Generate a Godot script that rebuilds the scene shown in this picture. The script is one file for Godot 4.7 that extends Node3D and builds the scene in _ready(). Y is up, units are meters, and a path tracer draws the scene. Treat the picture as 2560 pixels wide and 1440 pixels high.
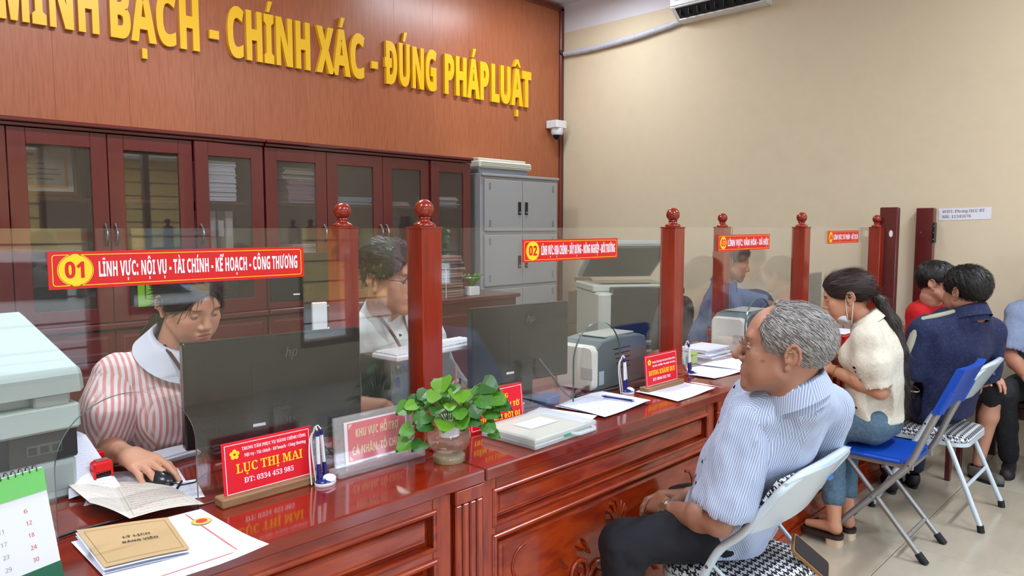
extends Node3D
# A public service office: a lacquered counter with glass screens, staff behind it, visitors on folding chairs in front.
# x runs along the counter, -z is the staff side, metres.

func _ready() -> void:
	# ---- camera
	var cam := Camera3D.new()
	cam.name = "camera"
	var yaw := deg_to_rad(44.4)
	var pitch := deg_to_rad(4.8)
	var fwd := Vector3(cos(yaw) * cos(pitch), -sin(pitch), -sin(yaw) * cos(pitch))
	var right := Vector3(sin(yaw), 0, cos(yaw))
	cam.transform = Transform3D(Basis(right, right.cross(fwd), -fwd), Vector3(0, 1.5, 0))
	cam.fov = rad_to_deg(2.0 * atan(720.0 / 1820.0))
	cam.near = 0.05
	cam.far = 200.0
	add_child(cam)
	cam.current = true
	# ---- sky, exposure
	var env := Environment.new()
	env.background_mode = Environment.BG_SKY
	var sky := Sky.new()
	var sm := ProceduralSkyMaterial.new()
	sm.sky_top_color = Color(0.72, 0.82, 0.95)
	sm.sky_horizon_color = Color(0.93, 0.95, 0.97)
	sm.ground_horizon_color = Color(0.80, 0.80, 0.78)
	sm.ground_bottom_color = Color(0.45, 0.44, 0.42)
	sm.sky_energy_multiplier = 3.0
	sm.ground_energy_multiplier = 1.5
	sky.sky_material = sm
	env.sky = sky
	env.tonemap_mode = Environment.TONE_MAPPER_LINEAR
	env.tonemap_exposure = 1.14
	env.sdfgi_enabled = true
	env.ssao_enabled = true
	env.ssil_enabled = true
	var we := WorldEnvironment.new()
	we.name = "world_environment"
	we.environment = env
	add_child(we)
	# ---- sun behind thin cloud
	var sun := DirectionalLight3D.new()
	sun.name = "sun"
	sun.light_color = Color(1.0, 0.96, 0.9)
	sun.light_energy = 1.2
	sun.light_angular_distance = 6.0
	sun.shadow_enabled = true
	sun.rotation = Vector3(deg_to_rad(-58), deg_to_rad(150), 0)
	add_child(sun)
	rng.seed = 7
	make_materials()
	build_room()
	build_lamps()
	build_outside()
	build_counter()
	build_back_row()
	build_wall_things()
	build_chairs()
	build_counter_things()
	build_staff_things()
	build_people()
# ---------------------------------------------------------------- helpers
var M := {}
var taken := {}
var rng := RandomNumberGenerator.new()

class G:
	# collects triangles; each is wound so that its front agrees with its normal
	var v := PackedVector3Array()
	var n := PackedVector3Array()
	var uv := PackedVector2Array()
	var col := PackedColorArray()
	var c := Color.WHITE
	func tri(a: Vector3, b: Vector3, d: Vector3, na: Vector3, nb: Vector3, nd: Vector3, ua := Vector2.ZERO, ub := Vector2.ZERO, ud := Vector2.ZERO) -> void:
		if (d - a).cross(b - a).dot(na + nb + nd) < 0.0:
			v.append(a); v.append(d); v.append(b)
			n.append(na); n.append(nd); n.append(nb)
			uv.append(ua); uv.append(ud); uv.append(ub)
		else:
			v.append(a); v.append(b); v.append(d)
			n.append(na); n.append(nb); n.append(nd)
			uv.append(ua); uv.append(ub); uv.append(ud)
		col.append(c); col.append(c); col.append(c)
	func flat(a: Vector3, b: Vector3, d: Vector3, out: Vector3) -> void:
		var k := (d - a).cross(b - a).normalized()
		if k.dot(out) < 0.0: k = -k
		tri(a, b, d, k, k, k)
	func quad(a: Vector3, b: Vector3, d: Vector3, e: Vector3, out: Vector3, u0 := Vector2(0, 1), u1 := Vector2(1, 1), u2 := Vector2(1, 0), u3 := Vector2(0, 0)) -> void:
		var k := (d - a).cross(b - a).normalized()
		if k.dot(out) < 0.0: k = -k
		tri(a, b, d, k, k, k, u0, u1, u2)
		tri(a, d, e, k, k, k, u0, u2, u3)
	func box(ctr: Vector3, size: Vector3, bev := 0.002, t := Transform3D.IDENTITY) -> void:
		var h := size * 0.5
		bev = minf(bev, minf(h.x, minf(h.y, h.z)) * 0.49)
		for ax in 3:
			for s in [-1.0, 1.0]:
				var w := Vector3.ZERO; w[ax] = s
				var a := (ax + 1) % 3
				var b := (ax + 2) % 3
				var p := []
				for q in [[-1, -1], [1, -1], [1, 1], [-1, 1]]:
					var r := Vector3.ZERO
					r[ax] = s * h[ax]; r[a] = q[0] * (h[a] - bev); r[b] = q[1] * (h[b] - bev)
					p.append(t * (ctr + r))
				quad(p[0], p[1], p[2], p[3], t.basis * w)
		if bev <= 0.0: return
		for ax in 3:
			var a := (ax + 1) % 3
			var b := (ax + 2) % 3
			for sa in [-1.0, 1.0]:
				for sb in [-1.0, 1.0]:
					var p := []
					for q in [[-1, 0], [1, 0], [1, 1], [-1, 1]]:
						var r := Vector3.ZERO
						r[ax] = q[0] * (h[ax] - bev)
						r[a] = sa * (h[a] - (0.0 if q[1] == 0 else bev)); r[b] = sb * (h[b] - (bev if q[1] == 0 else 0.0))
						p.append(t * (ctr + r))
					var o := Vector3.ZERO; o[a] = sa; o[b] = sb
					quad(p[0], p[1], p[2], p[3], t.basis * o)
		for sx in [-1.0, 1.0]:
			for sy in [-1.0, 1.0]:
				for sz in [-1.0, 1.0]:
					var s := Vector3(sx, sy, sz)
					flat(t * (ctr + s * (h - Vector3(0, bev, bev))), t * (ctr + s * (h - Vector3(bev, 0, bev))), t * (ctr + s * (h - Vector3(bev, bev, 0))), t.basis * s)
	func lathe(prof: Array, seg := 20, t := Transform3D.IDENTITY, smooth := true) -> void:
		# prof: Vector2(radius, height) from bottom to top, about y
		for i in prof.size() - 1:
			var p: Vector2 = prof[i]
			var q: Vector2 = prof[i + 1]
			var e := q - p
			if e.length() < 1e-7: continue
			var nn := Vector2(e.y, -e.x).normalized()
			var np := nn
			var nq := nn
			if smooth:
				if i > 0:
					var e0: Vector2 = p - prof[i - 1]
					var m := Vector2(e0.y, -e0.x).normalized()
					if m.dot(nn) > 0.6: np = (m + nn).normalized()
				if i < prof.size() - 2:
					var e1: Vector2 = prof[i + 2] - q
					var m := Vector2(e1.y, -e1.x).normalized()
					if m.dot(nn) > 0.6: nq = (m + nn).normalized()
			for s in seg:
				var a0 := TAU * s / seg
				var a1 := TAU * (s + 1) / seg
				var d0 := Vector3(cos(a0), 0, sin(a0))
				var d1 := Vector3(cos(a1), 0, sin(a1))
				var pts := [d0 * p.x + Vector3(0, p.y, 0), d1 * p.x + Vector3(0, p.y, 0), d1 * q.x + Vector3(0, q.y, 0), d0 * q.x + Vector3(0, q.y, 0)]
				var ns := [d0 * np.x + Vector3(0, np.y, 0), d1 * np.x + Vector3(0, np.y, 0), d1 * nq.x + Vector3(0, nq.y, 0), d0 * nq.x + Vector3(0, nq.y, 0)]
				for k in 4:
					pts[k] = t * pts[k]
					ns[k] = (t.basis * ns[k]).normalized()
				if p.x > 1e-6: tri(pts[0], pts[1], pts[2], ns[0], ns[1], ns[2])
				if q.x > 1e-6: tri(pts[0], pts[2], pts[3], ns[0], ns[2], ns[3])
	func cyl(a: Vector3, b: Vector3, ra: float, rb: float, seg := 12) -> void:
		var d := b - a
		var y := d.normalized()
		var x := y.cross(Vector3(0, 0, 1) if absf(y.z) < 0.9 else Vector3(1, 0, 0)).normalized()
		var t := Transform3D(Basis(x, y, x.cross(y)), a)
		lathe([Vector2(0, 0), Vector2(ra, 0), Vector2(rb, d.length()), Vector2(0, d.length())], seg, t)
	func tube(path: Array, r: float, seg := 8, flatten := 1.0, flat_axis := Vector3.ZERO) -> void:
		var rings := []
		var up := Vector3(0, 1, 0)
		for i in path.size():
			var p: Vector3 = path[i]
			var d: Vector3 = (path[mini(i + 1, path.size() - 1)] - path[maxi(i - 1, 0)])
			d = d.normalized()
			if i == 0:
				up = d.cross(Vector3(0.31, 0.2, 0.92)).normalized()
				if up.length() < 0.1: up = d.cross(Vector3(1, 0, 0)).normalized()
			else:
				up = (up - d * up.dot(d)).normalized()
			var sd := d.cross(up)
			var ring := []
			for s in seg:
				var a := TAU * s / seg
				var o := up * cos(a) + sd * sin(a)
				if flatten != 1.0: o -= flat_axis * o.dot(flat_axis) * (1.0 - flatten)
				ring.append([p + o * r, o.normalized()])
			rings.append(ring)
		for i in rings.size() - 1:
			for s in seg:
				var a = rings[i][s]
				var b = rings[i][(s + 1) % seg]
				var e = rings[i + 1][(s + 1) % seg]
				var f = rings[i + 1][s]
				tri(a[0], b[0], e[0], a[1], b[1], e[1])
				tri(a[0], e[0], f[0], a[1], e[1], f[1])
		for k in [0, rings.size() - 1]:
			var p: Vector3 = path[k]
			var o: Vector3 = (path[0] - path[1]) if k == 0 else (path[-1] - path[-2])
			o = o.normalized()
			for s in seg:
				tri(p, rings[k][s][0], rings[k][(s + 1) % seg][0], o, o, o)
	func prism(poly: PackedVector2Array, z0: float, z1: float, t := Transform3D.IDENTITY, bev := 0.0) -> void:
		# polygon in xy, extruded along z (z1 > z0), bevelled at the z1 edge
		var ix := Geometry2D.triangulate_polygon(poly)
		var top := poly
		var area := 0.0
		for i in poly.size():
			area += poly[i].cross(poly[(i + 1) % poly.size()])
		if bev > 0.0:
			top = PackedVector2Array()
			for i in poly.size():
				var p := poly[i]
				var a := (p - poly[(i - 1 + poly.size()) % poly.size()]).normalized()
				var b := (poly[(i + 1) % poly.size()] - p).normalized()
				var nn := Vector2(-(a.y + b.y), a.x + b.x).normalized() * signf(area)
				top.append(p + nn * bev)
		var f := func(p: Vector2, z: float) -> Vector3: return t * Vector3(p.x, p.y, z)
		for i in range(0, ix.size(), 3):
			flat(f.call(top[ix[i]], z1), f.call(top[ix[i + 1]], z1), f.call(top[ix[i + 2]], z1), t.basis.z)
			flat(f.call(poly[ix[i]], z0), f.call(poly[ix[i + 1]], z0), f.call(poly[ix[i + 2]], z0), -t.basis.z)
		for i in poly.size():
			var p := poly[i]
			var q := poly[(i + 1) % poly.size()]
			var o := t.basis * Vector3((q - p).y, -(q - p).x, 0) * signf(area)
			quad(f.call(p, z0), f.call(q, z0), f.call(q, z1 - bev), f.call(p, z1 - bev), o)
			if bev > 0.0:
				quad(f.call(p, z1 - bev), f.call(q, z1 - bev), f.call(top[(i + 1) % poly.size()], z1), f.call(top[i], z1), o.normalized() + t.basis.z)
	func grid(nu: int, nv: int, f: Callable) -> void:
		# f(u, v) -> Vector3 for u, v in 0..1; smooth sheet with uv
		var p := []
		for j in nv + 1:
			for i in nu + 1:
				p.append(f.call(float(i) / nu, float(j) / nv))
		var nn := []
		for j in nv + 1:
			for i in nu + 1:
				var a: Vector3 = p[j * (nu + 1) + mini(i + 1, nu)] - p[j * (nu + 1) + maxi(i - 1, 0)]
				var b: Vector3 = p[mini(j + 1, nv) * (nu + 1) + i] - p[maxi(j - 1, 0) * (nu + 1) + i]
				nn.append(a.cross(b).normalized())
		for j in nv:
			for i in nu:
				var k := [j * (nu + 1) + i, j * (nu + 1) + i + 1, (j + 1) * (nu + 1) + i + 1, (j + 1) * (nu + 1) + i]
				var w := [Vector2(float(i) / nu, float(j) / nv), Vector2(float(i + 1) / nu, float(j) / nv), Vector2(float(i + 1) / nu, float(j + 1) / nv), Vector2(float(i) / nu, float(j + 1) / nv)]
				tri(p[k[0]], p[k[1]], p[k[2]], nn[k[0]], nn[k[1]], nn[k[2]], w[0], w[1], w[2])
				tri(p[k[0]], p[k[2]], p[k[3]], nn[k[0]], nn[k[2]], nn[k[3]], w[0], w[2], w[3])
	func commit() -> ArrayMesh:
		var m := ArrayMesh.new()
		if v.is_empty(): return m
		var a := []
		a.resize(Mesh.ARRAY_MAX)
		a[Mesh.ARRAY_VERTEX] = v
		a[Mesh.ARRAY_NORMAL] = n
		a[Mesh.ARRAY_TEX_UV] = uv
		a[Mesh.ARRAY_COLOR] = col
		m.add_surface_from_arrays(Mesh.PRIMITIVE_TRIANGLES, a)
		return m

func rect_poly(x0: float, y0: float, x1: float, y1: float, r := 0.0, seg := 4) -> PackedVector2Array:
	var p := PackedVector2Array()
	if r <= 0.0:
		return PackedVector2Array([Vector2(x0, y0), Vector2(x1, y0), Vector2(x1, y1), Vector2(x0, y1)])
	for k in 4:
		var cx := x1 - r if k == 0 or k == 3 else x0 + r
		var cy := y1 - r if k < 2 else y0 + r
		for s in seg + 1:
			var a := PI / 2 * (k + float(s) / seg)
			p.append(Vector2(cx + cos(a) * r, cy + sin(a) * r))
	return p

func numbered(called: String) -> String:
	var k: int = taken.get(called, 0)
	taken[called] = k + 1
	return called if k == 0 else "%s_%03d" % [called, k]

func tag(o: Node3D, label: String, category: String, group := "", kind := "") -> Node3D:
	if label: o.set_meta("label", label)
	if category: o.set_meta("category", category)
	if group: o.set_meta("group", group)
	if kind: o.set_meta("kind", kind)
	return o

func thing(called: String, label: String, category: String, at := Vector3.ZERO, turn := 0.0, group := "") -> Node3D:
	var o := Node3D.new()
	o.name = numbered(called)
	add_child(o)
	o.position = at
	o.rotation.y = turn
	return tag(o, label, category, group)

func put(parent: Node3D, called: String, mesh: Mesh, mat: Material, at := Vector3.ZERO, turn := Vector3.ZERO) -> MeshInstance3D:
	var o := MeshInstance3D.new()
	o.name = numbered(called) if parent == self else called
	o.mesh = mesh
	o.material_override = mat
	parent.add_child(o, true)
	o.position = at
	o.rotation = turn
	return o

func bx(parent: Node3D, called: String, ctr: Vector3, size: Vector3, mat: Material, bev := 0.002) -> MeshInstance3D:
	var g := G.new()
	g.box(Vector3.ZERO, size, bev)
	return put(parent, called, g.commit(), mat, ctr)

func structure(called: String, ctr: Vector3, size: Vector3, mat: Material, bev := 0.0) -> MeshInstance3D:
	var o := bx(self, called, ctr, size, mat, bev)
	o.set_meta("kind", "structure")
	return o

func mat(c: Color, rough := 0.5, metal := 0.0, coat := 0.0) -> StandardMaterial3D:
	var m := StandardMaterial3D.new()
	m.albedo_color = c
	m.roughness = rough
	m.metallic = metal
	if coat > 0.0:
		m.clearcoat_enabled = true
		m.clearcoat = coat
		m.clearcoat_roughness = 0.06
	return m

func vmat(rough := 0.6) -> StandardMaterial3D:
	var m := mat(Color.WHITE, rough)
	m.vertex_color_use_as_albedo = true
	return m

func noise_tex(freq: float, cols: Array, seed_ := 1, size := 512, fract := 4, offs := []) -> NoiseTexture2D:
	var t := NoiseTexture2D.new()
	t.width = size; t.height = size
	t.seamless = true
	var f := FastNoiseLite.new()
	f.seed = seed_
	f.frequency = freq
	f.fractal_octaves = fract
	t.noise = f
	var r := Gradient.new()
	var o := PackedFloat32Array()
	for i in cols.size():
		o.append(offs[i] if offs else float(i) / (cols.size() - 1))
	r.offsets = o
	r.colors = PackedColorArray(cols)
	t.color_ramp = r
	return t

func triplanar(m: StandardMaterial3D, tex: Texture2D, scale: Vector3, world := true) -> StandardMaterial3D:
	m.albedo_texture = tex
	m.uv1_triplanar = true
	m.uv1_world_triplanar = world
	m.uv1_scale = scale
	m.uv1_triplanar_sharpness = 8.0
	return m

func bump(m: StandardMaterial3D, tex: Texture2D, cm: float) -> StandardMaterial3D:
	m.heightmap_enabled = true
	m.heightmap_texture = tex
	m.heightmap_scale = cm
	return m

func glass(c: Color) -> StandardMaterial3D:
	var m := StandardMaterial3D.new()
	m.transparency = BaseMaterial3D.TRANSPARENCY_ALPHA
	m.albedo_color = c
	m.roughness = 0.02
	return m

var fonts := {}
func font(kind: String, bold: bool, embolden := 0.0) -> Font:
	var key := "%s%s%s" % [kind, bold, embolden]
	if not fonts.has(key):
		var f := SystemFont.new()
		f.font_names = PackedStringArray([kind])
		f.font_weight = 700 if bold else 400
		if embolden != 0.0:
			var w := FontVariation.new()
			w.base_font = f
			w.variation_embolden = embolden
			fonts[key] = w
		else:
			fonts[key] = f
	return fonts[key]

func text_mesh(s: String, f: Font, depth: float, step := 2.0) -> TextMesh:
	var t := TextMesh.new()
	t.text = s
	t.font = f
	t.font_size = 64
	t.pixel_size = 0.01
	t.depth = depth
	t.curve_step = step
	return t

# letters with Vietnamese marks: the base glyph comes from the font, missing marks are built on it
const MARKS := {"Â": "A^", "Ê": "E^", "Ô": "O^", "â": "a^", "ê": "e^", "ô": "o^", "Ă": "Av", "Ạ": "A.", "Ả": "A?", "Ý": "Y'", "Ậ": "A^.", "Ấ": "A^'", "Ự": "Uh.", "Ư": "Uh", "Ứ": "Uh'", "Ụ": "U.", "Ộ": "O^.", "Ổ": "O^?", "Ỗ": "O^~", "Ế": "E^'", "Ệ": "E^.", "Ị": "I.", "Ờ": "Oh`", "Ơ": "Oh", "ạ": "a.", "ộ": "o^.", "ế": "e^'", "ệ": "e^.", "ị": "i.", "ơ": "oh", "ư": "uh", "ờ": "oh`", "ứ": "uh'", "ấ": "a^'", "Ể": "E^?", "Ớ": "Oh'", "Ợ": "Oh.", "ụ": "u.", "Á": "A'", "Í": "I'", "Ú": "U'", "Ó": "O'", "À": "A`", "Ã": "A~", "Ĩ": "I~"}
var glyphs := {}

func glyph(ch: String, f: Font) -> Array:
	var key := "%s|%d" % [ch, f.get_instance_id()]
	if glyphs.has(key): return glyphs[key]
	var base := ch
	var marks := ""
	if MARKS.has(ch):
		base = MARKS[ch][0]
		marks = MARKS[ch].substr(1)
	var g := G.new()
	var adv: float = f.get_string_size(base, HORIZONTAL_ALIGNMENT_LEFT, -1, 64).x * 0.01
	if ch != " ":
		var tm := text_mesh(base, f, 0.01, 2.0)
		tm.horizontal_alignment = HORIZONTAL_ALIGNMENT_LEFT
		var b := tm.get_aabb()
		var a := tm.get_mesh_arrays()
		var vv: PackedVector3Array = a[Mesh.ARRAY_VERTEX]
		var nn: PackedVector3Array = a[Mesh.ARRAY_NORMAL]
		var ii = a[Mesh.ARRAY_INDEX]
		if ii == null: ii = PackedInt32Array(range(vv.size()))
		for k in range(0, ii.size(), 3):
			g.tri(vv[ii[k]], vv[ii[k + 1]], vv[ii[k + 2]], nn[ii[k]], nn[ii[k + 1]], nn[ii[k + 2]])
		var top := b.end.y
		var cx := b.get_center().x
		for m in marks:
			match m:
				"^":
					g.prism(PackedVector2Array([Vector2(cx - 0.14, top + 0.02), Vector2(cx - 0.07, top + 0.02), Vector2(cx, top + 0.075), Vector2(cx + 0.07, top + 0.02), Vector2(cx + 0.14, top + 0.02), Vector2(cx + 0.045, top + 0.125), Vector2(cx - 0.045, top + 0.125)]), -0.005, 0.005)
					if marks.length() > 1 and marks[1] != ".":
						if marks[1] == "'": cx += 0.17
						else: top += 0.10
				"v": g.prism(PackedVector2Array([Vector2(cx - 0.12, top + 0.12), Vector2(cx - 0.05, top + 0.03), Vector2(cx + 0.05, top + 0.03), Vector2(cx + 0.12, top + 0.12), Vector2(cx + 0.06, top + 0.12), Vector2(cx, top + 0.08), Vector2(cx - 0.06, top + 0.12)]), -0.005, 0.005)
				".": g.prism(rect_poly(cx - 0.045, -0.365, cx + 0.045, -0.275), -0.005, 0.005)
				"'": g.prism(PackedVector2Array([Vector2(cx - 0.05, top + 0.02), Vector2(cx + 0.02, top + 0.02), Vector2(cx + 0.10, top + 0.13), Vector2(cx + 0.0, top + 0.13)]), -0.005, 0.005)
				"`": g.prism(PackedVector2Array([Vector2(cx + 0.05, top + 0.02), Vector2(cx - 0.02, top + 0.02), Vector2(cx - 0.10, top + 0.13), Vector2(cx + 0.0, top + 0.13)]), -0.005, 0.005)
				"?": g.prism(PackedVector2Array([Vector2(cx - 0.03, top + 0.02), Vector2(cx + 0.03, top + 0.02), Vector2(cx + 0.07, top + 0.09), Vector2(cx + 0.05, top + 0.14), Vector2(cx - 0.05, top + 0.14), Vector2(cx - 0.05, top + 0.10), Vector2(cx, top + 0.10), Vector2(cx + 0.01, top + 0.08)]), -0.005, 0.005)
				"~": g.prism(PackedVector2Array([Vector2(cx - 0.10, top + 0.03), Vector2(cx - 0.04, top + 0.07), Vector2(cx + 0.04, top + 0.03), Vector2(cx + 0.10, top + 0.07), Vector2(cx + 0.10, top + 0.12), Vector2(cx + 0.04, top + 0.08), Vector2(cx - 0.04, top + 0.12), Vector2(cx - 0.10, top + 0.08)]), -0.005, 0.005)
				"h":
					g.prism(PackedVector2Array([Vector2(b.end.x - 0.05, top - 0.06), Vector2(b.end.x + 0.01, top - 0.07), Vector2(b.end.x + 0.09, top - 0.01), Vector2(b.end.x + 0.10, top + 0.06), Vector2(b.end.x + 0.03, top + 0.06), Vector2(b.end.x + 0.02, top + 0.01)]), -0.005, 0.005)
					adv += 0.04
	glyphs[key] = [g, adv]
	return glyphs[key]

func add_glyph(g: G, src: G, t: Transform3D) -> void:
	for k in range(0, src.v.size(), 3):
		var a := src.n[k] / t.basis.get_scale()
		var b := src.n[k + 1] / t.basis.get_scale()
		var c := src.n[k + 2] / t.basis.get_scale()
		g.tri(t * src.v[k], t * src.v[k + 1], t * src.v[k + 2], a.normalized(), b.normalized(), c.normalized())

# flat print: text fitted to width w and cap height h, lying in the local xy plane of t, starting at t.origin
func printed(parent: Node3D, called: String, s: String, f: Font, m: Material, t: Transform3D, w: float, h: float, depth := 0.0006) -> MeshInstance3D:
	var total := 0.0
	for ch in s: total += glyph(ch, f)[1]
	total -= 0.06
	var sx := w / total
	var sy := h / 0.46
	var g := G.new()
	var x := -0.03
	for ch in s:
		var q := glyph(ch, f)
		add_glyph(g, q[0], Transform3D(Basis.from_scale(Vector3(sx, sy, depth / 0.01)), Vector3(x * sx, 0.22 * sy, depth * 0.5)))
		x += q[1]
	var o := put(parent, called, g.commit(), m)
	o.transform = t
	return o
# ---------------------------------------------------------------- materials
func make_materials() -> void:
	M.plaster = triplanar(mat(Color.WHITE, 0.85), noise_tex(0.012, [Color(0.815, 0.755, 0.645), Color(0.83, 0.77, 0.66), Color(0.822, 0.762, 0.652)], 3), Vector3(0.5, 0.5, 0.5))
	M.white_paint = mat(Color(0.85, 0.84, 0.87), 0.8)
	M.ceiling = mat(Color(0.86, 0.86, 0.87), 0.9)
	M.tiles = []
	for k in 4:
		var m := mat(Color.WHITE, 0.16)
		var base := [Color(0.70, 0.655, 0.57), Color(0.72, 0.68, 0.60), Color(0.71, 0.665, 0.585), Color(0.72, 0.67, 0.58)][k] as Color
		triplanar(m, noise_tex(0.012, [base.darkened(0.05), base, base.lightened(0.06), base], 20 + k, 512, 5), Vector3(0.35, 1.0, 0.9))
		m.uv1_offset = Vector3(k * 0.37, k * 0.2, k * 0.61)
		M.tiles.append(m)
	M.grout = mat(Color(0.47, 0.43, 0.37), 0.9)
	# vertical laminate on the back wall
	M.laminate = []
	for k in 3:
		var m := mat(Color.WHITE, 0.33)
		var b := [Color(0.62, 0.345, 0.215), Color(0.63, 0.355, 0.22), Color(0.615, 0.34, 0.21)][k] as Color
		triplanar(m, noise_tex(0.02, [b.darkened(0.10), b, b.lightened(0.05), b.darkened(0.05), b.lightened(0.02)], 40 + k, 512, 5), Vector3(5.0, 0.22, 5.0))
		m.uv1_offset = Vector3(k * 0.31, k * 0.17, 0)
		M.laminate.append(m)
	M.laminate_trim = triplanar(mat(Color.WHITE, 0.3), noise_tex(0.02, [Color(0.36, 0.15, 0.12), Color(0.45, 0.20, 0.15)], 44), Vector3(6.0, 0.3, 6.0))
	# lacquered red wood: grain along x, and along y
	var rw := [Color(0.42, 0.10, 0.04), Color(0.55, 0.165, 0.05), Color(0.61, 0.215, 0.06), Color(0.49, 0.13, 0.045), Color(0.57, 0.18, 0.05)]
	M.wood_x = triplanar(mat(Color.WHITE, 0.24, 0.0, 0.35), noise_tex(0.007, rw, 51, 1024, 4), Vector3(0.35, 1.5, 1.5))
	M.wood_y = triplanar(mat(Color.WHITE, 0.24, 0.0, 0.35), noise_tex(0.007, rw, 52, 1024, 4), Vector3(1.8, 0.35, 1.8))
	M.wood_top = triplanar(mat(Color.WHITE, 0.12, 0.0, 0.6), noise_tex(0.007, [Color(0.40, 0.085, 0.035), Color(0.50, 0.13, 0.045), Color(0.45, 0.105, 0.04), Color(0.53, 0.145, 0.05)], 53, 1024, 4), Vector3(0.35, 1.4, 1.4))
	var pw := [Color(0.46, 0.10, 0.04), Color(0.56, 0.15, 0.055), Color(0.51, 0.125, 0.048)]
	M.post = triplanar(mat(Color.WHITE, 0.22, 0.0, 0.4), noise_tex(0.01, pw, 54, 512, 3), Vector3(4.0, 0.4, 4.0))
	M.dark_wood = triplanar(mat(Color.WHITE, 0.28, 0.0, 0.4), noise_tex(0.012, [Color(0.32, 0.09, 0.095), Color(0.36, 0.105, 0.108), Color(0.34, 0.097, 0.10)], 55, 512, 4), Vector3(5.0, 0.4, 5.0))
	M.dark_wood_x = triplanar(mat(Color.WHITE, 0.28, 0.0, 0.4), noise_tex(0.012, [Color(0.32, 0.09, 0.095), Color(0.37, 0.11, 0.11), Color(0.34, 0.097, 0.10)], 56, 512, 4), Vector3(0.5, 4.0, 4.0))
	M.inside_wood = mat(Color(0.30, 0.215, 0.175), 0.7)
	M.screen_glass = glass(Color(0.80, 0.92, 0.87, 0.007))
	M.glass_edge = mat(Color(0.30, 0.37, 0.35), 0.2)
	M.cab_glass = glass(Color(0.30, 0.27, 0.25, 0.30))
	M.clear = glass(Color(0.95, 0.97, 0.97, 0.08))
	M.black = mat(Color(0.025, 0.027, 0.032), 0.35)
	M.dark = mat(Color(0.06, 0.065, 0.075), 0.4)
	M.monitor = mat(Color(0.05, 0.056, 0.07), 0.25)
	M.steel = mat(Color(0.62, 0.62, 0.63), 0.25, 0.9)
	M.alu = mat(Color(0.62, 0.61, 0.60), 0.38, 0.5)
	M.white = mat(Color(0.86, 0.87, 0.88), 0.4)
	M.paper = mat(Color(0.88, 0.89, 0.93), 0.8)
	M.ivory = mat(Color(0.80, 0.79, 0.74), 0.45)
	M.grey_paint = mat(Color(0.60, 0.605, 0.615), 0.45)
	M.grey_dark = mat(Color(0.27, 0.28, 0.29), 0.5)
	M.gold = mat(Color(0.93, 0.72, 0.05), 0.32, 0.0, 0.3)
	M.yellow = mat(Color(0.97, 0.82, 0.10), 0.5)
	M.red_print = mat(Color(0.83, 0.05, 0.075), 0.35)
	M.pink_print = mat(Color(0.86, 0.02, 0.14), 0.35)
	M.white_print = mat(Color(0.93, 0.90, 0.93), 0.5)
	M.rubber = mat(Color(0.055, 0.06, 0.075), 0.7)
	M.blue = mat(Color(0.06, 0.28, 0.68), 0.35)
	M.ink_blue = mat(Color(0.07, 0.09, 0.42), 0.3)
	M.white_lacquer = mat(Color(0.77, 0.82, 0.85), 0.3, 0.0, 0.4)
	M.leaf = []
	for c in [Color(0.20, 0.42, 0.07), Color(0.28, 0.50, 0.09), Color(0.36, 0.56, 0.10), Color(0.15, 0.34, 0.08)]:
		var m := mat(c, 0.35)
		m.backlight_enabled = true
		m.backlight = (c as Color).darkened(0.55)
		M.leaf.append(m)

# ---------------------------------------------------------------- the room
const X0 := -2.5
const X1 := 5.68
const ZB := -4.85
const ZF := 2.8
const TOP := 3.7

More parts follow.
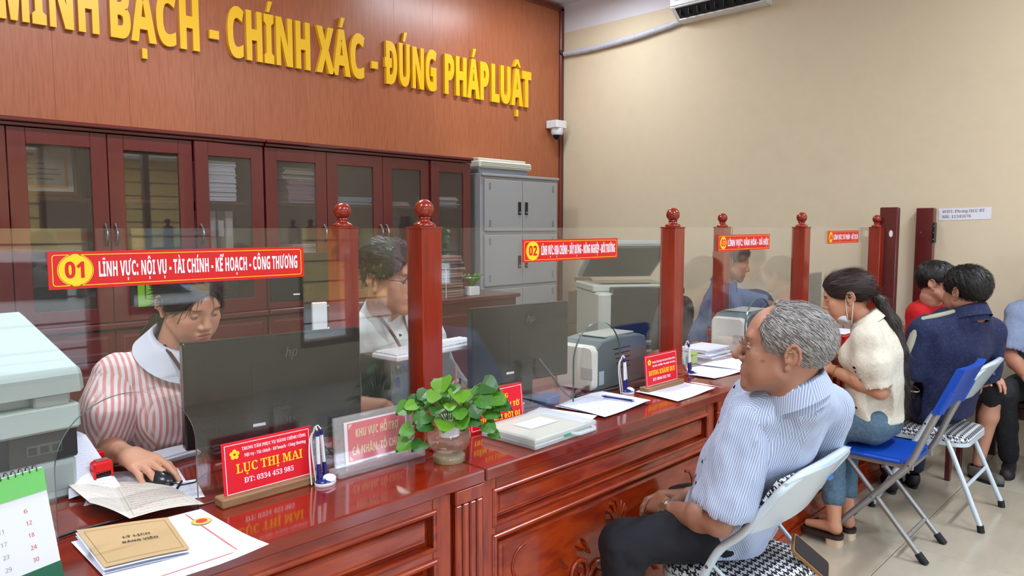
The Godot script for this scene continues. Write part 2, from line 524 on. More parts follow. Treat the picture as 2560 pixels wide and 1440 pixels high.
func build_room() -> void:
	var fl := structure("floor", Vector3((X0 + X1) / 2, -0.06, (ZB + ZF) / 2), Vector3(X1 - X0 + 0.4, 0.1, ZF - ZB + 0.4), M.grout)
	var g := G.new()
	g.box(Vector3.ZERO, Vector3(0.5965, 0.011, 0.5965), 0.0012)
	var tile := g.commit()
	var i0 := int(floor((X0 - 3.683) / 0.6))
	for i in range(i0, 4):
		for j in range(-7, 7):
			var p := Vector3(3.683 + 0.6 * i + 0.3, 0.0545, -1.012 + 0.6 * j + 0.3)
			if p.x - 0.3 > X1 or p.z - 0.3 > ZF or p.z + 0.3 < ZB: continue
			put(fl, "floor_tile", tile, M.tiles[rng.randi() % 4], p - fl.position * Vector3(1, 0, 1))
	# back wall: plaster slab, laminate panels 0.4 m wide, trims
	var wb := structure("wall_back", Vector3((X0 + X1) / 2, TOP / 2, ZB - 0.12), Vector3(X1 - X0 + 0.4, TOP, 0.2), M.plaster)
	var x := 3.204
	while x - 0.4 > X0: x -= 0.4
	var k := 0
	while x < X1 - 0.06:
		var w := minf(0.4, X1 - 0.055 - x)
		bx(wb, "laminate_panel", Vector3(x + w / 2, TOP / 2, ZB - 0.011) - wb.position, Vector3(w - 0.0005, TOP - 0.01, 0.022), M.laminate[k % 3], 0.0006)
		x += 0.4
		k += 1
	bx(wb, "corner_trim", Vector3(X1 - 0.028, TOP / 2 - 0.01, ZB + 0.006) - wb.position, Vector3(0.052, TOP - 0.06, 0.03), M.laminate_trim, 0.006)
	bx(wb, "top_trim", Vector3((X0 + X1) / 2, 3.652, ZB + 0.006) - wb.position, Vector3(X1 - X0 - 0.01, 0.05, 0.03), M.laminate_trim, 0.006)
	# right wall
	var wr := structure("wall_right", Vector3(X1 + 0.1, 3.425 / 2, (ZB + ZF) / 2), Vector3(0.2, 3.425, ZF - ZB + 0.4), M.plaster)
	bx(wr, "white_band", Vector3(0, (3.425 + TOP) / 2 - wr.position.y, 0), Vector3(0.2, TOP - 3.425, ZF - ZB + 0.4), M.white_paint, 0.0)
	structure("wall_left", Vector3(X0 - 0.1, TOP / 2, (ZB + ZF) / 2), Vector3(0.2, TOP, ZF - ZB + 0.4), M.plaster)
	structure("ceiling", Vector3((X0 + X1) / 2, TOP + 0.1, (ZB + ZF) / 2), Vector3(X1 - X0 + 0.4, 0.2, ZF - ZB + 0.4), M.ceiling)
	# front wall behind the viewer: piers, sills and lintels round five barred windows
	var open := [[-1.9, -0.35, 0.8, 2.65], [0.05, 1.76, 0.35, 2.65], [1.96, 2.74, 0.8, 2.65], [3.45, 4.72, 0.35, 2.65], [4.98, 5.5, 0.8, 2.65]]
	var wf := structure("wall_front", Vector3(0, 0, ZF + 0.1), Vector3(0.01, 0.01, 0.01), M.plaster)
	wf.name = "wall_front"
	var gw := G.new()
	var last := X0 - 0.2
	for o in open:
		gw.box(Vector3((last + o[0]) / 2, TOP / 2, 0), Vector3(o[0] - last, TOP, 0.2), 0.0)
		gw.box(Vector3((o[0] + o[1]) / 2, o[2] / 2, 0), Vector3(o[1] - o[0], o[2], 0.2), 0.0)
		gw.box(Vector3((o[0] + o[1]) / 2, (o[3] + TOP) / 2, 0), Vector3(o[1] - o[0], TOP - o[3], 0.2), 0.0)
		last = o[1]
	gw.box(Vector3((last + X1 + 0.2) / 2, TOP / 2, 0), Vector3(X1 + 0.2 - last, TOP, 0.2), 0.0)
	wf.mesh = gw.commit()
	var n := 1
	for o in open:
		var w := put(self, "window_%d" % n, null, M.dark_wood, Vector3((o[0] + o[1]) / 2, 0, ZF + 0.1))
		w.set_meta("kind", "structure")
		n += 1
		var gf := G.new()
		var hw: float = (o[1] - o[0]) / 2
		gf.box(Vector3(-hw + 0.03, (o[2] + o[3]) / 2, 0), Vector3(0.06, o[3] - o[2], 0.14), 0.004)
		gf.box(Vector3(hw - 0.03, (o[2] + o[3]) / 2, 0), Vector3(0.06, o[3] - o[2], 0.14), 0.004)
		gf.box(Vector3(0, o[3] - 0.03, 0), Vector3(hw * 2 - 0.12, 0.06, 0.14), 0.004)
		gf.box(Vector3(0, o[2] + 0.03, 0), Vector3(hw * 2 - 0.12, 0.06, 0.14), 0.004)
		if hw > 0.5: gf.box(Vector3(0, (o[2] + o[3]) / 2, 0), Vector3(0.09, o[3] - o[2] - 0.12, 0.12), 0.004)
		w.mesh = gf.commit()
		var y: float = o[2] + 0.22
		while y < o[3] - 0.1:
			bx(w, "window_bar", Vector3(0, y, 0.02), Vector3(hw * 2 - 0.1, 0.016, 0.016), M.dark, 0.002)
			y += 0.2

func build_lamps() -> void:
	var m := mat(Color(0.95, 0.96, 1.0), 0.4)
	m.emission_enabled = true
	m.emission = Color(0.93, 0.96, 1.0)
	m.emission_energy_multiplier = 6.0
	var spots := [[4.55, -3.95, "ceiling tube lamp near the inner corner by the air conditioner", 0.55], [1.5, -3.1, "ceiling tube lamp above the staff desks", 1.15], [-0.9, -1.2, "ceiling tube lamp over the left end of the counter", 1.0], [1.3, 0.5, "ceiling tube lamp above the waiting area near the door", 1.0], [4.2, 0.2, "ceiling tube lamp above the visitors' chairs", 1.1]]
	for s in spots:
		var t := thing("ceiling_lamp", s[2], "lamp", Vector3(s[0], TOP, s[1]), 0.0, "ceiling tube lamps")
		bx(t, "housing", Vector3(0, -0.02, 0), Vector3(1.24, 0.04, 0.075), M.white, 0.004)
		var g := G.new()
		g.cyl(Vector3(-0.58, -0.058, 0), Vector3(0.58, -0.058, 0), 0.018, 0.018, 14)
		put(t, "lamp_tube", g.commit(), m)
		var l := AreaLight3D.new()
		l.name = "tube_light"
		l.area_size = Vector2(1.16, 0.05)
		l.light_color = Color(0.93, 0.96, 1.0)
		l.light_energy = LAMP_ENERGY * s[3]
		l.shadow_enabled = true
		l.area_range = 14.0
		l.rotation = Vector3(-PI / 2, 0, 0)
		l.position = Vector3(0, -0.082, 0)
		t.add_child(l)

const LAMP_ENERGY := 6.0

func build_outside() -> void:
	var ground := structure("ground", Vector3(2, -0.25, 13.2), Vector3(40, 0.1, 20), mat(Color(0.62, 0.60, 0.56), 0.9))
	ground.set_meta("label", "pale concrete yard outside the windows")
	# neighbouring building
	var b := thing("yard_building", "pale yellow building across the yard, mirrored in the glass", "building", Vector3(3.5, -0.2, 11))
	bx(b, "wall", Vector3(0, 1.7, 0), Vector3(16, 3.4, 0.4), mat(Color(0.78, 0.63, 0.36), 0.9), 0.0)
	bx(b, "eave", Vector3(0, 3.5, -0.5), Vector3(16.6, 0.22, 1.6), mat(Color(0.86, 0.84, 0.80), 0.9), 0.01)
	for k in 4:
		var w := bx(b, "shutter", Vector3(-6 + 4 * k, 1.7, -0.22), Vector3(1.3, 1.5, 0.06), mat(Color(0.35, 0.42, 0.40), 0.6), 0.01)
		w.position.z = -0.225
	# trees
	var lm := mat(Color(0.24, 0.38, 0.12), 0.7)
	for s in [[9.2, 9.2, 3.4], [7.4, 6.6, 3.2], [-2.6, 8.4, 4.0]]:
		var t := thing("yard_tree", "leafy yard tree at x %s, seen only in reflections" % s[0], "tree", Vector3(s[0], -0.2, s[1]), 0.0, "trees in the yard")
		t.set_meta("label", {9.2: "green tree at the far right of the yard, close to the building", 7.4: "leafy green tree nearest the right window, mirrored in the counter glass", -2.6: "green tree at the left end of the yard"}[s[0]])
		var g := G.new()
		g.cyl(Vector3.ZERO, Vector3(0.05, s[2] * 0.5, 0), 0.12, 0.08, 8)
		put(t, "trunk", g.commit(), mat(Color(0.25, 0.19, 0.14), 0.9))
		var f := G.new()
		var r := RandomNumberGenerator.new()
		r.seed = int(s[0] * 10)
		for k in 1300:
			var d := Vector3(r.randfn(), r.randfn(), r.randfn()).normalized() * pow(r.randf(), 0.4)
			var p := Vector3(0, s[2] * 0.6, 0) + d * Vector3(1.2, s[2] * 0.42, 1.2)
			var a := Vector3(r.randfn(), r.randfn(), r.randfn()).normalized() * 0.14
			var c := a.cross(Vector3(r.randfn(), r.randfn(), r.randfn())).normalized() * 0.06
			f.flat(p - a, p + c, p + a, a.cross(c)); f.flat(p - a, p - c, p + a, a.cross(c))
		var leaves := put(t, "foliage", f.commit(), lm)
		leaves.set_meta("kind", "stuff")
	# white car
	var car := thing("parked_car", "white hatchback car parked in the yard, mirrored in the first glass screen", "car", Vector3(2.3, -0.2, 5.6))
	var prof := PackedVector2Array([Vector2(-2.0, 0.28), Vector2(2.0, 0.28), Vector2(2.05, 0.55), Vector2(1.95, 0.82), Vector2(1.1, 0.95), Vector2(0.45, 1.42), Vector2(-0.9, 1.47), Vector2(-1.75, 1.0), Vector2(-2.05, 0.92), Vector2(-2.08, 0.5)])
	var g := G.new()
	g.prism(prof, -0.82, 0.82, Transform3D.IDENTITY, 0.05)
	put(car, "body", g.commit(), mat(Color(0.88, 0.89, 0.9), 0.2, 0.0, 0.8))
	for s in [-1.0, 1.0]:
		var gg := G.new()
		gg.prism(PackedVector2Array([Vector2(0.95, 0.98), Vector2(0.40, 1.34), Vector2(-0.18, 1.36), Vector2(-0.18, 0.99)]), 0.0, 0.012, Transform3D(Basis.from_scale(Vector3(1, 1, s)), Vector3(0, 0, 0.822 * s)))
		gg.prism(PackedVector2Array([Vector2(-0.26, 0.99), Vector2(-0.26, 1.36), Vector2(-0.85, 1.37), Vector2(-1.45, 1.04)]), 0.0, 0.012, Transform3D(Basis.from_scale(Vector3(1, 1, s)), Vector3(0, 0, 0.822 * s)))
		put(car, "side_window", gg.commit(), mat(Color(0.10, 0.13, 0.15), 0.08))
		for xx in [-1.25, 1.3]:
			var wg := G.new()
			wg.cyl(Vector3(xx, 0.31, s * 0.66), Vector3(xx, 0.31, s * 0.84), 0.31, 0.31, 20)
			put(car, "wheel", wg.commit(), M.rubber)
# ---------------------------------------------------------------- the counter
const EDGES := [-0.03, 1.315, 2.68, 4.0, 5.25]
const DECK := 0.85
const ZFRONT := -1.385
const ZREAR := -2.13
const ZGLASS := -1.68

func scroll_path(c: Vector2, r0: float, r1: float, a0: float, a1: float, z: float, steps := 18) -> Array:
	var p := []
	for i in steps + 1:
		var t := float(i) / steps
		var a := lerpf(a0, a1, t)
		var r := lerpf(r0, r1, t)
		p.append(Vector3(c.x + cos(a) * r, c.y + sin(a) * r, z))
	return p

func carving_mesh() -> ArrayMesh:
	var g := G.new()
	var fl := Vector3(0, 0, 1)
	for s in [-1.0, 1.0]:
		for q in [[0.09, 0.03, 0.062, 0.012, -0.6, 8.0, 0.0095], [0.20, 0.075, 0.05, 0.01, 3.6, -4.2, 0.0085], [0.285, 0.02, 0.045, 0.01, 2.6, 9.2, 0.008], [0.37, 0.08, 0.036, 0.008, 3.3, -3.2, 0.0065], [0.045, 0.14, 0.035, 0.008, -1.2, 6.0, 0.007]]:
			var p := scroll_path(Vector2(q[0], q[1]), q[2], q[3], q[4], q[5], 0.005)
			for k in p.size(): p[k].x *= s
			g.tube(p, q[6], 6, 0.75, fl)
		for q in [[0.03, 0.18, 0.06, 1.2], [0.14, 0.12, 0.075, 1.0], [0.16, 0.14, 0.06, 0.5], [0.25, 0.11, 0.06, 0.8], [0.31, 0.09, 0.05, 0.3], [0.40, 0.06, 0.06, 0.2], [0.41, 0.04, 0.05, -0.3], [0.12, -0.05, 0.07, -0.9], [0.22, -0.04, 0.06, -0.6]]:
			var d := Vector3(cos(q[3]) * s, sin(q[3]), 0)
			var o := Vector3(q[0] * s, q[1], 0.003)
			var e := Vector3(-d.y, d.x, 0)
			var L: float = q[2]
			var pts := [[0.0, 0.002, 0.006], [0.25, 0.012, 0.011], [0.55, 0.014, 0.013], [0.85, 0.007, 0.009], [1.0, 0.001, 0.006]]
			for i in pts.size() - 1:
				var a = pts[i]
				var b = pts[i + 1]
				for m in [-1.0, 1.0]:
					g.quad(o + d * L * a[0] + fl * a[2], o + d * L * b[0] + fl * b[2], o + d * L * b[0] + e * b[1] * m - fl * 0.004, o + d * L * a[0] + e * a[1] * m - fl * 0.004, fl + e * m * 0.5)
	# crowning palmette
	for k in range(-2, 3):
		var a := PI / 2 + k * 0.42
		g.tube([Vector3(cos(a) * 0.012, 0.185 + sin(a) * 0.012, 0.004), Vector3(cos(a) * 0.04, 0.19 + sin(a) * 0.045, 0.009), Vector3(cos(a) * 0.058, 0.19 + sin(a) * 0.07, 0.006)], 0.0085, 6, 0.8, fl)
	g.lathe([Vector2(0, 0.012), Vector2(0.016, 0.008), Vector2(0.022, 0)], 12, Transform3D(Basis(Vector3(1, 0, 0), Vector3(0, 0, 1), Vector3(0, -1, 0)), Vector3(0, 0.17, 0)))
	return g.commit()

func panel_mesh(w: float, h: float, lip: float, rise: float) -> ArrayMesh:
	# raised and fielded panel in xy, facing +z: sloped border, ovolo, flat field
	var g := G.new()
	var rings := [[0.0, 0.0], [lip * 0.25, rise * 0.15], [lip * 0.4, rise * 0.75], [lip * 0.6, rise], [lip * 0.75, rise * 0.9], [lip, rise * 0.82]]
	for i in rings.size() - 1:
		var a = rings[i]
		var b = rings[i + 1]
		var A := [Vector3(-w / 2 + a[0], -h / 2 + a[0], a[1]), Vector3(w / 2 - a[0], -h / 2 + a[0], a[1]), Vector3(w / 2 - a[0], h / 2 - a[0], a[1]), Vector3(-w / 2 + a[0], h / 2 - a[0], a[1])]
		var B := [Vector3(-w / 2 + b[0], -h / 2 + b[0], b[1]), Vector3(w / 2 - b[0], -h / 2 + b[0], b[1]), Vector3(w / 2 - b[0], h / 2 - b[0], b[1]), Vector3(-w / 2 + b[0], h / 2 - b[0], b[1])]
		for k in 4:
			g.quad(A[k], A[(k + 1) % 4], B[(k + 1) % 4], B[k], Vector3(0, 0, 1))
	var e = rings[-1]
	g.quad(Vector3(-w / 2 + e[0], -h / 2 + e[0], e[1]), Vector3(w / 2 - e[0], -h / 2 + e[0], e[1]), Vector3(w / 2 - e[0], h / 2 - e[0], e[1]), Vector3(-w / 2 + e[0], h / 2 - e[0], e[1]), Vector3(0, 0, 1))
	g.quad(Vector3(-w / 2, -h / 2, -0.001), Vector3(w / 2, -h / 2, -0.001), Vector3(w / 2, h / 2, -0.001), Vector3(-w / 2, h / 2, -0.001), Vector3(0, 0, -1))
	return g.commit()

func frame_mesh(w: float, h: float, b: float, d: float) -> ArrayMesh:
	# bolection moulding round an opening w x h, b wide, d proud
	var g := G.new()
	var rings := [[0.0, 0.0], [0.0, d * 0.55], [b * 0.3, d], [b * 0.6, d * 0.8], [b * 0.75, d * 0.45], [b, d * 0.3], [b, 0.0]]
	for i in rings.size() - 1:
		var a = rings[i]
		var c = rings[i + 1]
		var A := [Vector3(-w / 2 - a[0], -h / 2 - a[0], a[1]), Vector3(w / 2 + a[0], -h / 2 - a[0], a[1]), Vector3(w / 2 + a[0], h / 2 + a[0], a[1]), Vector3(-w / 2 - a[0], h / 2 + a[0], a[1])]
		var B := [Vector3(-w / 2 - c[0], -h / 2 - c[0], c[1]), Vector3(w / 2 + c[0], -h / 2 - c[0], c[1]), Vector3(w / 2 + c[0], h / 2 + c[0], c[1]), Vector3(-w / 2 - c[0], h / 2 + c[0], c[1])]
		var outs := [Vector3(0, -1, 0), Vector3(1, 0, 0), Vector3(0, 1, 0), Vector3(-1, 0, 0)]
		for k in 4:
			var o: Vector3 = Vector3(0, 0, 1) + outs[k] * (0.6 if i > 1 else -0.6)
			g.quad(A[k], A[(k + 1) % 4], B[(k + 1) % 4], B[k], o)
	return g.commit()

func build_counter() -> void:
	var carve := carving_mesh()
	var where := ["leftmost lacquered counter desk, under the first glass screen", "lacquered counter desk with carved front beside the old man", "lacquered counter desk behind the old man's head", "far lacquered counter desk beside the swing gate"]
	for i in 4:
		var x0: float = EDGES[i] + 0.002
		var x1: float = EDGES[i + 1] - 0.002
		var L := x1 - x0
		var t := thing("counter_desk", where[i], "counter", Vector3((x0 + x1) / 2, 0, (ZFRONT + ZREAR) / 2), 0.0, "counter desks in one row")
		var zf := (ZFRONT - ZREAR) / 2
		bx(t, "desk_top", Vector3(0, DECK - 0.0175, 0), Vector3(L, 0.035, ZFRONT - ZREAR), M.wood_top, 0.004)
		var zp := zf - 0.016   # face of the frame
		bx(t, "top_rail", Vector3(-0.06, 0.792, zp - 0.012), Vector3(L - 0.221, 0.046, 0.024), M.wood_x, 0.002)
		bx(t, "middle_rail", Vector3(-0.06, 0.661, zp - 0.012), Vector3(L - 0.221, 0.045, 0.024), M.wood_x, 0.002)
		bx(t, "bottom_rail", Vector3(-0.06, 0.11, zp - 0.012), Vector3(L - 0.221, 0.10, 0.024), M.wood_x, 0.002)
		bx(t, "stile", Vector3(-L / 2 + 0.025, 0.4375, zp - 0.012), Vector3(0.05, 0.755, 0.024), M.wood_y, 0.002)
		bx(t, "stile", Vector3(L / 2 - 0.14, 0.4375, zp - 0.012), Vector3(0.06, 0.755, 0.024), M.wood_y, 0.002)
		var wi := L - 0.05 - 0.17
		var cx := -0.06
		bx(t, "back_board", Vector3(cx, 0.44, zp - 0.03), Vector3(wi + 0.1, 0.75, 0.012), M.wood_x, 0.0)
		put(t, "drawer_panel", panel_mesh(wi - 0.012, 0.078, 0.022, 0.012), M.wood_x, Vector3(cx, 0.7265, zp - 0.022))
		put(t, "drawer_moulding", frame_mesh(wi - 0.002, 0.084, 0.014, 0.006), M.wood_x, Vector3(cx, 0.7265, zp))
		var lp := put(t, "lower_panel", panel_mesh(wi - 0.012, 0.468, 0.045, 0.013), M.wood_x, Vector3(cx, 0.3995, zp - 0.022))
		put(t, "lower_moulding", frame_mesh(wi - 0.002, 0.474, 0.016, 0.007), M.wood_x, Vector3(cx, 0.3995, zp))
		put(lp, "carving", carve, M.wood_x, Vector3(0, -0.07, 0.0105))
		for s in [-1.0, 1.0]:
			var g := G.new()
			g.tube(scroll_path(Vector2(s * (wi / 2 - 0.13), 0.12), 0.06, 0.05, PI / 2, PI / 2 - s * 2.4, 0.011, 10) + scroll_path(Vector2(s * (wi / 2 - 0.085), 0.035), 0.04, 0.03, PI / 2 + s * 0.3, PI / 2 - s * 1.6, 0.011, 6), 0.006, 6, 0.6, Vector3(0, 0, 1))
			put(lp, "corner_scroll", g.commit(), M.wood_x)
		# fluted pilaster at the right end
		var g := G.new()
		var px := L / 2 - 0.053
		for k in 4:
			g.box(Vector3(px - 0.0375 + k * 0.025, 0.415, zp - 0.004), Vector3(0.0225, 0.72, 0.032), 0.004)
		g.box(Vector3(px, 0.415, zp - 0.016), Vector3(0.1, 0.72, 0.016), 0.0)
		g.box(Vector3(px, 0.795, zp - 0.004), Vector3(0.1, 0.04, 0.034), 0.003)
		put(t, "pilaster", g.commit(), M.wood_y)
		bx(t, "plinth", Vector3(0, 0.03, zp - 0.012), Vector3(L, 0.06, 0.036), M.wood_x, 0.003)
		for s in [-1.0, 1.0]:
			bx(t, "side_panel", Vector3(s * (L / 2 - 0.012), 0.4075, -0.03), Vector3(0.022, 0.815, ZFRONT - ZREAR - 0.1), M.wood_y, 0.002)
	# posts with turned balls
	var labs := {0: "", 1: "front counter post with a ball finial, right behind the goldfish-bowl vase", 2: "front counter post with a ball finial, left of the old man's face", 3: "front counter post with a ball finial, behind the smiling woman", 4: "last front counter post, at the swing gate"}
	for i in range(1, 5):
		var x: float = [0.0, 1.348, 2.69, 4.0, 5.21][i]
		make_post("counter_post", labs[i], Vector3(x, DECK, ZGLASS), "front counter posts")
	make_post("counter_post", "rear ball-topped post left of the man in white shirt", Vector3(1.34, DECK, -2.10), "rear counter posts")
	make_post("counter_post", "rear ball-topped post left of the far wall sign 03", Vector3(3.95, DECK, -2.13), "rear counter posts")
	# glass screens with arched openings
	var arch := [0.525, 2.18, 3.51, 4.82]
	var gx := [[-0.02, 1.335], [1.361, 2.677], [2.703, 3.987], [4.013, 5.197]]
	var gl := ["largest and nearest glass pane, in front of the seated woman clerk", "clear glass pane with the sign for land and building affairs", "clear glass pane behind the old man's profile", "farthest glass pane, next to the swing gate"]
	for i in 4:
		var poly := PackedVector2Array()
		var y0 := DECK + 0.002
		poly.append(Vector2(gx[i][0], y0))
		var pa := []
		for k in 33:
			var a := PI * (1.0 - k / 32.0)
			pa.append(Vector2(arch[i] + cos(a) * 0.143, 1.0 + sin(a) * 0.142))
		poly.append(Vector2(arch[i] - 0.143, y0))
		for p in pa: poly.append(p)
		poly.append(Vector2(arch[i] + 0.143, y0))
		poly.append(Vector2(gx[i][1], y0)); poly.append(Vector2(gx[i][1], 1.497)); poly.append(Vector2(gx[i][0], 1.497))
		glass_pane(gl[i], poly, Transform3D(Basis.IDENTITY, Vector3(0, 0, ZGLASS)), "front glass screens")
	for i in 2:
		var x: float = [1.344, 3.975][i]
		var poly := rect_poly(-2.08, DECK + 0.002, -1.70, 1.495)
		glass_pane(["side glass divider between the first and second desks", "side glass divider beside the sign numbered 03"][i], poly, Transform3D(Basis(Vector3(0, 0, 1), Vector3(0, 1, 0), Vector3(-1, 0, 0)), Vector3(x, 0, 0)), "side glass dividers")
	# signs stuck on the screens
	var words := ["LĨNH VỰC: NỘI VỤ - TÀI CHÍNH - KẾ HOẠCH - CÔNG THƯƠNG", "LĨNH VỰC: ĐỊA CHÍNH - XÂY DỰNG - NÔNG NGHIỆP - MÔI TRƯỜNG", "LĨNH VỰC: VĂN HÓA - XÃ HỘI", "LĨNH VỰC: TƯ PHÁP - HỘ TỊCH"]
	var sx := [[0.388, 0.952], [1.761, 2.291], [3.068, 3.60], [4.36, 4.868]]
	for i in 4:
		var w: float = sx[i][1] - sx[i][0]
		var y0: float = [1.374, 1.381, 1.387, 1.401][i]
		var t := thing("booth_sign", ["large red sign on the nearest glass pane, yellow disc numbered 01", "red sign on the second glass pane, yellow disc numbered 02", "red sign on the third glass pane above the old man, numbered 03", "small far red sign above the woman's head, numbered 04"][i], "sign", Vector3(sx[i][0], y0, ZGLASS + 0.0045), 0.0, "numbered booth signs")
		var h := 0.076
		bx(t, "sheet", Vector3(w / 2, h / 2, 0.0006), Vector3(w, h, 0.0012), M.red_print, 0.0)
		var g := G.new()
		var o := rect_poly(0.007, 0.006, w - 0.007, h - 0.006, 0.006)
		var q := rect_poly(0.0085, 0.0075, w - 0.0085, h - 0.0075, 0.005)
		for k in o.size():
			var n := (k + 1) % o.size()
			g.quad(Vector3(o[k].x, o[k].y, 0.0016), Vector3(o[n].x, o[n].y, 0.0016), Vector3(q[n].x, q[n].y, 0.0016), Vector3(q[k].x, q[k].y, 0.0016), Vector3(0, 0, 1))
		put(t, "border", g.commit(), M.yellow)
		var cw: float = 0.031 if i < 2 else 0.028
		var g2 := G.new()
		g2.lathe([Vector2(0, 0.0), Vector2(cw, 0.0), Vector2(cw, 0.0007), Vector2(0, 0.0007)], 32, Transform3D(Basis(Vector3(1, 0, 0), Vector3(0, 0, 1), Vector3(0, -1, 0)), Vector3(0.049, h / 2, 0.0012)))
		var g3 := G.new()
		for k in 40:
			var a0 := TAU * k / 40
			var a1 := TAU * (k + 1) / 40
			g3.quad(Vector3(0.049 + cos(a0) * (cw + 0.0022), h / 2 + sin(a0) * (cw + 0.0022), 0.0016), Vector3(0.049 + cos(a1) * (cw + 0.0022), h / 2 + sin(a1) * (cw + 0.0022), 0.0016), Vector3(0.049 + cos(a1) * (cw + 0.001), h / 2 + sin(a1) * (cw + 0.001), 0.0016), Vector3(0.049 + cos(a0) * (cw + 0.001), h / 2 + sin(a0) * (cw + 0.001), 0.0016), Vector3(0, 0, 1))
		put(t, "ring", g3.commit(), M.yellow)
		put(t, "disc", g2.commit(), M.yellow)
		printed(t, "number", "0%d" % (i + 1), font("Droid Sans", true, 0.4), M.red_print, Transform3D(Basis.IDENTITY, Vector3(0.049 - 0.019, h / 2 - 0.016, 0.002)), 0.038, 0.032)
		printed(t, "lettering", words[i], font("Droid Sans", true, 0.35), M.white_print, Transform3D(Basis.IDENTITY, Vector3(0.091, h / 2 - 0.0155, 0.0014)), w - 0.091 - 0.018, 0.031 if i < 2 else 0.029)

func glass_pane(label: String, poly: PackedVector2Array, t: Transform3D, group: String) -> void:
	var o := thing("glass_screen", label, "glass screen", t.origin, 0.0, group)
	o.transform = t
	var g := G.new()
	var ix := Geometry2D.triangulate_polygon(poly)
	var d := 0.004
	for i in range(0, ix.size(), 3):
		for s in [-1.0, 1.0]:
			g.flat(Vector3(poly[ix[i]].x, poly[ix[i]].y, d * s), Vector3(poly[ix[i + 1]].x, poly[ix[i + 1]].y, d * s), Vector3(poly[ix[i + 2]].x, poly[ix[i + 2]].y, d * s), Vector3(0, 0, s))
	put(o, "pane", g.commit(), M.screen_glass)
	var e := G.new()
	var area := 0.0
	for i in poly.size(): area += poly[i].cross(poly[(i + 1) % poly.size()])
	for i in poly.size():
		var p := poly[i]
		var q := poly[(i + 1) % poly.size()]
		e.quad(Vector3(p.x, p.y, -d), Vector3(q.x, q.y, -d), Vector3(q.x, q.y, d), Vector3(p.x, p.y, d), Vector3((q - p).y, -(q - p).x, 0) * signf(area))
	put(o, "ground_edge", e.commit(), M.glass_edge)

func make_post(called: String, label: String, at: Vector3, group: String) -> void:
	var t := thing(called, label, "post", at, 0.0, group)
	var g := G.new()
	var prof := [[0.056, 0.0], [0.056, 0.018], [0.052, 0.022], [0.052, 0.034], [0.046, 0.046], [0.044, 0.058], [0.039, 0.062]]
	for i in prof.size() - 1:
		var a: float = prof[i][0]
		var b: float = prof[i + 1][0]
		var ya: float = prof[i][1]
		var yb: float = prof[i + 1][1]
		var A := [Vector3(-a, ya, -a), Vector3(a, ya, -a), Vector3(a, ya, a), Vector3(-a, ya, a)]
		var B := [Vector3(-b, yb, -b), Vector3(b, yb, -b), Vector3(b, yb, b), Vector3(-b, yb, b)]
		for k in 4:
			g.quad(A[k], A[(k + 1) % 4], B[(k + 1) % 4], B[k], [Vector3(0, 0.2, -1), Vector3(1, 0.2, 0), Vector3(0, 0.2, 1), Vector3(-1, 0.2, 0)][k])
	g.quad(Vector3(-0.056, 0.0005, -0.056), Vector3(0.056, 0.0005, -0.056), Vector3(0.056, 0.0005, 0.056), Vector3(-0.056, 0.0005, 0.056), Vector3(0, -1, 0))
	put(t, "plinth", g.commit(), M.post)
	bx(t, "shaft", Vector3(0, 0.352, 0), Vector3(0.074, 0.59, 0.074), M.post, 0.003)
	# recessed groove strip on the screen sides
	bx(t, "cap", Vector3(0, 0.6475, 0), Vector3(0.078, 0.005, 0.078), M.post, 0.002)
	var f := G.new()
	var pr := [Vector2(0, 0.65), Vector2(0.031, 0.65), Vector2(0.033, 0.655), Vector2(0.03, 0.66), Vector2(0.021, 0.664), Vector2(0.0165, 0.669), Vector2(0.0165, 0.672), Vector2(0.02, 0.675), Vector2(0.019, 0.678)]
	for k in 13:
		var a := -1.0 + (PI / 2 + 1.0) * k / 12.0
		pr.append(Vector2(cos(a) * 0.0285, 0.702 + sin(a) * 0.0285))
	f.lathe(pr, 24)
	put(t, "ball_finial", f.commit(), M.post)
# ---------------------------------------------------------------- cabinets and the wall behind the staff
const ZCAB := -4.45

func handle_mesh() -> ArrayMesh:
	var g := G.new()
	var p := []
	for k in 13:
		var t := k / 12.0
		p.append(Vector3(0, 0.12 * t - 0.06, 0.03 * sin(PI * t) + 0.002))
	g.tube(p, 0.009, 8, 0.45, Vector3(0, 0, 1))
	return g.commit()

func cabinet_door(t: Node3D, x0: float, x1: float, y0: float, y1: float, hand: int, hm: Mesh, ajar := 0.0) -> void:
	# hinged at the side away from the handle
	var w := x1 - x0 - 0.004
	var d := Node3D.new()
	d.name = "door"
	t.add_child(d, true)
	d.position = Vector3(x0 + 0.002, 0, 0.0) - Vector3(t.position.x, 0, 0)
	if hand < 0:
		d.position.x += w
	d.rotation.y = ajar
	var off := -w if hand < 0 else 0.0
	var g := G.new()
	var s := 0.082
	g.box(Vector3(off + s / 2, (y0 + y1) / 2, -0.012), Vector3(s, y1 - y0, 0.024), 0.002)
	g.box(Vector3(off + w - s / 2, (y0 + y1) / 2, -0.012), Vector3(s, y1 - y0, 0.024), 0.002)
	g.box(Vector3(off + w / 2, y1 - s / 2, -0.0115), Vector3(w - 2 * s, s, 0.024), 0.002)
	g.box(Vector3(off + w / 2, y0 + s / 2, -0.0115), Vector3(w - 2 * s, s, 0.024), 0.002)
	put(d, "door_frame", g.commit(), M.dark_wood)
	bx(d, "door_glass", Vector3(off + w / 2, (y0 + y1) / 2, -0.012), Vector3(w - 2 * s + 0.006, y1 - y0 - 2 * s + 0.006, 0.004), M.cab_glass, 0.0)
	var hx: float = off + (w - 0.024 if hand > 0 else 0.024)
	put(d, "handle", hm, M.steel, Vector3(hx, 1.455, 0.0))

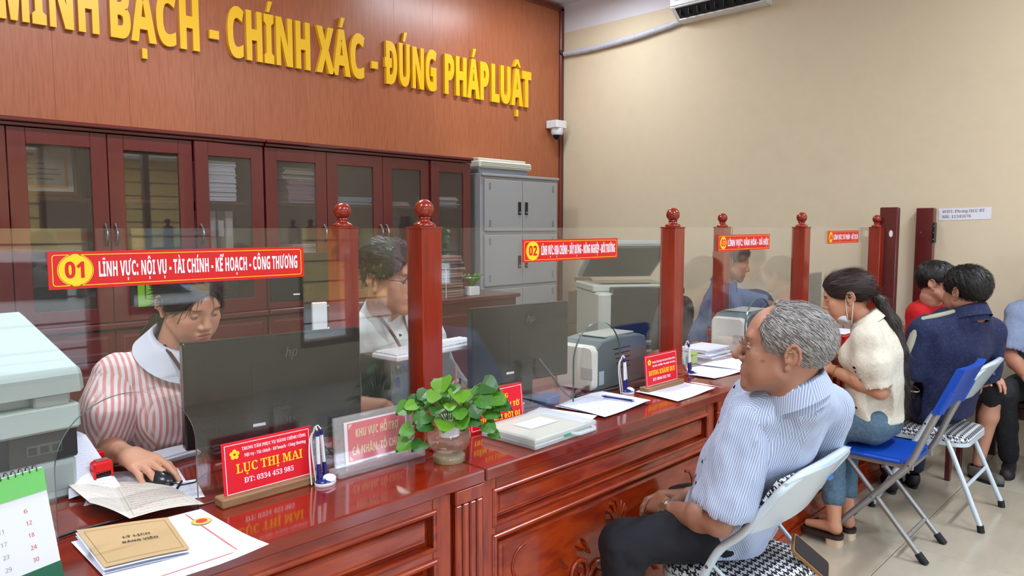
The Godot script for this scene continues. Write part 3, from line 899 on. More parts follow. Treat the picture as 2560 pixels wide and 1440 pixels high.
func build_back_row() -> void:
	var hm := handle_mesh()
	var units := [[0.43, [0.43, 0.877, 1.345, 1.812, 2.26], [-1, 1, -1, -1], "long dark red glass-fronted bookcase holding the framed certificate"], [2.27, [2.27, 2.722, 3.19, 3.628, 4.06], [1, 1, -1, -1], "dark red glass-fronted bookcase next to the grey steel cabinet"]]
	for ui in 2:
		var u = units[ui]
		var xs: Array = u[1]
		var x0: float = xs[0]
		var x1: float = xs[4]
		var cx := (x0 + x1) / 2
		var t := thing("bookcase", u[3], "bookcase", Vector3(cx, 0, ZCAB), 0.0, "dark red bookcases along the back wall")
		var D := 0.385
		bx(t, "cornice", Vector3(0, 2.047, -D / 2 + 0.02), Vector3(x1 - x0, 0.022, D + 0.045), M.dark_wood_x, 0.005)
		bx(t, "cornice_moulding", Vector3(0, 2.026, -D / 2 + 0.008), Vector3(x1 - x0 - 0.004, 0.02, D + 0.02), M.dark_wood_x, 0.004)
		var inner := [x0 + 0.009, xs[2], x1 - 0.009]
		for x in inner:
			bx(t, "side_panel", Vector3(x - cx, 1.01, -D / 2 - 0.014), Vector3(0.018, 2.0, D - 0.03), M.dark_wood, 0.001)
		bx(t, "back_panel", Vector3(0, 1.01, -D + 0.002), Vector3(x1 - x0 - 0.01, 2.0, 0.008), M.inside_wood, 0.0)
		for y in [0.975, 1.31, 1.648]:
			for k in 2:
				var a: float = inner[k] + 0.01
				var b: float = inner[k + 1] - 0.01
				bx(t, "shelf", Vector3((a + b) / 2 - cx, y, -D / 2 - 0.02), Vector3(b - a, 0.018, D - 0.06), M.dark_wood_x, 0.001)
		bx(t, "plinth", Vector3(0, 0.04, -D / 2), Vector3(x1 - x0 - 0.02, 0.08, D - 0.03), M.dark_wood_x, 0.002)
		bx(t, "waist_ledge", Vector3(0, 0.945, -D / 2 + 0.012), Vector3(x1 - x0, 0.03, D + 0.03), M.dark_wood_x, 0.006)
		for k in 4:
			var ajar := 0.0
			if ui == 0 and k == 3: ajar = 0.06
			if ui == 1 and k == 3: ajar = 0.05
			cabinet_door(t, xs[k], xs[k + 1], 0.965, 2.012, u[2][k], hm, ajar)
			# solid lower door with a drawer above
			var w: float = xs[k + 1] - xs[k] - 0.004
			var c: float = (xs[k] + xs[k + 1]) / 2 - cx
			var dr := bx(t, "drawer", Vector3(c, 0.835, -0.01), Vector3(w, 0.16, 0.022), M.dark_wood_x, 0.003)
			put(dr, "drawer_panel", panel_mesh(w - 0.06, 0.11, 0.02, 0.008), M.dark_wood_x, Vector3(0, 0, 0.011))
			var ld := bx(t, "lower_door", Vector3(c, 0.415, -0.01), Vector3(w, 0.66, 0.022), M.dark_wood, 0.003)
			put(ld, "door_panel", panel_mesh(w - 0.12, 0.54, 0.03, 0.008), M.dark_wood, Vector3(0, 0, 0.011))
	# what stands on the shelves
	var S1 := 1.658
	var S2 := 1.32
	var S3 := 0.985
	framed_certificate(Vector3(1.02, S1, ZCAB - 0.16))
	paper_stack("paper_stack", "tall even stack of white paper on the upper bookcase shelf", Vector3(1.98, S1, ZCAB - 0.16), 0.21, 0.28, 26, 0.0095, M.paper, 0.004)
	paper_stack("document_bundle", "stack of lilac printed forms wrapped in clear plastic", Vector3(2.58, S1, ZCAB - 0.16), 0.26, 0.24, 15, 0.0105, mat(Color(0.66, 0.55, 0.62), 0.8), 0.008)
	paper_stack("plastic_packet", "crinkled clear plastic packets on top of the lilac forms", Vector3(2.56, S1 + 0.159, ZCAB - 0.16), 0.27, 0.22, 5, 0.016, mat(Color(0.70, 0.69, 0.66), 0.15), 0.012)
	paper_stack("folder_stack", "flat pile of pale blue folders on the upper shelf", Vector3(2.98, S1, ZCAB - 0.15), 0.30, 0.22, 5, 0.011, mat(Color(0.62, 0.68, 0.76), 0.7), 0.02)
	paper_stack("document_pile", "low pile of pink and white papers on the upper shelf", Vector3(3.36, S1, ZCAB - 0.15), 0.22, 0.2, 3, 0.011, mat(Color(0.76, 0.70, 0.70), 0.7), 0.02)
	paper_stack("document_pile", "pile of loose white papers on the shelf nearest the steel cabinet", Vector3(3.84, S1, ZCAB - 0.16), 0.24, 0.22, 9, 0.009, M.paper, 0.018)
	paper_stack("document_pile", "loose white papers on the lower bookcase shelf behind the seated woman", Vector3(1.93, S3, ZCAB - 0.15), 0.26, 0.2, 5, 0.009, M.paper, 0.02)
	for k in 4:
		var bk := thing("ring_binder", ["cream ring binder standing left of four on the middle shelf", "cream ring binder second of four on the middle shelf", "grey ring binder third of four on the middle shelf", "cream ring binder rightmost of four on the middle shelf"][k], "binder", Vector3(1.90 + 0.055 * k, S3, ZCAB - 0.2), 0.0, "ring binders on the lower shelf")
		if k == 0: bk.position.z = ZCAB - 0.26
		var m := mat([Color(0.78, 0.74, 0.65), Color(0.72, 0.69, 0.62), Color(0.42, 0.42, 0.42), Color(0.80, 0.77, 0.70)][k], 0.6)
		bk.position.y = S2
		bx(bk, "cover", Vector3(0, 0.14, 0), Vector3(0.05, 0.28, 0.22), m, 0.004)
		bx(bk, "spine_label", Vector3(0, 0.17, 0.1105), Vector3(0.034, 0.10, 0.001), M.white, 0.0)
	paper_stack("paper_ream", "white paper pile on the lower shelf above the drawers", Vector3(2.60, S2, ZCAB - 0.16), 0.24, 0.2, 6, 0.01, M.paper, 0.01)
	# lime green packet hung on a lower door
	var pk := thing("blister_packet", "lime green hanging packet with a grey card top, on the bookcase front", "packet", Vector3(1.52, 1.04, ZCAB + 0.004))
	bx(pk, "pouch", Vector3(0, 0.09, 0.006), Vector3(0.105, 0.18, 0.012), mat(Color(0.42, 0.62, 0.03), 0.4), 0.004)
	bx(pk, "card_top", Vector3(-0.005, 0.215, 0.004), Vector3(0.08, 0.07, 0.004), mat(Color(0.36, 0.39, 0.41), 0.5), 0.001)
	bx(pk, "pen_print", Vector3(-0.012, 0.10, 0.0125), Vector3(0.006, 0.11, 0.001), M.dark, 0.0)
	# grey steel cabinet
	var c := thing("steel_cabinet", "grey steel filing cabinet with double doors in the room corner", "cabinet", Vector3(4.647, 0, -4.42))
	var W := 0.974
	bx(c, "carcass", Vector3(0, 0.973, -0.205), Vector3(W, 1.946, 0.37), M.grey_paint, 0.004)
	var slot := G.new()
	for k in 5: slot.box(Vector3(0, 0.012 * (k - 2), 0), Vector3(0.022, 0.004, 0.002), 0.0)
	var slots := slot.commit()
	for r in 4:
		var y0 := 0.06 + r * 0.465
		for s in [-1.0, 1.0]:
			var d := bx(c, "door", Vector3(s * 0.229, y0 + 0.225, -0.008), Vector3(0.452, 0.432, 0.02), M.grey_paint, 0.003)
			put(d, "vent_slots", slots, M.grey_dark, Vector3(s * 0.17, 0.16, 0.0103))
			put(d, "vent_slots", slots, M.grey_dark, Vector3(s * 0.17, -0.15, 0.0103))
			var h := bx(d, "lock_handle", Vector3(-s * 0.186, -0.02, 0.013), Vector3(0.034, 0.11, 0.008), M.black, 0.003)
			bx(h, "lock_barrel", Vector3(0, -0.035, 0.006), Vector3(0.014, 0.014, 0.008), M.steel, 0.004)
	bx(c, "top_frame", Vector3(0, 1.935, -0.008), Vector3(W, 0.022, 0.02), M.grey_paint, 0.003)
	# flat scanner on top
	var sc := thing("flatbed_scanner", "white and grey flatbed scanner lying on top of the steel cabinet", "scanner", Vector3(4.50, 1.946, -4.66))
	bx(sc, "base", Vector3(-0.02, 0.025, 0), Vector3(0.60, 0.05, 0.36), mat(Color(0.42, 0.45, 0.48), 0.5), 0.008)
	bx(sc, "body", Vector3(0, 0.08, 0), Vector3(0.64, 0.062, 0.38), M.ivory, 0.012)
	for k in 3: bx(sc, "groove", Vector3(0, 0.066 + 0.014 * k, 0.1905), Vector3(0.6, 0.002, 0.002), M.grey_dark, 0.0)
	bx(sc, "lid", Vector3(-0.02, 0.122, -0.01), Vector3(0.58, 0.022, 0.34), M.ivory, 0.009)

func framed_certificate(at: Vector3) -> void:
	var t := thing("framed_certificate", "gold framed certificate leaning behind the bookcase glass", "certificate", at)
	t.rotation.x = -0.10
	var w := 0.46
	var h := 0.33
	bx(t, "frame_backing", Vector3(0, h / 2, -0.008), Vector3(w, h, 0.012), M.inside_wood, 0.0)
	put(t, "gilt_frame", frame_mesh(w - 0.07, h - 0.07, 0.035, 0.02), mat(Color(0.55, 0.40, 0.16), 0.35, 0.6), Vector3(0, h / 2, -0.002))
	bx(t, "sheet", Vector3(0, h / 2, 0.0), Vector3(w - 0.07, h - 0.07, 0.002), mat(Color(0.82, 0.81, 0.76), 0.7), 0.0)
	put(t, "printed_border", frame_mesh(w - 0.15, h - 0.14, 0.016, 0.0012), mat(Color(0.83, 0.60, 0.28), 0.7), Vector3(0, h / 2, 0.0012))
	var g := G.new()
	g.lathe([Vector2(0, 0), Vector2(0.018, 0), Vector2(0.018, 0.001), Vector2(0, 0.001)], 20, Transform3D(Basis(Vector3(1, 0, 0), Vector3(0, 0, 1), Vector3(0, -1, 0)), Vector3(0, h * 0.74, 0.002)))
	put(t, "red_emblem", g.commit(), mat(Color(0.78, 0.25, 0.14), 0.7))
	for k in 4: bx(t, "text_line", Vector3(0.0, h * 0.56 - 0.027 * k, 0.0016), Vector3([0.12, 0.26, 0.27, 0.2][k], 0.005, 0.0006), mat(Color(0.45, 0.42, 0.40), 0.8), 0.0)

func paper_stack(called: String, label: String, at: Vector3, w: float, d: float, n: int, th: float, m: Material, jitter: float, turn := 0.0, group := "") -> Node3D:
	var t := thing(called, label, "papers", at, turn, group)
	var r := RandomNumberGenerator.new()
	r.seed = int(at.x * 1000) + n
	for k in n:
		var g := G.new()
		g.box(Vector3.ZERO, Vector3(w, th * 0.93, d), th * 0.2)
		var o := put(t, "sheaf", g.commit(), m, Vector3(r.randf_range(-1, 1) * jitter, th * (k + 0.5), r.randf_range(-1, 1) * jitter))
		o.rotation.y = r.randf_range(-1, 1) * jitter * 2.0
	return t

func build_wall_things() -> void:
	# raised gold lettering
	var f := font("Droid Sans", true, 0.8)
	var words := [["MINH", 0.945, 1.442, "MINH"], ["BẠCH", 1.50, 2.03, "BẠCH"], ["-", 2.10, 2.165, ""], ["CHÍNH", 2.222, 2.83, "CHÍNH"], ["XÁC", 2.90, 3.287, "XÁC"], ["-", 3.365, 3.425, ""], ["ĐÚNG", 3.498, 4.01, "ĐÚNG"], ["PHÁP", 4.10, 4.613, "PHÁP"], ["LUẬT", 4.652, 5.166, "LUẬT"]]
	for w in words:
		var s: String = w[0]
		var lab := "raised gold wall letters reading %s" % s
		if s == "-": lab = "small gold dash on the wall %s" % ("between the words BẠCH and CHÍNH" if w[1] < 3 else "between the words XÁC and ĐÚNG")
		var t := thing("wall_word" if s != "-" else "wall_dash", lab, "lettering", Vector3(w[1], 2.63, ZB + 0.001), 0.0, "gold motto on the back wall")
		if s == "-":
			bx(t, "letter", Vector3((w[2] - w[1]) / 2, 0.125, 0.017), Vector3(w[2] - w[1], 0.058, 0.03), M.gold, 0.003)
			continue
		var total := -0.08
		for ch in s: total += glyph(ch, f)[1]
		var sx: float = (w[2] - w[1]) / total
		var x := -0.04
		for ch in s:
			var q := glyph(ch, f)
			var g := G.new()
			add_glyph(g, q[0], Transform3D(Basis.from_scale(Vector3(sx, 0.312 / 0.46, 3.0)), Vector3(0, 0.22 * 0.312 / 0.46, 0.016)))
			put(t, "letter", g.commit(), M.gold, Vector3(x * sx, 0, 0))
			x += q[1]
	# dome camera
	var c := thing("dome_camera", "white dome security camera on a square bracket by the wall corner", "camera", Vector3(5.50, 2.50, ZB + 0.0))
	bx(c, "bracket", Vector3(0, 0.0, 0.075), Vector3(0.15, 0.075, 0.14), M.white, 0.006)
	var g := G.new()
	g.lathe([Vector2(0, -0.038), Vector2(0.06, -0.038), Vector2(0.062, -0.075), Vector2(0.05, -0.10), Vector2(0, -0.10)], 24, Transform3D(Basis.IDENTITY, Vector3(0, 0, 0.085)))
	put(c, "housing", g.commit(), M.white)
	var d := G.new()
	var pr := [Vector2(0, -0.145)]
	for k in 7: pr.append(Vector2(sin(k / 6.0 * PI / 2) * 0.042, -0.10 - cos(k / 6.0 * PI / 2) * 0.045))
	d.lathe(pr, 24, Transform3D(Basis.IDENTITY, Vector3(0, 0, 0.085)))
	put(c, "lens_dome", d.commit(), mat(Color(0.03, 0.035, 0.045), 0.08))
	# split air conditioner on the right wall
	var ac := thing("air_conditioner", "white wall-mounted air conditioner under the ceiling", "air conditioner", Vector3(X1, 3.25, -3.08))
	var h := 0.285
	var bp := PackedVector2Array([Vector2(0, 0.0), Vector2(0.0, h), Vector2(-0.17, h), Vector2(-0.205, h - 0.03), Vector2(-0.205, 0.095), Vector2(-0.10, 0.012), Vector2(-0.06, 0.0)])
	var ga := G.new()
	ga.prism(bp, -0.40, 0.40)
	put(ac, "body", ga.commit(), M.white)
	var front := bx(ac, "front_panel", Vector3(-0.209, 0.20, 0), Vector3(0.012, 0.19, 0.80), M.white, 0.004)
	bx(front, "panel_line", Vector3(-0.0065, -0.055, 0), Vector3(0.001, 0.003, 0.72), M.grey_dark, 0.0)
	var gv := G.new()
	gv.quad(Vector3(-0.198, 0.088, -0.36), Vector3(-0.198, 0.088, 0.36), Vector3(-0.115, 0.0222, 0.36), Vector3(-0.115, 0.0222, -0.36), Vector3(-1, -1, 0))
	var vent := put(ac, "air_outlet", gv.commit(), mat(Color(0.05, 0.065, 0.10), 0.6), Vector3(-0.002, -0.002, 0))
	for k in 9:
		bx(vent, "louvre_fin", Vector3(-0.157, 0.052, -0.32 + 0.08 * k), Vector3(0.05, 0.045, 0.004), mat(Color(0.10, 0.12, 0.16), 0.5), 0.0)
	bx(ac, "flap", Vector3(-0.108, 0.012, 0), Vector3(0.02, 0.012, 0.74), M.white, 0.004)
	# wrapped pipe running from the unit to the panelled wall
	var pp := []
	var r := RandomNumberGenerator.new()
	r.seed = 5
	for k in 25:
		var q := k / 24.0
		pp.append(Vector3(X1 - 0.032 + r.randf_range(-0.002, 0.002), lerpf(3.207, 3.275, q) - 0.028 * sin(PI * q) + r.randf_range(-0.003, 0.003), lerpf(ZB + 0.05, -3.47, q)))
	var pipe := thing("wrapped_pipe", "tape-wrapped refrigerant pipe sagging along the beige wall", "pipe", Vector3(X1 - 0.03, 3.2, -4.2))
	var loc := []
	for p in pp: loc.append(p - pipe.position)
	var gp := G.new()
	gp.tube(loc, 0.027, 12)
	var pm := mat(Color.WHITE, 0.55)
	triplanar(pm, noise_tex(0.03, [Color(0.62, 0.63, 0.68), Color(0.74, 0.75, 0.79), Color(0.68, 0.69, 0.73)], 61, 256), Vector3(2, 6, 6))
	put(pipe, "tube", gp.commit(), pm)
	for k in 11:
		var a: Vector3 = loc[2 * k + 1]
		var b: Vector3 = loc[2 * k + 2]
		var gb := G.new()
		gb.cyl(a, a.lerp(b, 0.35), 0.0285, 0.0285, 12)
		put(pipe, "tape_turn", gb.commit(), pm)
	var ge := G.new()
	ge.cyl(loc[0] + Vector3(-0.02, 0, -0.02), loc[0] + Vector3(-0.03, 0.035, -0.03), 0.016, 0.014, 10)
	put(pipe, "pipe_end", ge.commit(), M.dark)
	# swing gate jambs
	var gate := [[5.275, "dark red gate jamb at the end of the counter", 0.0], [5.63, "dark red gate jamb screwed to the beige wall, with a black hinge", 1.0]]
	for q in gate:
		var j := thing("gate_jamb", q[1], "post", Vector3(q[0] if q[2] == 0.0 else X1 - 0.035, 0, -1.62 if q[2] == 0.0 else -1.50), 0.0, "gate jambs")
		bx(j, "jamb_board", Vector3(0, 0.815, 0), Vector3(0.06 if q[2] == 0.0 else 0.066, 1.63, 0.11), M.dark_wood, 0.004)
		if q[2] == 1.0:
			var hg := bx(j, "hinge", Vector3(-0.02, 1.46, 0.062), Vector3(0.05, 0.14, 0.012), M.black, 0.002)
			for k in 3: bx(hg, "hinge_screw", Vector3(-0.027, 0.045 - 0.045 * k, 0), Vector3(0.004, 0.008, 0.008), M.steel, 0.002)
			bx(j, "bolt_cap", Vector3(-0.034, 1.46, -0.02), Vector3(0.003, 0.012, 0.012), M.steel, 0.002)
		else:
			var st := G.new()
			st.lathe([Vector2(0, 0), Vector2(0.012, 0), Vector2(0.012, 0.001), Vector2(0, 0.001)], 16, Transform3D(Basis(Vector3(0, 0, 1), Vector3(-1, 0, 0), Vector3(0, 1.9, 0)), Vector3(-0.031, 1.455, 0.02)))
			put(j, "oval_sticker", st.commit(), M.white)
	# taped notice
	var n := thing("wifi_notice", "small white paper notice with wireless password on the beige wall", "notice", Vector3(X1 - 0.0015, 1.545, -1.43))
	var tn := Basis(Vector3(0, 0, 1), Vector3(0, 1, 0), Vector3(-1, 0, 0))
	n.transform = Transform3D(tn * Basis(Vector3(0, 0, 1), 0.025), n.position)
	bx(n, "sheet", Vector3(0.155, 0.039, 0), Vector3(0.31, 0.08, 0.0008), mat(Color(0.86, 0.86, 0.90), 0.8), 0.0)
	var ink := mat(Color(0.12, 0.12, 0.15), 0.8)
	printed(n, "lettering", "WIFI: Phong HCC BT", font("Droid Serif", false), ink, Transform3D(Basis.IDENTITY, Vector3(0.022, 0.049, 0.0004)), 0.25, 0.019)
	printed(n, "lettering", "MK: 12345678", font("Droid Serif", false), ink, Transform3D(Basis.IDENTITY, Vector3(0.022, 0.014, 0.0004)), 0.17, 0.019)
# ---------------------------------------------------------------- chairs
func houndstooth() -> ImageTexture:
	var im := Image.create(32, 32, false, Image.FORMAT_RGB8)
	var d := Color(0.06, 0.065, 0.08)
	var l := Color(0.86, 0.87, 0.88)
	for y in 32:
		for x in 32:
			var a := x / 8
			var b := y / 8
			var warp := (a % 4) < 2
			var weft := (b % 4) < 2
			var top := ((x / 4 + y / 4) % 4) < 2
			im.set_pixel(x, y, d if (warp if top else weft) else l)
	return ImageTexture.create_from_image(im)

func arc_path(pts: Array, r: float) -> Array:
	# polyline with rounded corners
	var out := [pts[0]]
	for i in range(1, pts.size() - 1):
		var p: Vector3 = pts[i]
		var a: Vector3 = (pts[i - 1] - p)
		var b: Vector3 = (pts[i + 1] - p)
		var k := minf(r, minf(a.length(), b.length()) * 0.45)
		var p0 := p + a.normalized() * k
		var p1 := p + b.normalized() * k
		for s in 5:
			var t := s / 4.0
			out.append(p0.lerp(p, t).lerp(p.lerp(p1, t), t))
	out.append(pts[-1])
	return out

func padded_chair(label: String, at: Vector3, turn := 0.0) -> void:
	var t := thing("folding_chair", label, "chair", at, turn, "white folding chairs with checked pads")
	var W := 0.235
	var check := triplanar(mat(Color.WHITE, 0.8), M.check, Vector3(38, 38, 38), false)
	# the continuous frame: front foot, kink, up over the back, down the other side
	for s in [-1.0, 1.0]:
		var g := G.new()
		g.tube(arc_path([Vector3(s * (W + 0.012), 0.02, -0.50), Vector3(s * W, 0.565, -0.234), Vector3(s * W, 0.625, -0.165), Vector3(s * (W - 0.002), 0.79, -0.05), Vector3(s * (W - 0.07), 0.812, -0.035), Vector3(0, 0.815, -0.028)], 0.06), 0.0125, 10)
		put(t, "frame_tube", g.commit(), M.white_lacquer)
		var l := G.new()
		l.tube([Vector3(s * (W - 0.028), 0.425, -0.175), Vector3(s * (W - 0.005), 0.02, -0.005)], 0.0125, 10)
		put(t, "rear_leg", l.commit(), M.white_lacquer)
		for q in [Vector3(s * (W + 0.012), 0, -0.507), Vector3(s * (W - 0.005), 0, -0.003)]:
			var f := G.new()
			f.cyl(q + Vector3(0, 0, 0), q + Vector3(0, 0.035, 0.006 if q.z < -0.2 else -0.006), 0.0165, 0.0155, 10)
			put(t, "rubber_foot", f.commit(), M.rubber)
		var b := G.new()
		b.cyl(Vector3(s * (W + 0.014), 0.50, -0.268), Vector3(s * (W - 0.02), 0.50, -0.268), 0.006, 0.006, 8)
		put(t, "pivot_bolt", b.commit(), M.steel)
		var br := G.new()
		br.tube([Vector3(s * (W - 0.016), 0.50, -0.268), Vector3(s * (W - 0.03), 0.43, -0.18)], 0.009, 6, 0.4, Vector3(1, 0, 0))
		put(t, "seat_bracket", br.commit(), M.white_lacquer)
	for e in [[W - 0.015, 0.205, -0.083], [W + 0.004, 0.22, -0.402]]:
		var c := G.new()
		c.tube([Vector3(-e[0], e[1], e[2]), Vector3(e[0], e[1], e[2])], 0.009, 8)
		put(t, "cross_bar", c.commit(), M.white_lacquer)
	# seat: white pan and checked cushion
	var poly := rect_poly(-0.215, -0.47, 0.215, -0.085, 0.07, 6)
	var up := Basis(Vector3(1, 0, 0), Vector3(0, 0, 1), Vector3(0, -1, 0))
	var pan := G.new()
	pan.prism(poly, -0.418, -0.398, Transform3D(Basis(Vector3(1, 0, 0), Vector3(0, 0, 1), Vector3(0, -1, 0)), Vector3.ZERO))
	put(t, "seat_pan", pan.commit(), M.white_lacquer)
	var cu := G.new()
	var levels := [[0.0, 0.418], [-0.004, 0.428], [0.004, 0.44], [0.03, 0.449], [0.09, 0.454]]
	for i in levels.size() - 1:
		var A := rect_poly(-0.21 + levels[i][0], -0.465 + levels[i][0], 0.21 - levels[i][0], -0.09 - levels[i][0], 0.068, 6)
		var B := rect_poly(-0.21 + levels[i + 1][0], -0.465 + levels[i + 1][0], 0.21 - levels[i + 1][0], -0.09 - levels[i + 1][0], 0.068, 6)
		for k in A.size():
			var n := (k + 1) % A.size()
			cu.quad(Vector3(A[k].x, levels[i][1], A[k].y), Vector3(A[n].x, levels[i][1], A[n].y), Vector3(B[n].x, levels[i + 1][1], B[n].y), Vector3(B[k].x, levels[i + 1][1], B[k].y), Vector3(A[k].x, 0.2 + i * 0.15, A[k].y + 0.28))
	var last := rect_poly(-0.21 + 0.09, -0.465 + 0.09, 0.21 - 0.09, -0.09 - 0.09, 0.068, 6)
	for k in last.size():
		var n := (k + 1) % last.size()
		cu.flat(Vector3(0, 0.455, -0.2775), Vector3(last[k].x, 0.454, last[k].y), Vector3(last[n].x, 0.454, last[n].y), Vector3(0, 1, 0))
	put(t, "seat_cushion", cu.commit(), check)
	# backrest: curved white shell with a checked pad on its front
	var shape := func(u: float, v: float, off: float) -> Vector3:
		var x := lerpf(-W + 0.004, W - 0.004, u)
		var bow := 0.035 * (1.0 - pow(2.0 * u - 1.0, 2.0))
		var y := lerpf(0.632, 0.806, v)
		return Vector3(x, y + 0.012 * (1.0 - pow(2.0 * u - 1.0, 4.0)) * v, lerpf(-0.152, -0.045, v) + bow + off)
	for q in [["back_shell", 0.008, -0.006, M.white_lacquer], ["back_pad", -0.008, -0.026, check]]:
		var bg := G.new()
		bg.grid(14, 6, func(u, v): return shape.call(u, v, q[1]))
		bg.grid(14, 6, func(u, v): return shape.call(1.0 - u, v, q[2]))
		for e in [0.0, 1.0]:
			for k in 14:
				var u0 := k / 14.0
				var u1 := (k + 1) / 14.0
				bg.quad(shape.call(u0, e, q[1]), shape.call(u1, e, q[1]), shape.call(u1, e, q[2]), shape.call(u0, e, q[2]), Vector3(0, e * 2 - 1, 0))
				if k < 6: bg.quad(shape.call(e, k / 6.0, q[1]), shape.call(e, (k + 1) / 6.0, q[1]), shape.call(e, (k + 1) / 6.0, q[2]), shape.call(e, k / 6.0, q[2]), Vector3(e * 2 - 1, 0, 0))
		put(t, q[0], bg.commit(), q[3])
	var st := G.new()
	st.quad(Vector3(0.05, 0.0, 0), Vector3(0.09, 0, 0), Vector3(0.09, 0.022, 0), Vector3(0.05, 0.022, 0), Vector3(0, 0, 1))
	put(t, "blue_sticker", st.commit(), mat(Color(0.10, 0.45, 0.75), 0.4), Vector3(0.02, 0.735, -0.043), Vector3(-0.55, 0, 0))

func blue_chair(label: String, at: Vector3) -> void:
	# at: middle of the rear feet line, floor
	var t := thing("blue_folding_chair", label, "chair", at)
	var W := 0.168
	var flat_x := Vector3(1, 0, 0)
	for s in [-1.0, 1.0]:
		var g := G.new()
		g.tube(arc_path([Vector3(s * W, 0.03, -0.405), Vector3(s * W, 0.446, -0.055), Vector3(s * W, 0.60, 0.0), Vector3(s * W, 0.885, 0.12)], 0.10), 0.0145, 10, 0.55, flat_x)
		put(t, "back_tube", g.commit(), M.alu)
		var l := G.new()
		l.tube([Vector3(s * (W - 0.026), 0.425, -0.35), Vector3(s * (W - 0.02), 0.03, -0.008)], 0.0125, 10, 0.6, flat_x)
		put(t, "rear_leg", l.commit(), M.alu)
		for q in [[Vector3(s * W, 0.0, -0.43), Vector3(s * W, 0.04, -0.396)], [Vector3(s * (W - 0.02), 0.0, 0.018), Vector3(s * (W - 0.02), 0.04, -0.016)]]:
			var f := G.new()
			f.cyl(q[0], q[1], 0.017, 0.017, 6)
			put(t, "rubber_foot", f.commit(), M.rubber)
		for q in [Vector3(s * (W + 0.008), 0.255, -0.215), Vector3(s * (W + 0.008), 0.437, -0.065), Vector3(s * (W + 0.008), 0.41, -0.17)]:
			var b := G.new()
			b.cyl(q, q + Vector3(-s * 0.03, 0, 0), 0.006, 0.006, 8)
			put(t, "rivet", b.commit(), M.steel)
		bx(t, "seat_rail", Vector3(s * (W - 0.02), 0.427, -0.21), Vector3(0.012, 0.03, 0.32), M.alu, 0.003)
	for e in [[W - 0.02, -0.067], [W, -0.345]]:
		var c := G.new()
		c.tube([Vector3(-e[0], 0.10, e[1]), Vector3(e[0], 0.10, e[1])], 0.008, 8)
		put(t, "cross_bar", c.commit(), M.alu)
	var seat := G.new()
	var sp := PackedVector2Array([Vector2(-0.168, -0.39), Vector2(0.168, -0.39), Vector2(0.175, -0.36), Vector2(0.172, -0.16), Vector2(0.165, -0.09), Vector2(0.14, -0.07), Vector2(0.05, -0.052), Vector2(-0.05, -0.052), Vector2(-0.14, -0.07), Vector2(-0.165, -0.09), Vector2(-0.172, -0.16), Vector2(-0.175, -0.36)])
	seat.prism(sp, -0.462, -0.442, Transform3D(Basis(Vector3(1, 0, 0), Vector3(0, 0, 1), Vector3(0, -1, 0)), Vector3.ZERO))
	put(t, "seat", seat.commit(), M.blue)
	for e in [-1.0, 1.0]:
		var lip := G.new()
		lip.tube(arc_path([Vector3(e * 0.165, 0.446, -0.10), Vector3(e * 0.172, 0.446, -0.16), Vector3(e * 0.174, 0.446, -0.38)], 0.04), 0.011, 8)
		put(t, "seat_lip", lip.commit(), M.blue)
	# moulded backrest wrapping both tubes
	var bk := G.new()
	var f := func(u: float, v: float, o: float) -> Vector3:
		var y := lerpf(0.69, 0.90, v)
		var bow := 0.02 * (1.0 - pow(2 * u - 1, 2.0))
		var dip := 0.03 * (1.0 - v) * (1.0 - pow(2 * u - 1, 2.0))
		return Vector3(lerpf(-W - 0.016, W + 0.016, u), y + dip, 0.005 + (y - 0.62) * 0.42 + bow + o)
	bk.grid(12, 6, func(u, v): return f.call(u, v, 0.017))
	bk.grid(12, 6, func(u, v): return f.call(1 - u, v, -0.017))
	for e in [0.0, 1.0]:
		for k in 12:
			bk.quad(f.call(k / 12.0, e, 0.017), f.call((k + 1) / 12.0, e, 0.017), f.call((k + 1) / 12.0, e, -0.017), f.call(k / 12.0, e, -0.017), Vector3(0, e * 2 - 1, 0))
			if k < 6: bk.quad(f.call(e, k / 6.0, 0.017), f.call(e, (k + 1) / 6.0, 0.017), f.call(e, (k + 1) / 6.0, -0.017), f.call(e, k / 6.0, -0.017), Vector3(e * 2 - 1, 0, 0))
	put(t, "backrest", bk.commit(), M.blue)
	for s in [-1.0, 1.0]:
		var k := G.new()
		k.tube([Vector3(s * W, 0.70, 0.046), Vector3(s * W, 0.80, 0.088)], 0.019, 8)
		put(t, "tube_sleeve", k.commit(), M.blue)

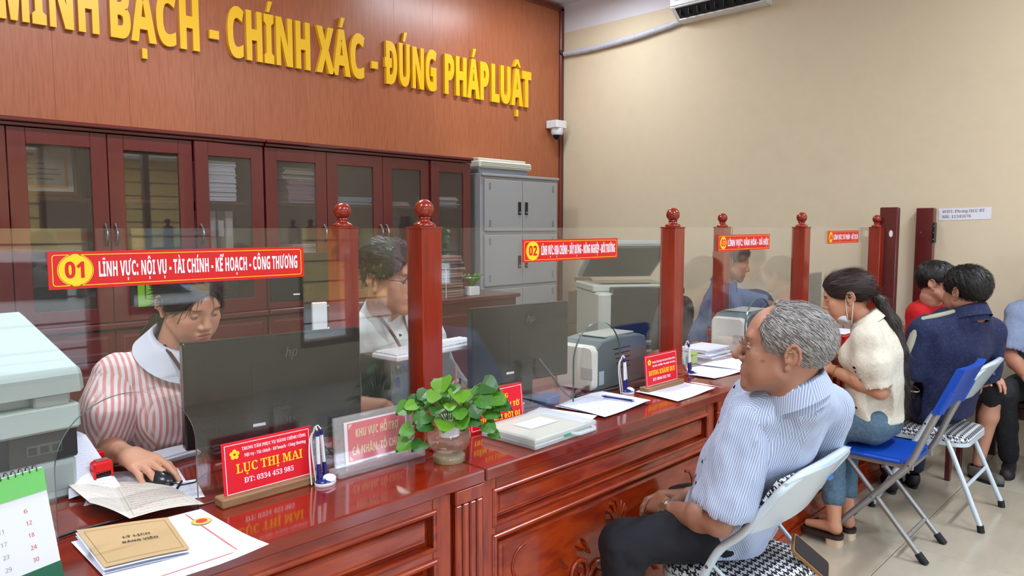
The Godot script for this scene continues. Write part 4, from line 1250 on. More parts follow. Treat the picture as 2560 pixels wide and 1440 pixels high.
func build_chairs() -> void:
	M.check = houndstooth()
	padded_chair("white folding chair with checked pad under the old man", Vector3(2.13, 0, -0.772), 0.0)
	padded_chair("white folding chair with checked pad under the man in navy", Vector3(4.325, 0, -0.775))
	blue_chair("blue plastic folding chair on a grey X frame under the woman", Vector3(3.675, 0, -0.89))
	# bench along the beige wall
	var b := thing("wall_bench", "dark brown wooden bench against the beige wall at the right edge", "bench", Vector3(5.42, 0, -0.35))
	var m := triplanar(mat(Color.WHITE, 0.4, 0.0, 0.2), noise_tex(0.02, [Color(0.16, 0.085, 0.06), Color(0.24, 0.13, 0.09)], 71, 256), Vector3(4, 4, 0.6))
	for k in 4: bx(b, "seat_slat", Vector3(-0.165 + 0.11 * k, 0.43, 0), Vector3(0.10, 0.03, 1.5), m, 0.004)
	for z in [-0.68, 0.68]:
		for x in [-0.19, 0.17]: bx(b, "leg", Vector3(x, 0.2075, z), Vector3(0.05, 0.415, 0.05), m, 0.004)
		bx(b, "end_rail", Vector3(-0.01, 0.37, z), Vector3(0.31, 0.06, 0.03), m, 0.003)
	bx(b, "apron", Vector3(-0.19, 0.375, 0), Vector3(0.025, 0.07, 1.3), m, 0.003)
	# staff chair backs seen over the desks
	for q in [[Vector3(3.15, 0, -2.85), Color(0.05, 0.16, 0.42), "blue padded office chair behind the second monitor", 0.2], [Vector3(1.52, 0, -2.46), Color(0.07, 0.10, 0.20), "dark blue office chair under the man in white", 0.3], [Vector3(5.02, 0, -2.45), Color(0.20, 0.03, 0.045), "maroon leather chair at the farthest desk", -0.5], [Vector3(4.22, 0, -2.56), Color(0.03, 0.05, 0.10), "black office chair under the clerk in grey blue", 0.0]]:
		office_chair(q[2], q[0], q[1], q[3])

func office_chair(label: String, at: Vector3, c: Color, turn: float) -> void:
	var t := thing("office_chair", label, "chair", at, turn, "staff chairs")
	var m := mat(c, 0.55)
	var seat := G.new()
	seat.prism(rect_poly(-0.23, -0.22, 0.23, 0.22, 0.08), -0.53, -0.45, Transform3D(Basis(Vector3(1, 0, 0), Vector3(0, 0, 1), Vector3(0, -1, 0)), Vector3(0, 0, 0)))
	put(t, "seat", seat.commit(), m)
	var bk := G.new()
	bk.prism(rect_poly(-0.215, 0.62, 0.215, 1.05, 0.15, 6), 0.0, 0.05, Transform3D(Basis(Vector3(1, 0, 0), 0.12), Vector3(0, 0, -0.25 + 0.07)), 0.012)
	put(t, "backrest", bk.commit(), m)
	var f := G.new()
	f.tube([Vector3(0, 0.46, -0.05), Vector3(0, 0.5, -0.2), Vector3(0, 0.7, -0.17)], 0.02, 8, 0.5, Vector3(0, 0, 1))
	put(t, "back_bracket", f.commit(), M.black)
	var st := G.new()
	st.cyl(Vector3(0, 0.08, 0), Vector3(0, 0.45, 0), 0.028, 0.022, 12)
	put(t, "gas_column", st.commit(), M.black)
	for k in 5:
		var a := TAU * k / 5 + 0.3
		var l := G.new()
		l.tube([Vector3(0, 0.10, 0), Vector3(cos(a) * 0.26, 0.06, sin(a) * 0.26)], 0.018, 6)
		put(t, "star_leg", l.commit(), M.black)
		var w := G.new()
		w.cyl(Vector3(cos(a) * 0.26 - 0.015, 0.026, sin(a) * 0.26), Vector3(cos(a) * 0.26 + 0.015, 0.026, sin(a) * 0.26), 0.026, 0.026, 12)
		put(t, "caster", w.commit(), M.rubber)
# ---------------------------------------------------------------- things on the counter
func page_texture(seed_: int, paper: Color, ink: Color, lines: int, red := 0.0, border := false) -> ImageTexture:
	var im := Image.create(240, 340, false, Image.FORMAT_RGB8)
	im.fill(paper)
	var r := RandomNumberGenerator.new()
	r.seed = seed_
	var y := 26
	var step := 290.0 / lines
	for k in lines:
		var x := 24 + (r.randi() % 30 if r.randf() < 0.2 else 0)
		var stop := 214 if r.randf() < 0.75 else 90 + r.randi() % 100
		while x < stop:
			var w := 3 + r.randi() % 16
			var c := ink
			if r.randf() < red: c = Color(0.75, 0.2, 0.2)
			im.fill_rect(Rect2i(x, int(26 + k * step), mini(w, stop - x), maxi(1, int(step * 0.3))), paper.lerp(c, r.randf_range(0.2, 0.5)))
			x += w + 3
	if border:
		for q in [Rect2i(14, 14, 212, 2), Rect2i(14, 324, 212, 2), Rect2i(14, 14, 2, 312), Rect2i(224, 14, 2, 312)]: im.fill_rect(q, paper.lerp(ink, 0.6))
	return ImageTexture.create_from_image(im)

func page_mat(t: Texture2D) -> StandardMaterial3D:
	var m := mat(Color.WHITE, 0.8)
	m.albedo_texture = t
	return m

# sheet through four corners (far left, far right, near right, near left), lifted by f(u, v)
func sheet(parent: Node3D, called: String, c: Array, m: Material, lift = null, nu := 8, nv := 8) -> MeshInstance3D:
	var g := G.new()
	var at := parent.position
	g.grid(nu, nv, func(u, v):
		var p: Vector3 = c[0].lerp(c[1], u).lerp(c[3].lerp(c[2], u), v)
		if lift != null: p.y += lift.call(u, v)
		return p - at)
	return put(parent, called, g.commit(), m)

func single_sheet(label: String, c: Array, m: Material, lift = null, called := "paper_sheet") -> Node3D:
	var mid: Vector3 = (c[0] + c[2]) / 2
	var t := thing(called, label, "paper", Vector3(mid.x, DECK, mid.z))
	sheet(t, "sheet", c, m, lift)
	return t

func name_plate(label: String, x0: float, z: float, w: float, lines: Array, plain := false) -> void:
	# red acrylic plate in a wooden foot; lines: [text, serif, material, x, y, width, cap]
	var t := thing("name_plate", label, "name plate", Vector3(x0, DECK, z), 0.0, "red desk plates")
	if not plain:
		var wd := triplanar(mat(Color.WHITE, 0.5), noise_tex(0.02, [Color(0.50, 0.36, 0.24), Color(0.62, 0.47, 0.33)], 81, 256), Vector3(1, 8, 8), false)
		bx(t, "wooden_foot", Vector3(w / 2, 0.011, 0), Vector3(w + 0.03, 0.022, 0.045), wd, 0.003)
	var p := Node3D.new()
	p.name = "plate"
	t.add_child(p)
	p.position = Vector3(0, 0.016 if not plain else 0.002, 0)
	p.rotation.x = -0.09
	bx(p, "board", Vector3(w / 2, 0.064, 0), Vector3(w, 0.128, 0.003), M.pink_print, 0.0008)
	var g := G.new()
	for q in [[0.006, 0.006, w - 0.006, 0.0076], [0.006, 0.1204, w - 0.006, 0.122], [0.006, 0.006, 0.0076, 0.122], [w - 0.0076, 0.006, w - 0.006, 0.122]]:
		g.quad(Vector3(q[0], q[1], 0.0019), Vector3(q[2], q[1], 0.0019), Vector3(q[2], q[3], 0.0019), Vector3(q[0], q[3], 0.0019), Vector3(0, 0, 1))
	put(p, "white_border", g.commit(), M.white_print)
	for l in lines:
		printed(p, "lettering", l[0], font("Droid Serif" if l[1] else "Droid Sans", true, l[7] if l.size() > 7 else 0.0), l[2], Transform3D(Basis.IDENTITY, Vector3(l[3], l[4], 0.0015)), l[5], l[6])
	if not plain:
		var e := G.new()
		for k in 5:
			var a := PI / 2 + TAU * k / 5
			var c := Vector3(0.03 + cos(a) * 0.0075, 0.098 + sin(a) * 0.0075, 0.0021)
			for q in 8:
				var a0 := TAU * q / 8
				var a1 := TAU * (q + 1) / 8
				e.flat(c, c + Vector3(cos(a0), sin(a0), 0) * 0.0052, c + Vector3(cos(a1), sin(a1), 0) * 0.0052, Vector3(0, 0, 1))
		put(p, "flower_emblem", e.commit(), M.yellow)

func pen_stand(label: String, at: Vector3, turn: float) -> void:
	var t := thing("pen_stand", label, "pen stand", at, turn, "two-pen counter stands")
	var sc := Transform3D(Basis.from_scale(Vector3(1.0, 1.0, 0.78)), Vector3.ZERO)
	var g := G.new()
	g.lathe([Vector2(0, 0.0), Vector2(0.029, 0.0), Vector2(0.0305, 0.004), Vector2(0.029, 0.008), Vector2(0, 0.008)], 28, sc)
	put(t, "white_base", g.commit(), M.white)
	var b := G.new()
	b.lathe([Vector2(0.028, 0.008), Vector2(0.026, 0.012), Vector2(0.018, 0.018), Vector2(0, 0.02)], 28, sc)
	put(t, "blue_base", b.commit(), M.ink_blue)
	var d := G.new()
	d.lathe([Vector2(0.019, 0.0), Vector2(0.018, 0.004), Vector2(0.011, 0.007), Vector2(0, 0.008)], 24, Transform3D(Basis(Vector3(1, 0, 0), 0.35) * Basis.from_scale(Vector3(1, 1, 0.8)), Vector3(0.006, 0.014, 0.008)))
	put(t, "white_badge", d.commit(), M.white)
	for k in 2:
		var x := -0.013 + 0.022 * k
		var top := Vector3(x * 0.75 - 0.001, 0.138, -0.014 - 0.004 * k)
		var lo := Vector3(x, 0.012, -0.008)
		var dir := (top - lo).normalized()
		var pen := G.new()
		pen.cyl(lo + dir * 0.042, lo + dir * 0.112, 0.0046, 0.0046, 12)
		var pn := put(t, "pen", pen.commit(), M.white)
		var gr := G.new()
		gr.cyl(lo, lo + dir * 0.042, 0.0066, 0.0052, 12)
		put(pn, "pen_grip", gr.commit(), M.ink_blue)
		var cp := G.new()
		cp.cyl(lo + dir * 0.112, lo + dir * 0.124, 0.0048, 0.0046, 12)
		put(pn, "pen_cap", cp.commit(), M.ink_blue)
		var cord := []
		for q in 15:
			var s := q / 14.0
			var e := lo + dir * 0.124
			var sd := -0.018 - 0.012 * k
			cord.append(Vector3(lerpf(e.x, sd, pow(s, 0.6)) , e.y * (1.0 - pow(s, 2.2)) + 0.012 * sin(PI * minf(s * 5.0, 1.0)) + 0.003, e.z - 0.016 * sin(PI * s)))
		var cg := G.new()
		cg.tube(cord, 0.0019, 6)
		put(pn, "cord", cg.commit(), M.white)

func vase_and_plant() -> void:
	var at := Vector3(1.296, DECK, -1.515)
	var v := thing("glass_vase", "round clear glass vase of water on the counter corner", "vase", at)
	var pr := [Vector2(0, 0.004), Vector2(0.042, 0.002), Vector2(0.046, 0.006), Vector2(0.046, 0.018), Vector2(0.040, 0.024), Vector2(0.044, 0.03), Vector2(0.056, 0.045), Vector2(0.0615, 0.066), Vector2(0.058, 0.088), Vector2(0.048, 0.105), Vector2(0.043, 0.114), Vector2(0.045, 0.122)]
	var outer := G.new()
	outer.lathe(pr, 40)
	put(v, "glass_body", outer.commit(), glass(Color(0.93, 0.95, 0.92, 0.03)))
	var w := G.new()
	w.lathe([Vector2(0, 0.028), Vector2(0.041, 0.031), Vector2(0.053, 0.046), Vector2(0.0575, 0.062), Vector2(0.0575, 0.068), Vector2(0, 0.068)], 36)
	var wm := glass(Color(0.80, 0.78, 0.60, 0.06))
	put(v, "water", w.commit(), wm)
	var b := G.new()
	b.lathe([Vector2(0, 0.0005), Vector2(0.043, 0.0005), Vector2(0.0435, 0.017), Vector2(0, 0.02)], 30)
	put(v, "pebbled_foot", b.commit(), bump(mat(Color(0.55, 0.50, 0.36), 0.35), noise_tex(0.1, [Color.BLACK, Color.WHITE], 82, 128), 0.4))
	var pot := G.new()
	pot.lathe([Vector2(0, 0.072), Vector2(0.028, 0.072), Vector2(0.034, 0.116), Vector2(0.041, 0.12), Vector2(0.041, 0.123), Vector2(0.032, 0.122), Vector2(0, 0.118)], 30)
	put(v, "inner_pot", pot.commit(), M.white)
	# the pothos standing in it
	var p := thing("pothos_plant", "leafy green heart-leaved plant growing out of the round glass vase", "plant", at + Vector3(0, 0.118, 0))
	var leaf := G.new()
	var out := [[0.0, 0.006], [0.08, 0.40], [0.22, 0.56], [0.42, 0.52], [0.64, 0.36], [0.84, 0.16], [1.0, 0.0]]
	for i in out.size() - 1:
		var a = out[i]
		var c = out[i + 1]
		for s in [-1.0, 1.0]:
			var za: float = -0.16 * a[0] * a[0]
			var zc: float = -0.16 * c[0] * c[0]
			var ka := Vector3(0, za, a[0])
			var kc := Vector3(0, zc, c[0])
			leaf.quad(ka, kc, Vector3(c[1] * s * 0.95, zc + 0.10 * c[1], c[0]), Vector3(a[1] * s * 0.95, za + 0.10 * a[1], a[0] - (0.1 if i == 1 else 0.0)), Vector3(0, 1, 0))
	var lm := leaf.commit()
	var r := RandomNumberGenerator.new()
	r.seed = 12
	# leaf tips in photo order: direction across the view (s), height (h), depth towards the viewer (d), size, tilt
	var side := Vector3(sin(deg_to_rad(44.4)), 0, cos(deg_to_rad(44.4)))
	var near := Vector3(-cos(deg_to_rad(44.4)), 0, sin(deg_to_rad(44.4)))
	var spots := [[-0.018, 0.118, 0.0, 0.062], [0.01, 0.10, 0.01, 0.06], [0.09, 0.102, 0.0, 0.062], [-0.055, 0.085, 0.01, 0.05], [-0.075, 0.06, 0.02, 0.052], [-0.03, 0.085, 0.03, 0.045], [0.03, 0.088, 0.02, 0.062], [0.055, 0.078, -0.02, 0.055], [-0.105, 0.045, 0.02, 0.048], [-0.085, 0.052, 0.035, 0.04], [-0.055, 0.028, 0.04, 0.052], [-0.022, 0.05, 0.045, 0.046], [0.012, 0.058, 0.045, 0.042], [0.03, 0.045, 0.05, 0.05], [0.065, 0.05, 0.04, 0.052], [0.085, 0.07, 0.03, 0.056], [0.115, 0.07, 0.02, 0.056], [0.128, 0.05, 0.02, 0.055], [0.105, 0.035, 0.03, 0.05], [-0.045, 0.005, 0.05, 0.052], [-0.005, 0.012, 0.055, 0.058], [0.035, 0.018, 0.05, 0.05], [0.06, 0.018, 0.05, 0.045], [0.10, 0.0, 0.045, 0.045], [-0.095, -0.012, 0.045, 0.046], [-0.10, -0.045, 0.05, 0.052], [-0.062, -0.048, 0.055, 0.05], [0.115, -0.025, 0.04, 0.036], [-0.01, 0.075, -0.03, 0.055], [0.05, 0.055, -0.04, 0.05], [-0.06, 0.05, -0.03, 0.05], [0.09, 0.03, -0.03, 0.05]]
	for q in spots:
		var tip: Vector3 = side * q[0] + near * q[2] + Vector3(0, q[1], 0)
		var ang := r.randf_range(-0.7, 0.7)
		var fw: Vector3 = (side * q[0] * 3.0 + near * (0.14 + q[2]) + side * ang * 0.1 + Vector3(0, -0.05 - r.randf() * 0.12, 0)).normalized()
		var upv: Vector3 = (near * 0.75 + Vector3(0, 0.8, 0) + side * r.randf_range(-0.4, 0.4))
		upv = (upv - fw * upv.dot(fw)).normalized()
		var lf := put(p, "leaf", lm, M.leaf[r.randi() % 4])
		var s: float = q[3]
		lf.transform = Transform3D(Basis(upv.cross(fw).normalized() * s, upv * s, fw * s), tip)
		var st := G.new()
		var root := Vector3(tip.x * 0.12, -0.01, tip.z * 0.12)
		var mid := root.lerp(tip, 0.55) + Vector3(0, 0.03 + maxf(0.0, -tip.y) * 0.8, 0)
		var path := []
		for k in 9:
			var t := k / 8.0
			path.append(root.lerp(mid, t).lerp(mid.lerp(tip, t), t))
		st.tube(path, 0.0014, 5)
		put(p, "stem", st.commit(), M.leaf[2])

func calendar_card(cal: Node3D, lean: Basis, called: String, x0: float, y0: float, x1: float, y1: float, z: float, m: Material) -> void:
	var g := G.new()
	g.box(Vector3((x0 + x1) / 2, (y0 + y1) / 2, z), Vector3(x1 - x0, y1 - y0, 0.002), 0.0, Transform3D(lean, Vector3.ZERO))
	put(cal, called, g.commit(), m)

func build_counter_things() -> void:
	var D := DECK + 0.0008
	var P := func(x: float, z: float, h := 0.0) -> Vector3: return Vector3(x, D + h, z)
	var white := Color(0.88, 0.89, 0.94)
	var pg := [page_mat(page_texture(1, white, Color(0.35, 0.38, 0.5), 26)), page_mat(page_texture(2, white, Color(0.3, 0.33, 0.55), 20)), page_mat(page_texture(3, white, Color(0.45, 0.45, 0.5), 30))]
	M.pages = pg
	# tent calendar at the left edge
	var cal := thing("desk_calendar", "white and green spiral desk calendar standing at the left edge", "calendar", Vector3(0.345, DECK, -1.49), 0.30)
	var lean := Basis(Vector3(1, 0, 0), -0.24)
	calendar_card(cal, lean, "card_front", -0.30, 0.002, 0.0, 0.215, 0.0, M.white)
	calendar_card(cal, lean, "green_header", -0.30, 0.172, 0.0, 0.2135, 0.0021, mat(Color(0.42, 0.74, 0.38), 0.6))
	calendar_card(cal, lean, "green_footer", -0.30, 0.003, 0.0, 0.04, 0.0021, mat(Color(0.06, 0.36, 0.25), 0.6))
	var gb := G.new()
	gb.box(Vector3(-0.15, 0.107, 0), Vector3(0.30, 0.211, 0.002), 0.0, Transform3D(Basis(Vector3(1, 0, 0), 0.24), Vector3(0, 0.0015, -0.102)))
	put(cal, "card_back", gb.commit(), M.white)
	var r := RandomNumberGenerator.new()
	r.seed = 3
	for row in 5:
		for c in 6:
			var o := Transform3D(lean, Vector3.ZERO) * Transform3D(Basis.IDENTITY, Vector3(-0.275 + 0.046 * c, 0.142 - 0.022 * row, 0.0011))
			printed(cal, "day_number", "%d" % (1 + row * 6 + c), font("Droid Sans", false), mat(Color(0.80, 0.35, 0.35), 0.8) if c == 5 else mat(Color(0.55, 0.57, 0.62), 0.8), o, 0.006 + (0.004 if row * 6 + c > 8 else 0.0), 0.0075, 0.0003)
	printed(cal, "heading", "2025", font("Droid Sans", true), M.white, Transform3D(lean, Vector3.ZERO) * Transform3D(Basis.IDENTITY, Vector3(-0.13, 0.182, 0.0032)), 0.04, 0.009, 0.0003)
	for k in 2:
		var bar := G.new()
		for c in 10: bar.box(Vector3(-0.19 + 0.0135 * c, 0.024 - 0.013 * k, 0.0034), Vector3(0.009, 0.007, 0.0004), 0.0, Transform3D(lean, Vector3.ZERO))
		var gp := put(cal, "gold_print", bar.commit(), mat(Color(0.80, 0.70, 0.15), 0.5))
		gp.set_meta("kind", "stuff")
	for k in 24:
		var g := G.new()
		var c := lean * Vector3(-0.292 + 0.0122 * k, 0.214, -0.003)
		var pth := []
		for q in 11:
			var a := TAU * q / 10
			pth.append(c + Vector3(0, sin(a) * 0.0075, cos(a) * 0.0075))
		g.tube(pth, 0.0012, 4)
		put(cal, "spiral_loop", g.commit(), M.grey_dark)
	# party-record booklets and certificate sheets
	var cert := single_sheet("large white certificate sheet with red border at the counter edge", [P.call(0.40, -1.66, 0.004), P.call(0.662, -1.652, 0.002), P.call(0.673, -1.345, 0.002), P.call(0.40, -1.35, 0.002)], page_mat(page_texture(9, Color(0.90, 0.90, 0.95), Color(0.6, 0.62, 0.7), 18)), func(u, v): return 0.012 * pow(maxf(0.0, u + v - 1.6), 1.5) * 3.0, "certificate_sheet")
	var gr := G.new()
	for q in [[0.622, -1.64, 0.6245, -1.375], [0.42, -1.3775, 0.6245, -1.375]]:
		gr.quad(Vector3(q[0], 0.0042, q[1]), Vector3(q[2], 0.0042, q[1]), Vector3(q[2], 0.0042, q[3]), Vector3(q[0], 0.0042, q[3]), Vector3(0, 1, 0))
	for k in gr.v.size(): gr.v[k] -= Vector3(cert.position.x, 0, cert.position.z)
	put(cert, "red_rule", gr.commit(), mat(Color(0.80, 0.35, 0.33), 0.7))
	var seal := Vector3(0.632, 0.0048, -1.575) - Vector3(cert.position.x, 0, cert.position.z)
	for q in [[0.021, Color(0.62, 0.62, 0.50), 0.0], [0.019, Color(0.86, 0.74, 0.30), 0.0004], [0.012, Color(0.78, 0.20, 0.14), 0.0008]]:
		var g := G.new()
		g.lathe([Vector2(0, 0), Vector2(q[0], 0), Vector2(q[0], 0.0003), Vector2(0, 0.0003)], 24, Transform3D(Basis.IDENTITY, seal + Vector3(0, q[2], 0)))
		put(cert, "seal_ring", g.commit(), mat(q[1], 0.6))
	var st := thing("record_booklet", "tan paper booklet stack with printed border near the calendar", "booklet", Vector3(0.49, DECK + 0.005, -1.545))
	var tan_tex := Image.create(256, 180, false, Image.FORMAT_RGB8)
	tan_tex.fill(Color(0.72, 0.60, 0.43))
	for q in [Rect2i(14, 14, 228, 2), Rect2i(14, 164, 228, 2), Rect2i(14, 14, 2, 152), Rect2i(240, 14, 2, 152)]: tan_tex.fill_rect(q, Color(0.45, 0.38, 0.30))
	var tm := page_mat(ImageTexture.create_from_image(tan_tex))
	var cs := [P.call(0.415, -1.675, 0.016), P.call(0.58, -1.625, 0.014), P.call(0.552, -1.435, 0.012), P.call(0.405, -1.46, 0.012)]
	for k in 4:
		var lo := []
		for q in cs: lo.append(q + Vector3(-0.004 + 0.003 * (k % 2), -0.0105 + 0.0035 * k - (0.0 if k == 3 else 0.0), 0.004 * ((k + 1) % 2)))
		sheet(st, "cover" if k == 3 else "inner_leaf", lo, tm if k == 3 else M.paper, func(u, v): return 0.003 * sin(PI * u) + (0.004 * pow(1.0 - u, 3.0)))
	# title on the cover
	var ub: Vector3 = (cs[1] - cs[0]).normalized()
	var vb: Vector3 = (cs[0] - cs[3]).normalized()
	var nb := ub.cross(vb).normalized()
	var inkb := mat(Color(0.22, 0.19, 0.18), 0.8)
	for q in [["LÝ LỊCH", 0.062, 0.125, 0.05, 0.0], ["ĐẢNG VIÊN", 0.055, 0.098, 0.064, 0.0]]:
		printed(st, "cover_title", q[0], font("Droid Sans", true), inkb, Transform3D(Basis(ub, vb, nb), cs[3] + ub * q[1] + vb * q[2] + Vector3(0, 0.0055, 0) - st.position), q[3], 0.0085, 0.0003)
	# open record reaching through the arch
	var cream := page_mat(page_texture(5, Color(0.78, 0.75, 0.70), Color(0.4, 0.4, 0.5), 14, 0.3, true))
	var ob := thing("open_booklet", "open cream booklet with handwriting lying through the arched opening", "booklet", Vector3(0.57, DECK, -1.78))
	sheet(ob, "right_page", [P.call(0.574, -1.985, 0.004), P.call(0.668, -1.84, 0.006), P.call(0.668, -1.645, 0.014), P.call(0.515, -1.665, 0.018)], cream, func(u, v): return 0.006 * sin(PI * u))
	sheet(ob, "left_page", [P.call(0.47, -2.06, 0.032), P.call(0.574, -1.985, 0.005), P.call(0.515, -1.665, 0.018), P.call(0.475, -1.80, 0.028)], page_mat(page_texture(6, Color(0.80, 0.78, 0.74), Color(0.5, 0.5, 0.55), 12)), func(u, v): return 0.004 * sin(PI * u))
	var lf := thing("upright_leaf", "white paper leaf curling upright beside the red stamps", "paper", Vector3(0.50, DECK, -2.0))
	sheet(lf, "sheet", [P.call(0.508, -2.10, 0.12), P.call(0.545, -2.07, 0.115), P.call(0.58, -1.92, 0.002), P.call(0.465, -1.93, 0.004)], pg[2], func(u, v): return 0.008 * sin(PI * u))
	single_sheet("printed form under the mouse, with red handwriting", [P.call(0.575, -2.10), P.call(0.74, -1.99), P.call(0.70, -1.80), P.call(0.48, -1.87)], page_mat(page_texture(7, white, Color(0.3, 0.32, 0.4), 26, 0.12)), null, "printed_form")
	single_sheet("printed form corner sticking out beside the mouse cable", [P.call(0.60, -1.90, 0.001), P.call(0.735, -1.86, 0.002), P.call(0.70, -1.72, 0.002), P.call(0.60, -1.76, 0.001)], pg[1], null, "printed_form")
	# cable across the counter, left
	var cbl := thing("black_cable", "black cable lying across the counter beside the calendar", "cable", Vector3(0.5, DECK, -1.72))
	var g1 := G.new()
	g1.tube([Vector3(0.36, 0.004, -1.70), Vector3(0.42, 0.004, -1.715), Vector3(0.5, 0.004, -1.715), Vector3(0.58, 0.004, -1.74), Vector3(0.66, 0.004, -1.80), Vector3(0.70, 0.006, -1.86)].map(func(p): return p - Vector3(0.5, 0, -1.72)), 0.0032, 6)
	put(cbl, "cord", g1.commit(), M.black)
	# name plates
	name_plate("red desk plate in a wooden foot in front of the woman clerk", 0.712, -1.637, 0.232, [["TRUNG TÂM PHỤC VỤ HÀNH CHÍNH CÔNG", true, M.white_print, 0.049, 0.104, 0.168, 0.0075], ["Nội vụ - Tài chính - Kế hoạch - Công thương", true, M.white_print, 0.054, 0.088, 0.162, 0.0075], ["LỤC THỊ MAI", true, M.yellow, 0.032, 0.052, 0.172, 0.022], ["ĐT: 0334 453 985", true, M.white_print, 0.05, 0.026, 0.128, 0.0125]])
	name_plate("red desk plate in a wooden foot beside the second front post", 2.385, -1.597, 0.232, [["TRUNG TÂM PHỤC VỤ HÀNH CHÍNH CÔNG", true, M.white_print, 0.049, 0.092, 0.168, 0.007], ["Địa chính - Xây dựng - Nông nghiệp - Môi trường", true, M.white_print, 0.052, 0.078, 0.164, 0.0065], ["DƯƠNG KHÁNH DUY", true, M.yellow, 0.022, 0.045, 0.19, 0.019], ["ĐT: 0964 513 763", true, M.white_print, 0.05, 0.022, 0.125, 0.0115]])
	name_plate("red desk plate at the far desk beyond the smiling woman", 4.03, -1.60, 0.20, [["TRUNG TÂM PHỤC VỤ HÀNH CHÍNH CÔNG", true, M.white_print, 0.04, 0.1, 0.15, 0.007], ["Tư pháp - Hộ tịch", true, M.white_print, 0.05, 0.085, 0.1, 0.007]])
	name_plate("red courtesy plate behind the vase asking visitors to check papers", 1.503, -1.655, 0.245, [["VUI LÒNG", true, M.yellow, 0.07, 0.088, 0.105, 0.0155], ["KIỂM TRA GIẤY TỜ", false, M.yellow, 0.018, 0.055, 0.208, 0.0165, 0.2], ["TRƯỚC KHI RỜI ĐI", false, M.yellow, 0.018, 0.022, 0.208, 0.0165, 0.2]], true)
	# clear acrylic holder with a pink card
	var ac := thing("acrylic_sign", "clear acrylic stand holding a pink card with cream lettering", "sign", Vector3(1.005, DECK, -1.632), 0.0)
	bx(ac, "clear_foot", Vector3(0.13, 0.009, 0.012), Vector3(0.285, 0.018, 0.055), glass(Color(0.85, 0.86, 0.88, 0.25)), 0.004)
	var ap := Node3D.new()
	ap.name = "holder"
	ac.add_child(ap)
	ap.position = Vector3(0, 0.018, 0)
	ap.rotation.x = -0.06
	bx(ap, "clear_sheet", Vector3(0.13, 0.0665, 0.0045), Vector3(0.26, 0.133, 0.002), M.clear, 0.0)
	bx(ap, "back_sheet", Vector3(0.13, 0.0665, -0.003), Vector3(0.26, 0.133, 0.002), M.clear, 0.0)
	bx(ap, "card", Vector3(0.135, 0.058, 0.0), Vector3(0.205, 0.114, 0.001), M.white_print, 0.0)
	bx(ap, "pink_field", Vector3(0.137, 0.059, 0.0008), Vector3(0.19, 0.103, 0.0005), mat(Color(0.84, 0.12, 0.27), 0.4), 0.0)
	var cr := mat(Color(0.88, 0.80, 0.55), 0.5)
	printed(ap, "lettering", "KHU VỰC HỖ TRỢ", font("Droid Sans", true, 0.2), cr, Transform3D(Basis.IDENTITY, Vector3(0.066, 0.07, 0.0012)), 0.142, 0.022)
	printed(ap, "lettering", "CÁ NHÂN, TỔ CHỨC", font("Droid Sans", true, 0.2), cr, Transform3D(Basis.IDENTITY, Vector3(0.054, 0.023, 0.0012)), 0.166, 0.022)
	for q in [[0.045, 0.108, 1, -1], [0.229, 0.0105, -1, 1], [0.045, 0.0105, 1, 1], [0.229, 0.108, -1, -1]]:
		var cg := G.new()
		cg.flat(Vector3(q[0], q[1], 0.0015), Vector3(q[0] + 0.013 * q[2], q[1], 0.0015), Vector3(q[0], q[1] + 0.013 * q[3], 0.0015), Vector3(0, 0, 1))
		put(ap, "corner_mark", cg.commit(), cr)
	pen_stand("blue and white two-pen stand beside the pink card holder", Vector3(0.955, DECK, -1.598), 0.25)
	pen_stand("blue and white two-pen stand left of the second name plate", Vector3(2.325, DECK, -1.64), 0.25)
	pen_stand("blue and white two-pen stand right of the second front post", Vector3(2.822, DECK, -1.652), 0.25)
	vase_and_plant()
	# frosted document case
	var bc := thing("plastic_case", "frosted clear plastic document case with a label on the counter", "case", Vector3(1.672, DECK, -1.515), 0.03)
	var fr := StandardMaterial3D.new()
	fr.transparency = BaseMaterial3D.TRANSPARENCY_ALPHA
	fr.albedo_color = Color(0.84, 0.86, 0.87, 0.55)
	fr.roughness = 0.3
	bx(bc, "case_base", Vector3(0, 0.009, 0), Vector3(0.30, 0.0165, 0.225), fr, 0.004)
	bx(bc, "case_lid", Vector3(0, 0.026, 0), Vector3(0.30, 0.0165, 0.225), fr, 0.004)
	bx(bc, "papers_inside", Vector3(-0.02, 0.0175, 0), Vector3(0.22, 0.028, 0.19), mat(Color(0.84, 0.82, 0.66), 0.8), 0.002)
	var hb := G.new()
	hb.tube(arc_path([Vector3(0.02, 0.017, 0.11), Vector3(0.03, 0.017, 0.133), Vector3(0.115, 0.017, 0.133), Vector3(0.125, 0.017, 0.11)], 0.015), 0.006, 8)
	put(bc, "handle", hb.commit(), fr)
	bx(bc, "clasp", Vector3(0.0, 0.018, 0.1135), Vector3(0.03, 0.008, 0.003), mat(Color(0.20, 0.65, 0.50), 0.4), 0.001)
	bx(bc, "clasp", Vector3(0.105, 0.03, 0.105), Vector3(0.018, 0.009, 0.004), mat(Color(0.35, 0.75, 0.35), 0.4), 0.001)
	var lb := put(bc, "paper_label", null, page_mat(page_texture(8, Color(0.88, 0.86, 0.85), Color(0.3, 0.3, 0.3), 9, 0.25)))
	var lg := G.new()
	lg.quad(Vector3(-0.075, 0.0348, 0.03), Vector3(0.055, 0.0348, 0.03), Vector3(0.055, 0.0348, -0.045), Vector3(-0.075, 0.0348, -0.045), Vector3(0, 1, 0))
	lb.mesh = lg.commit()
	# loose sheets
	var wavy := func(u, v): return 0.002 + 0.002 * sin(u * 5.0 + v * 3.0) + 0.002 * u * v
	single_sheet("white sheet half under the plastic case", [P.call(1.74, -1.68, 0.001), P.call(1.915, -1.735, 0.001), P.call(1.948, -1.50, 0.001), P.call(1.84, -1.47, 0.001)], pg[1], wavy)
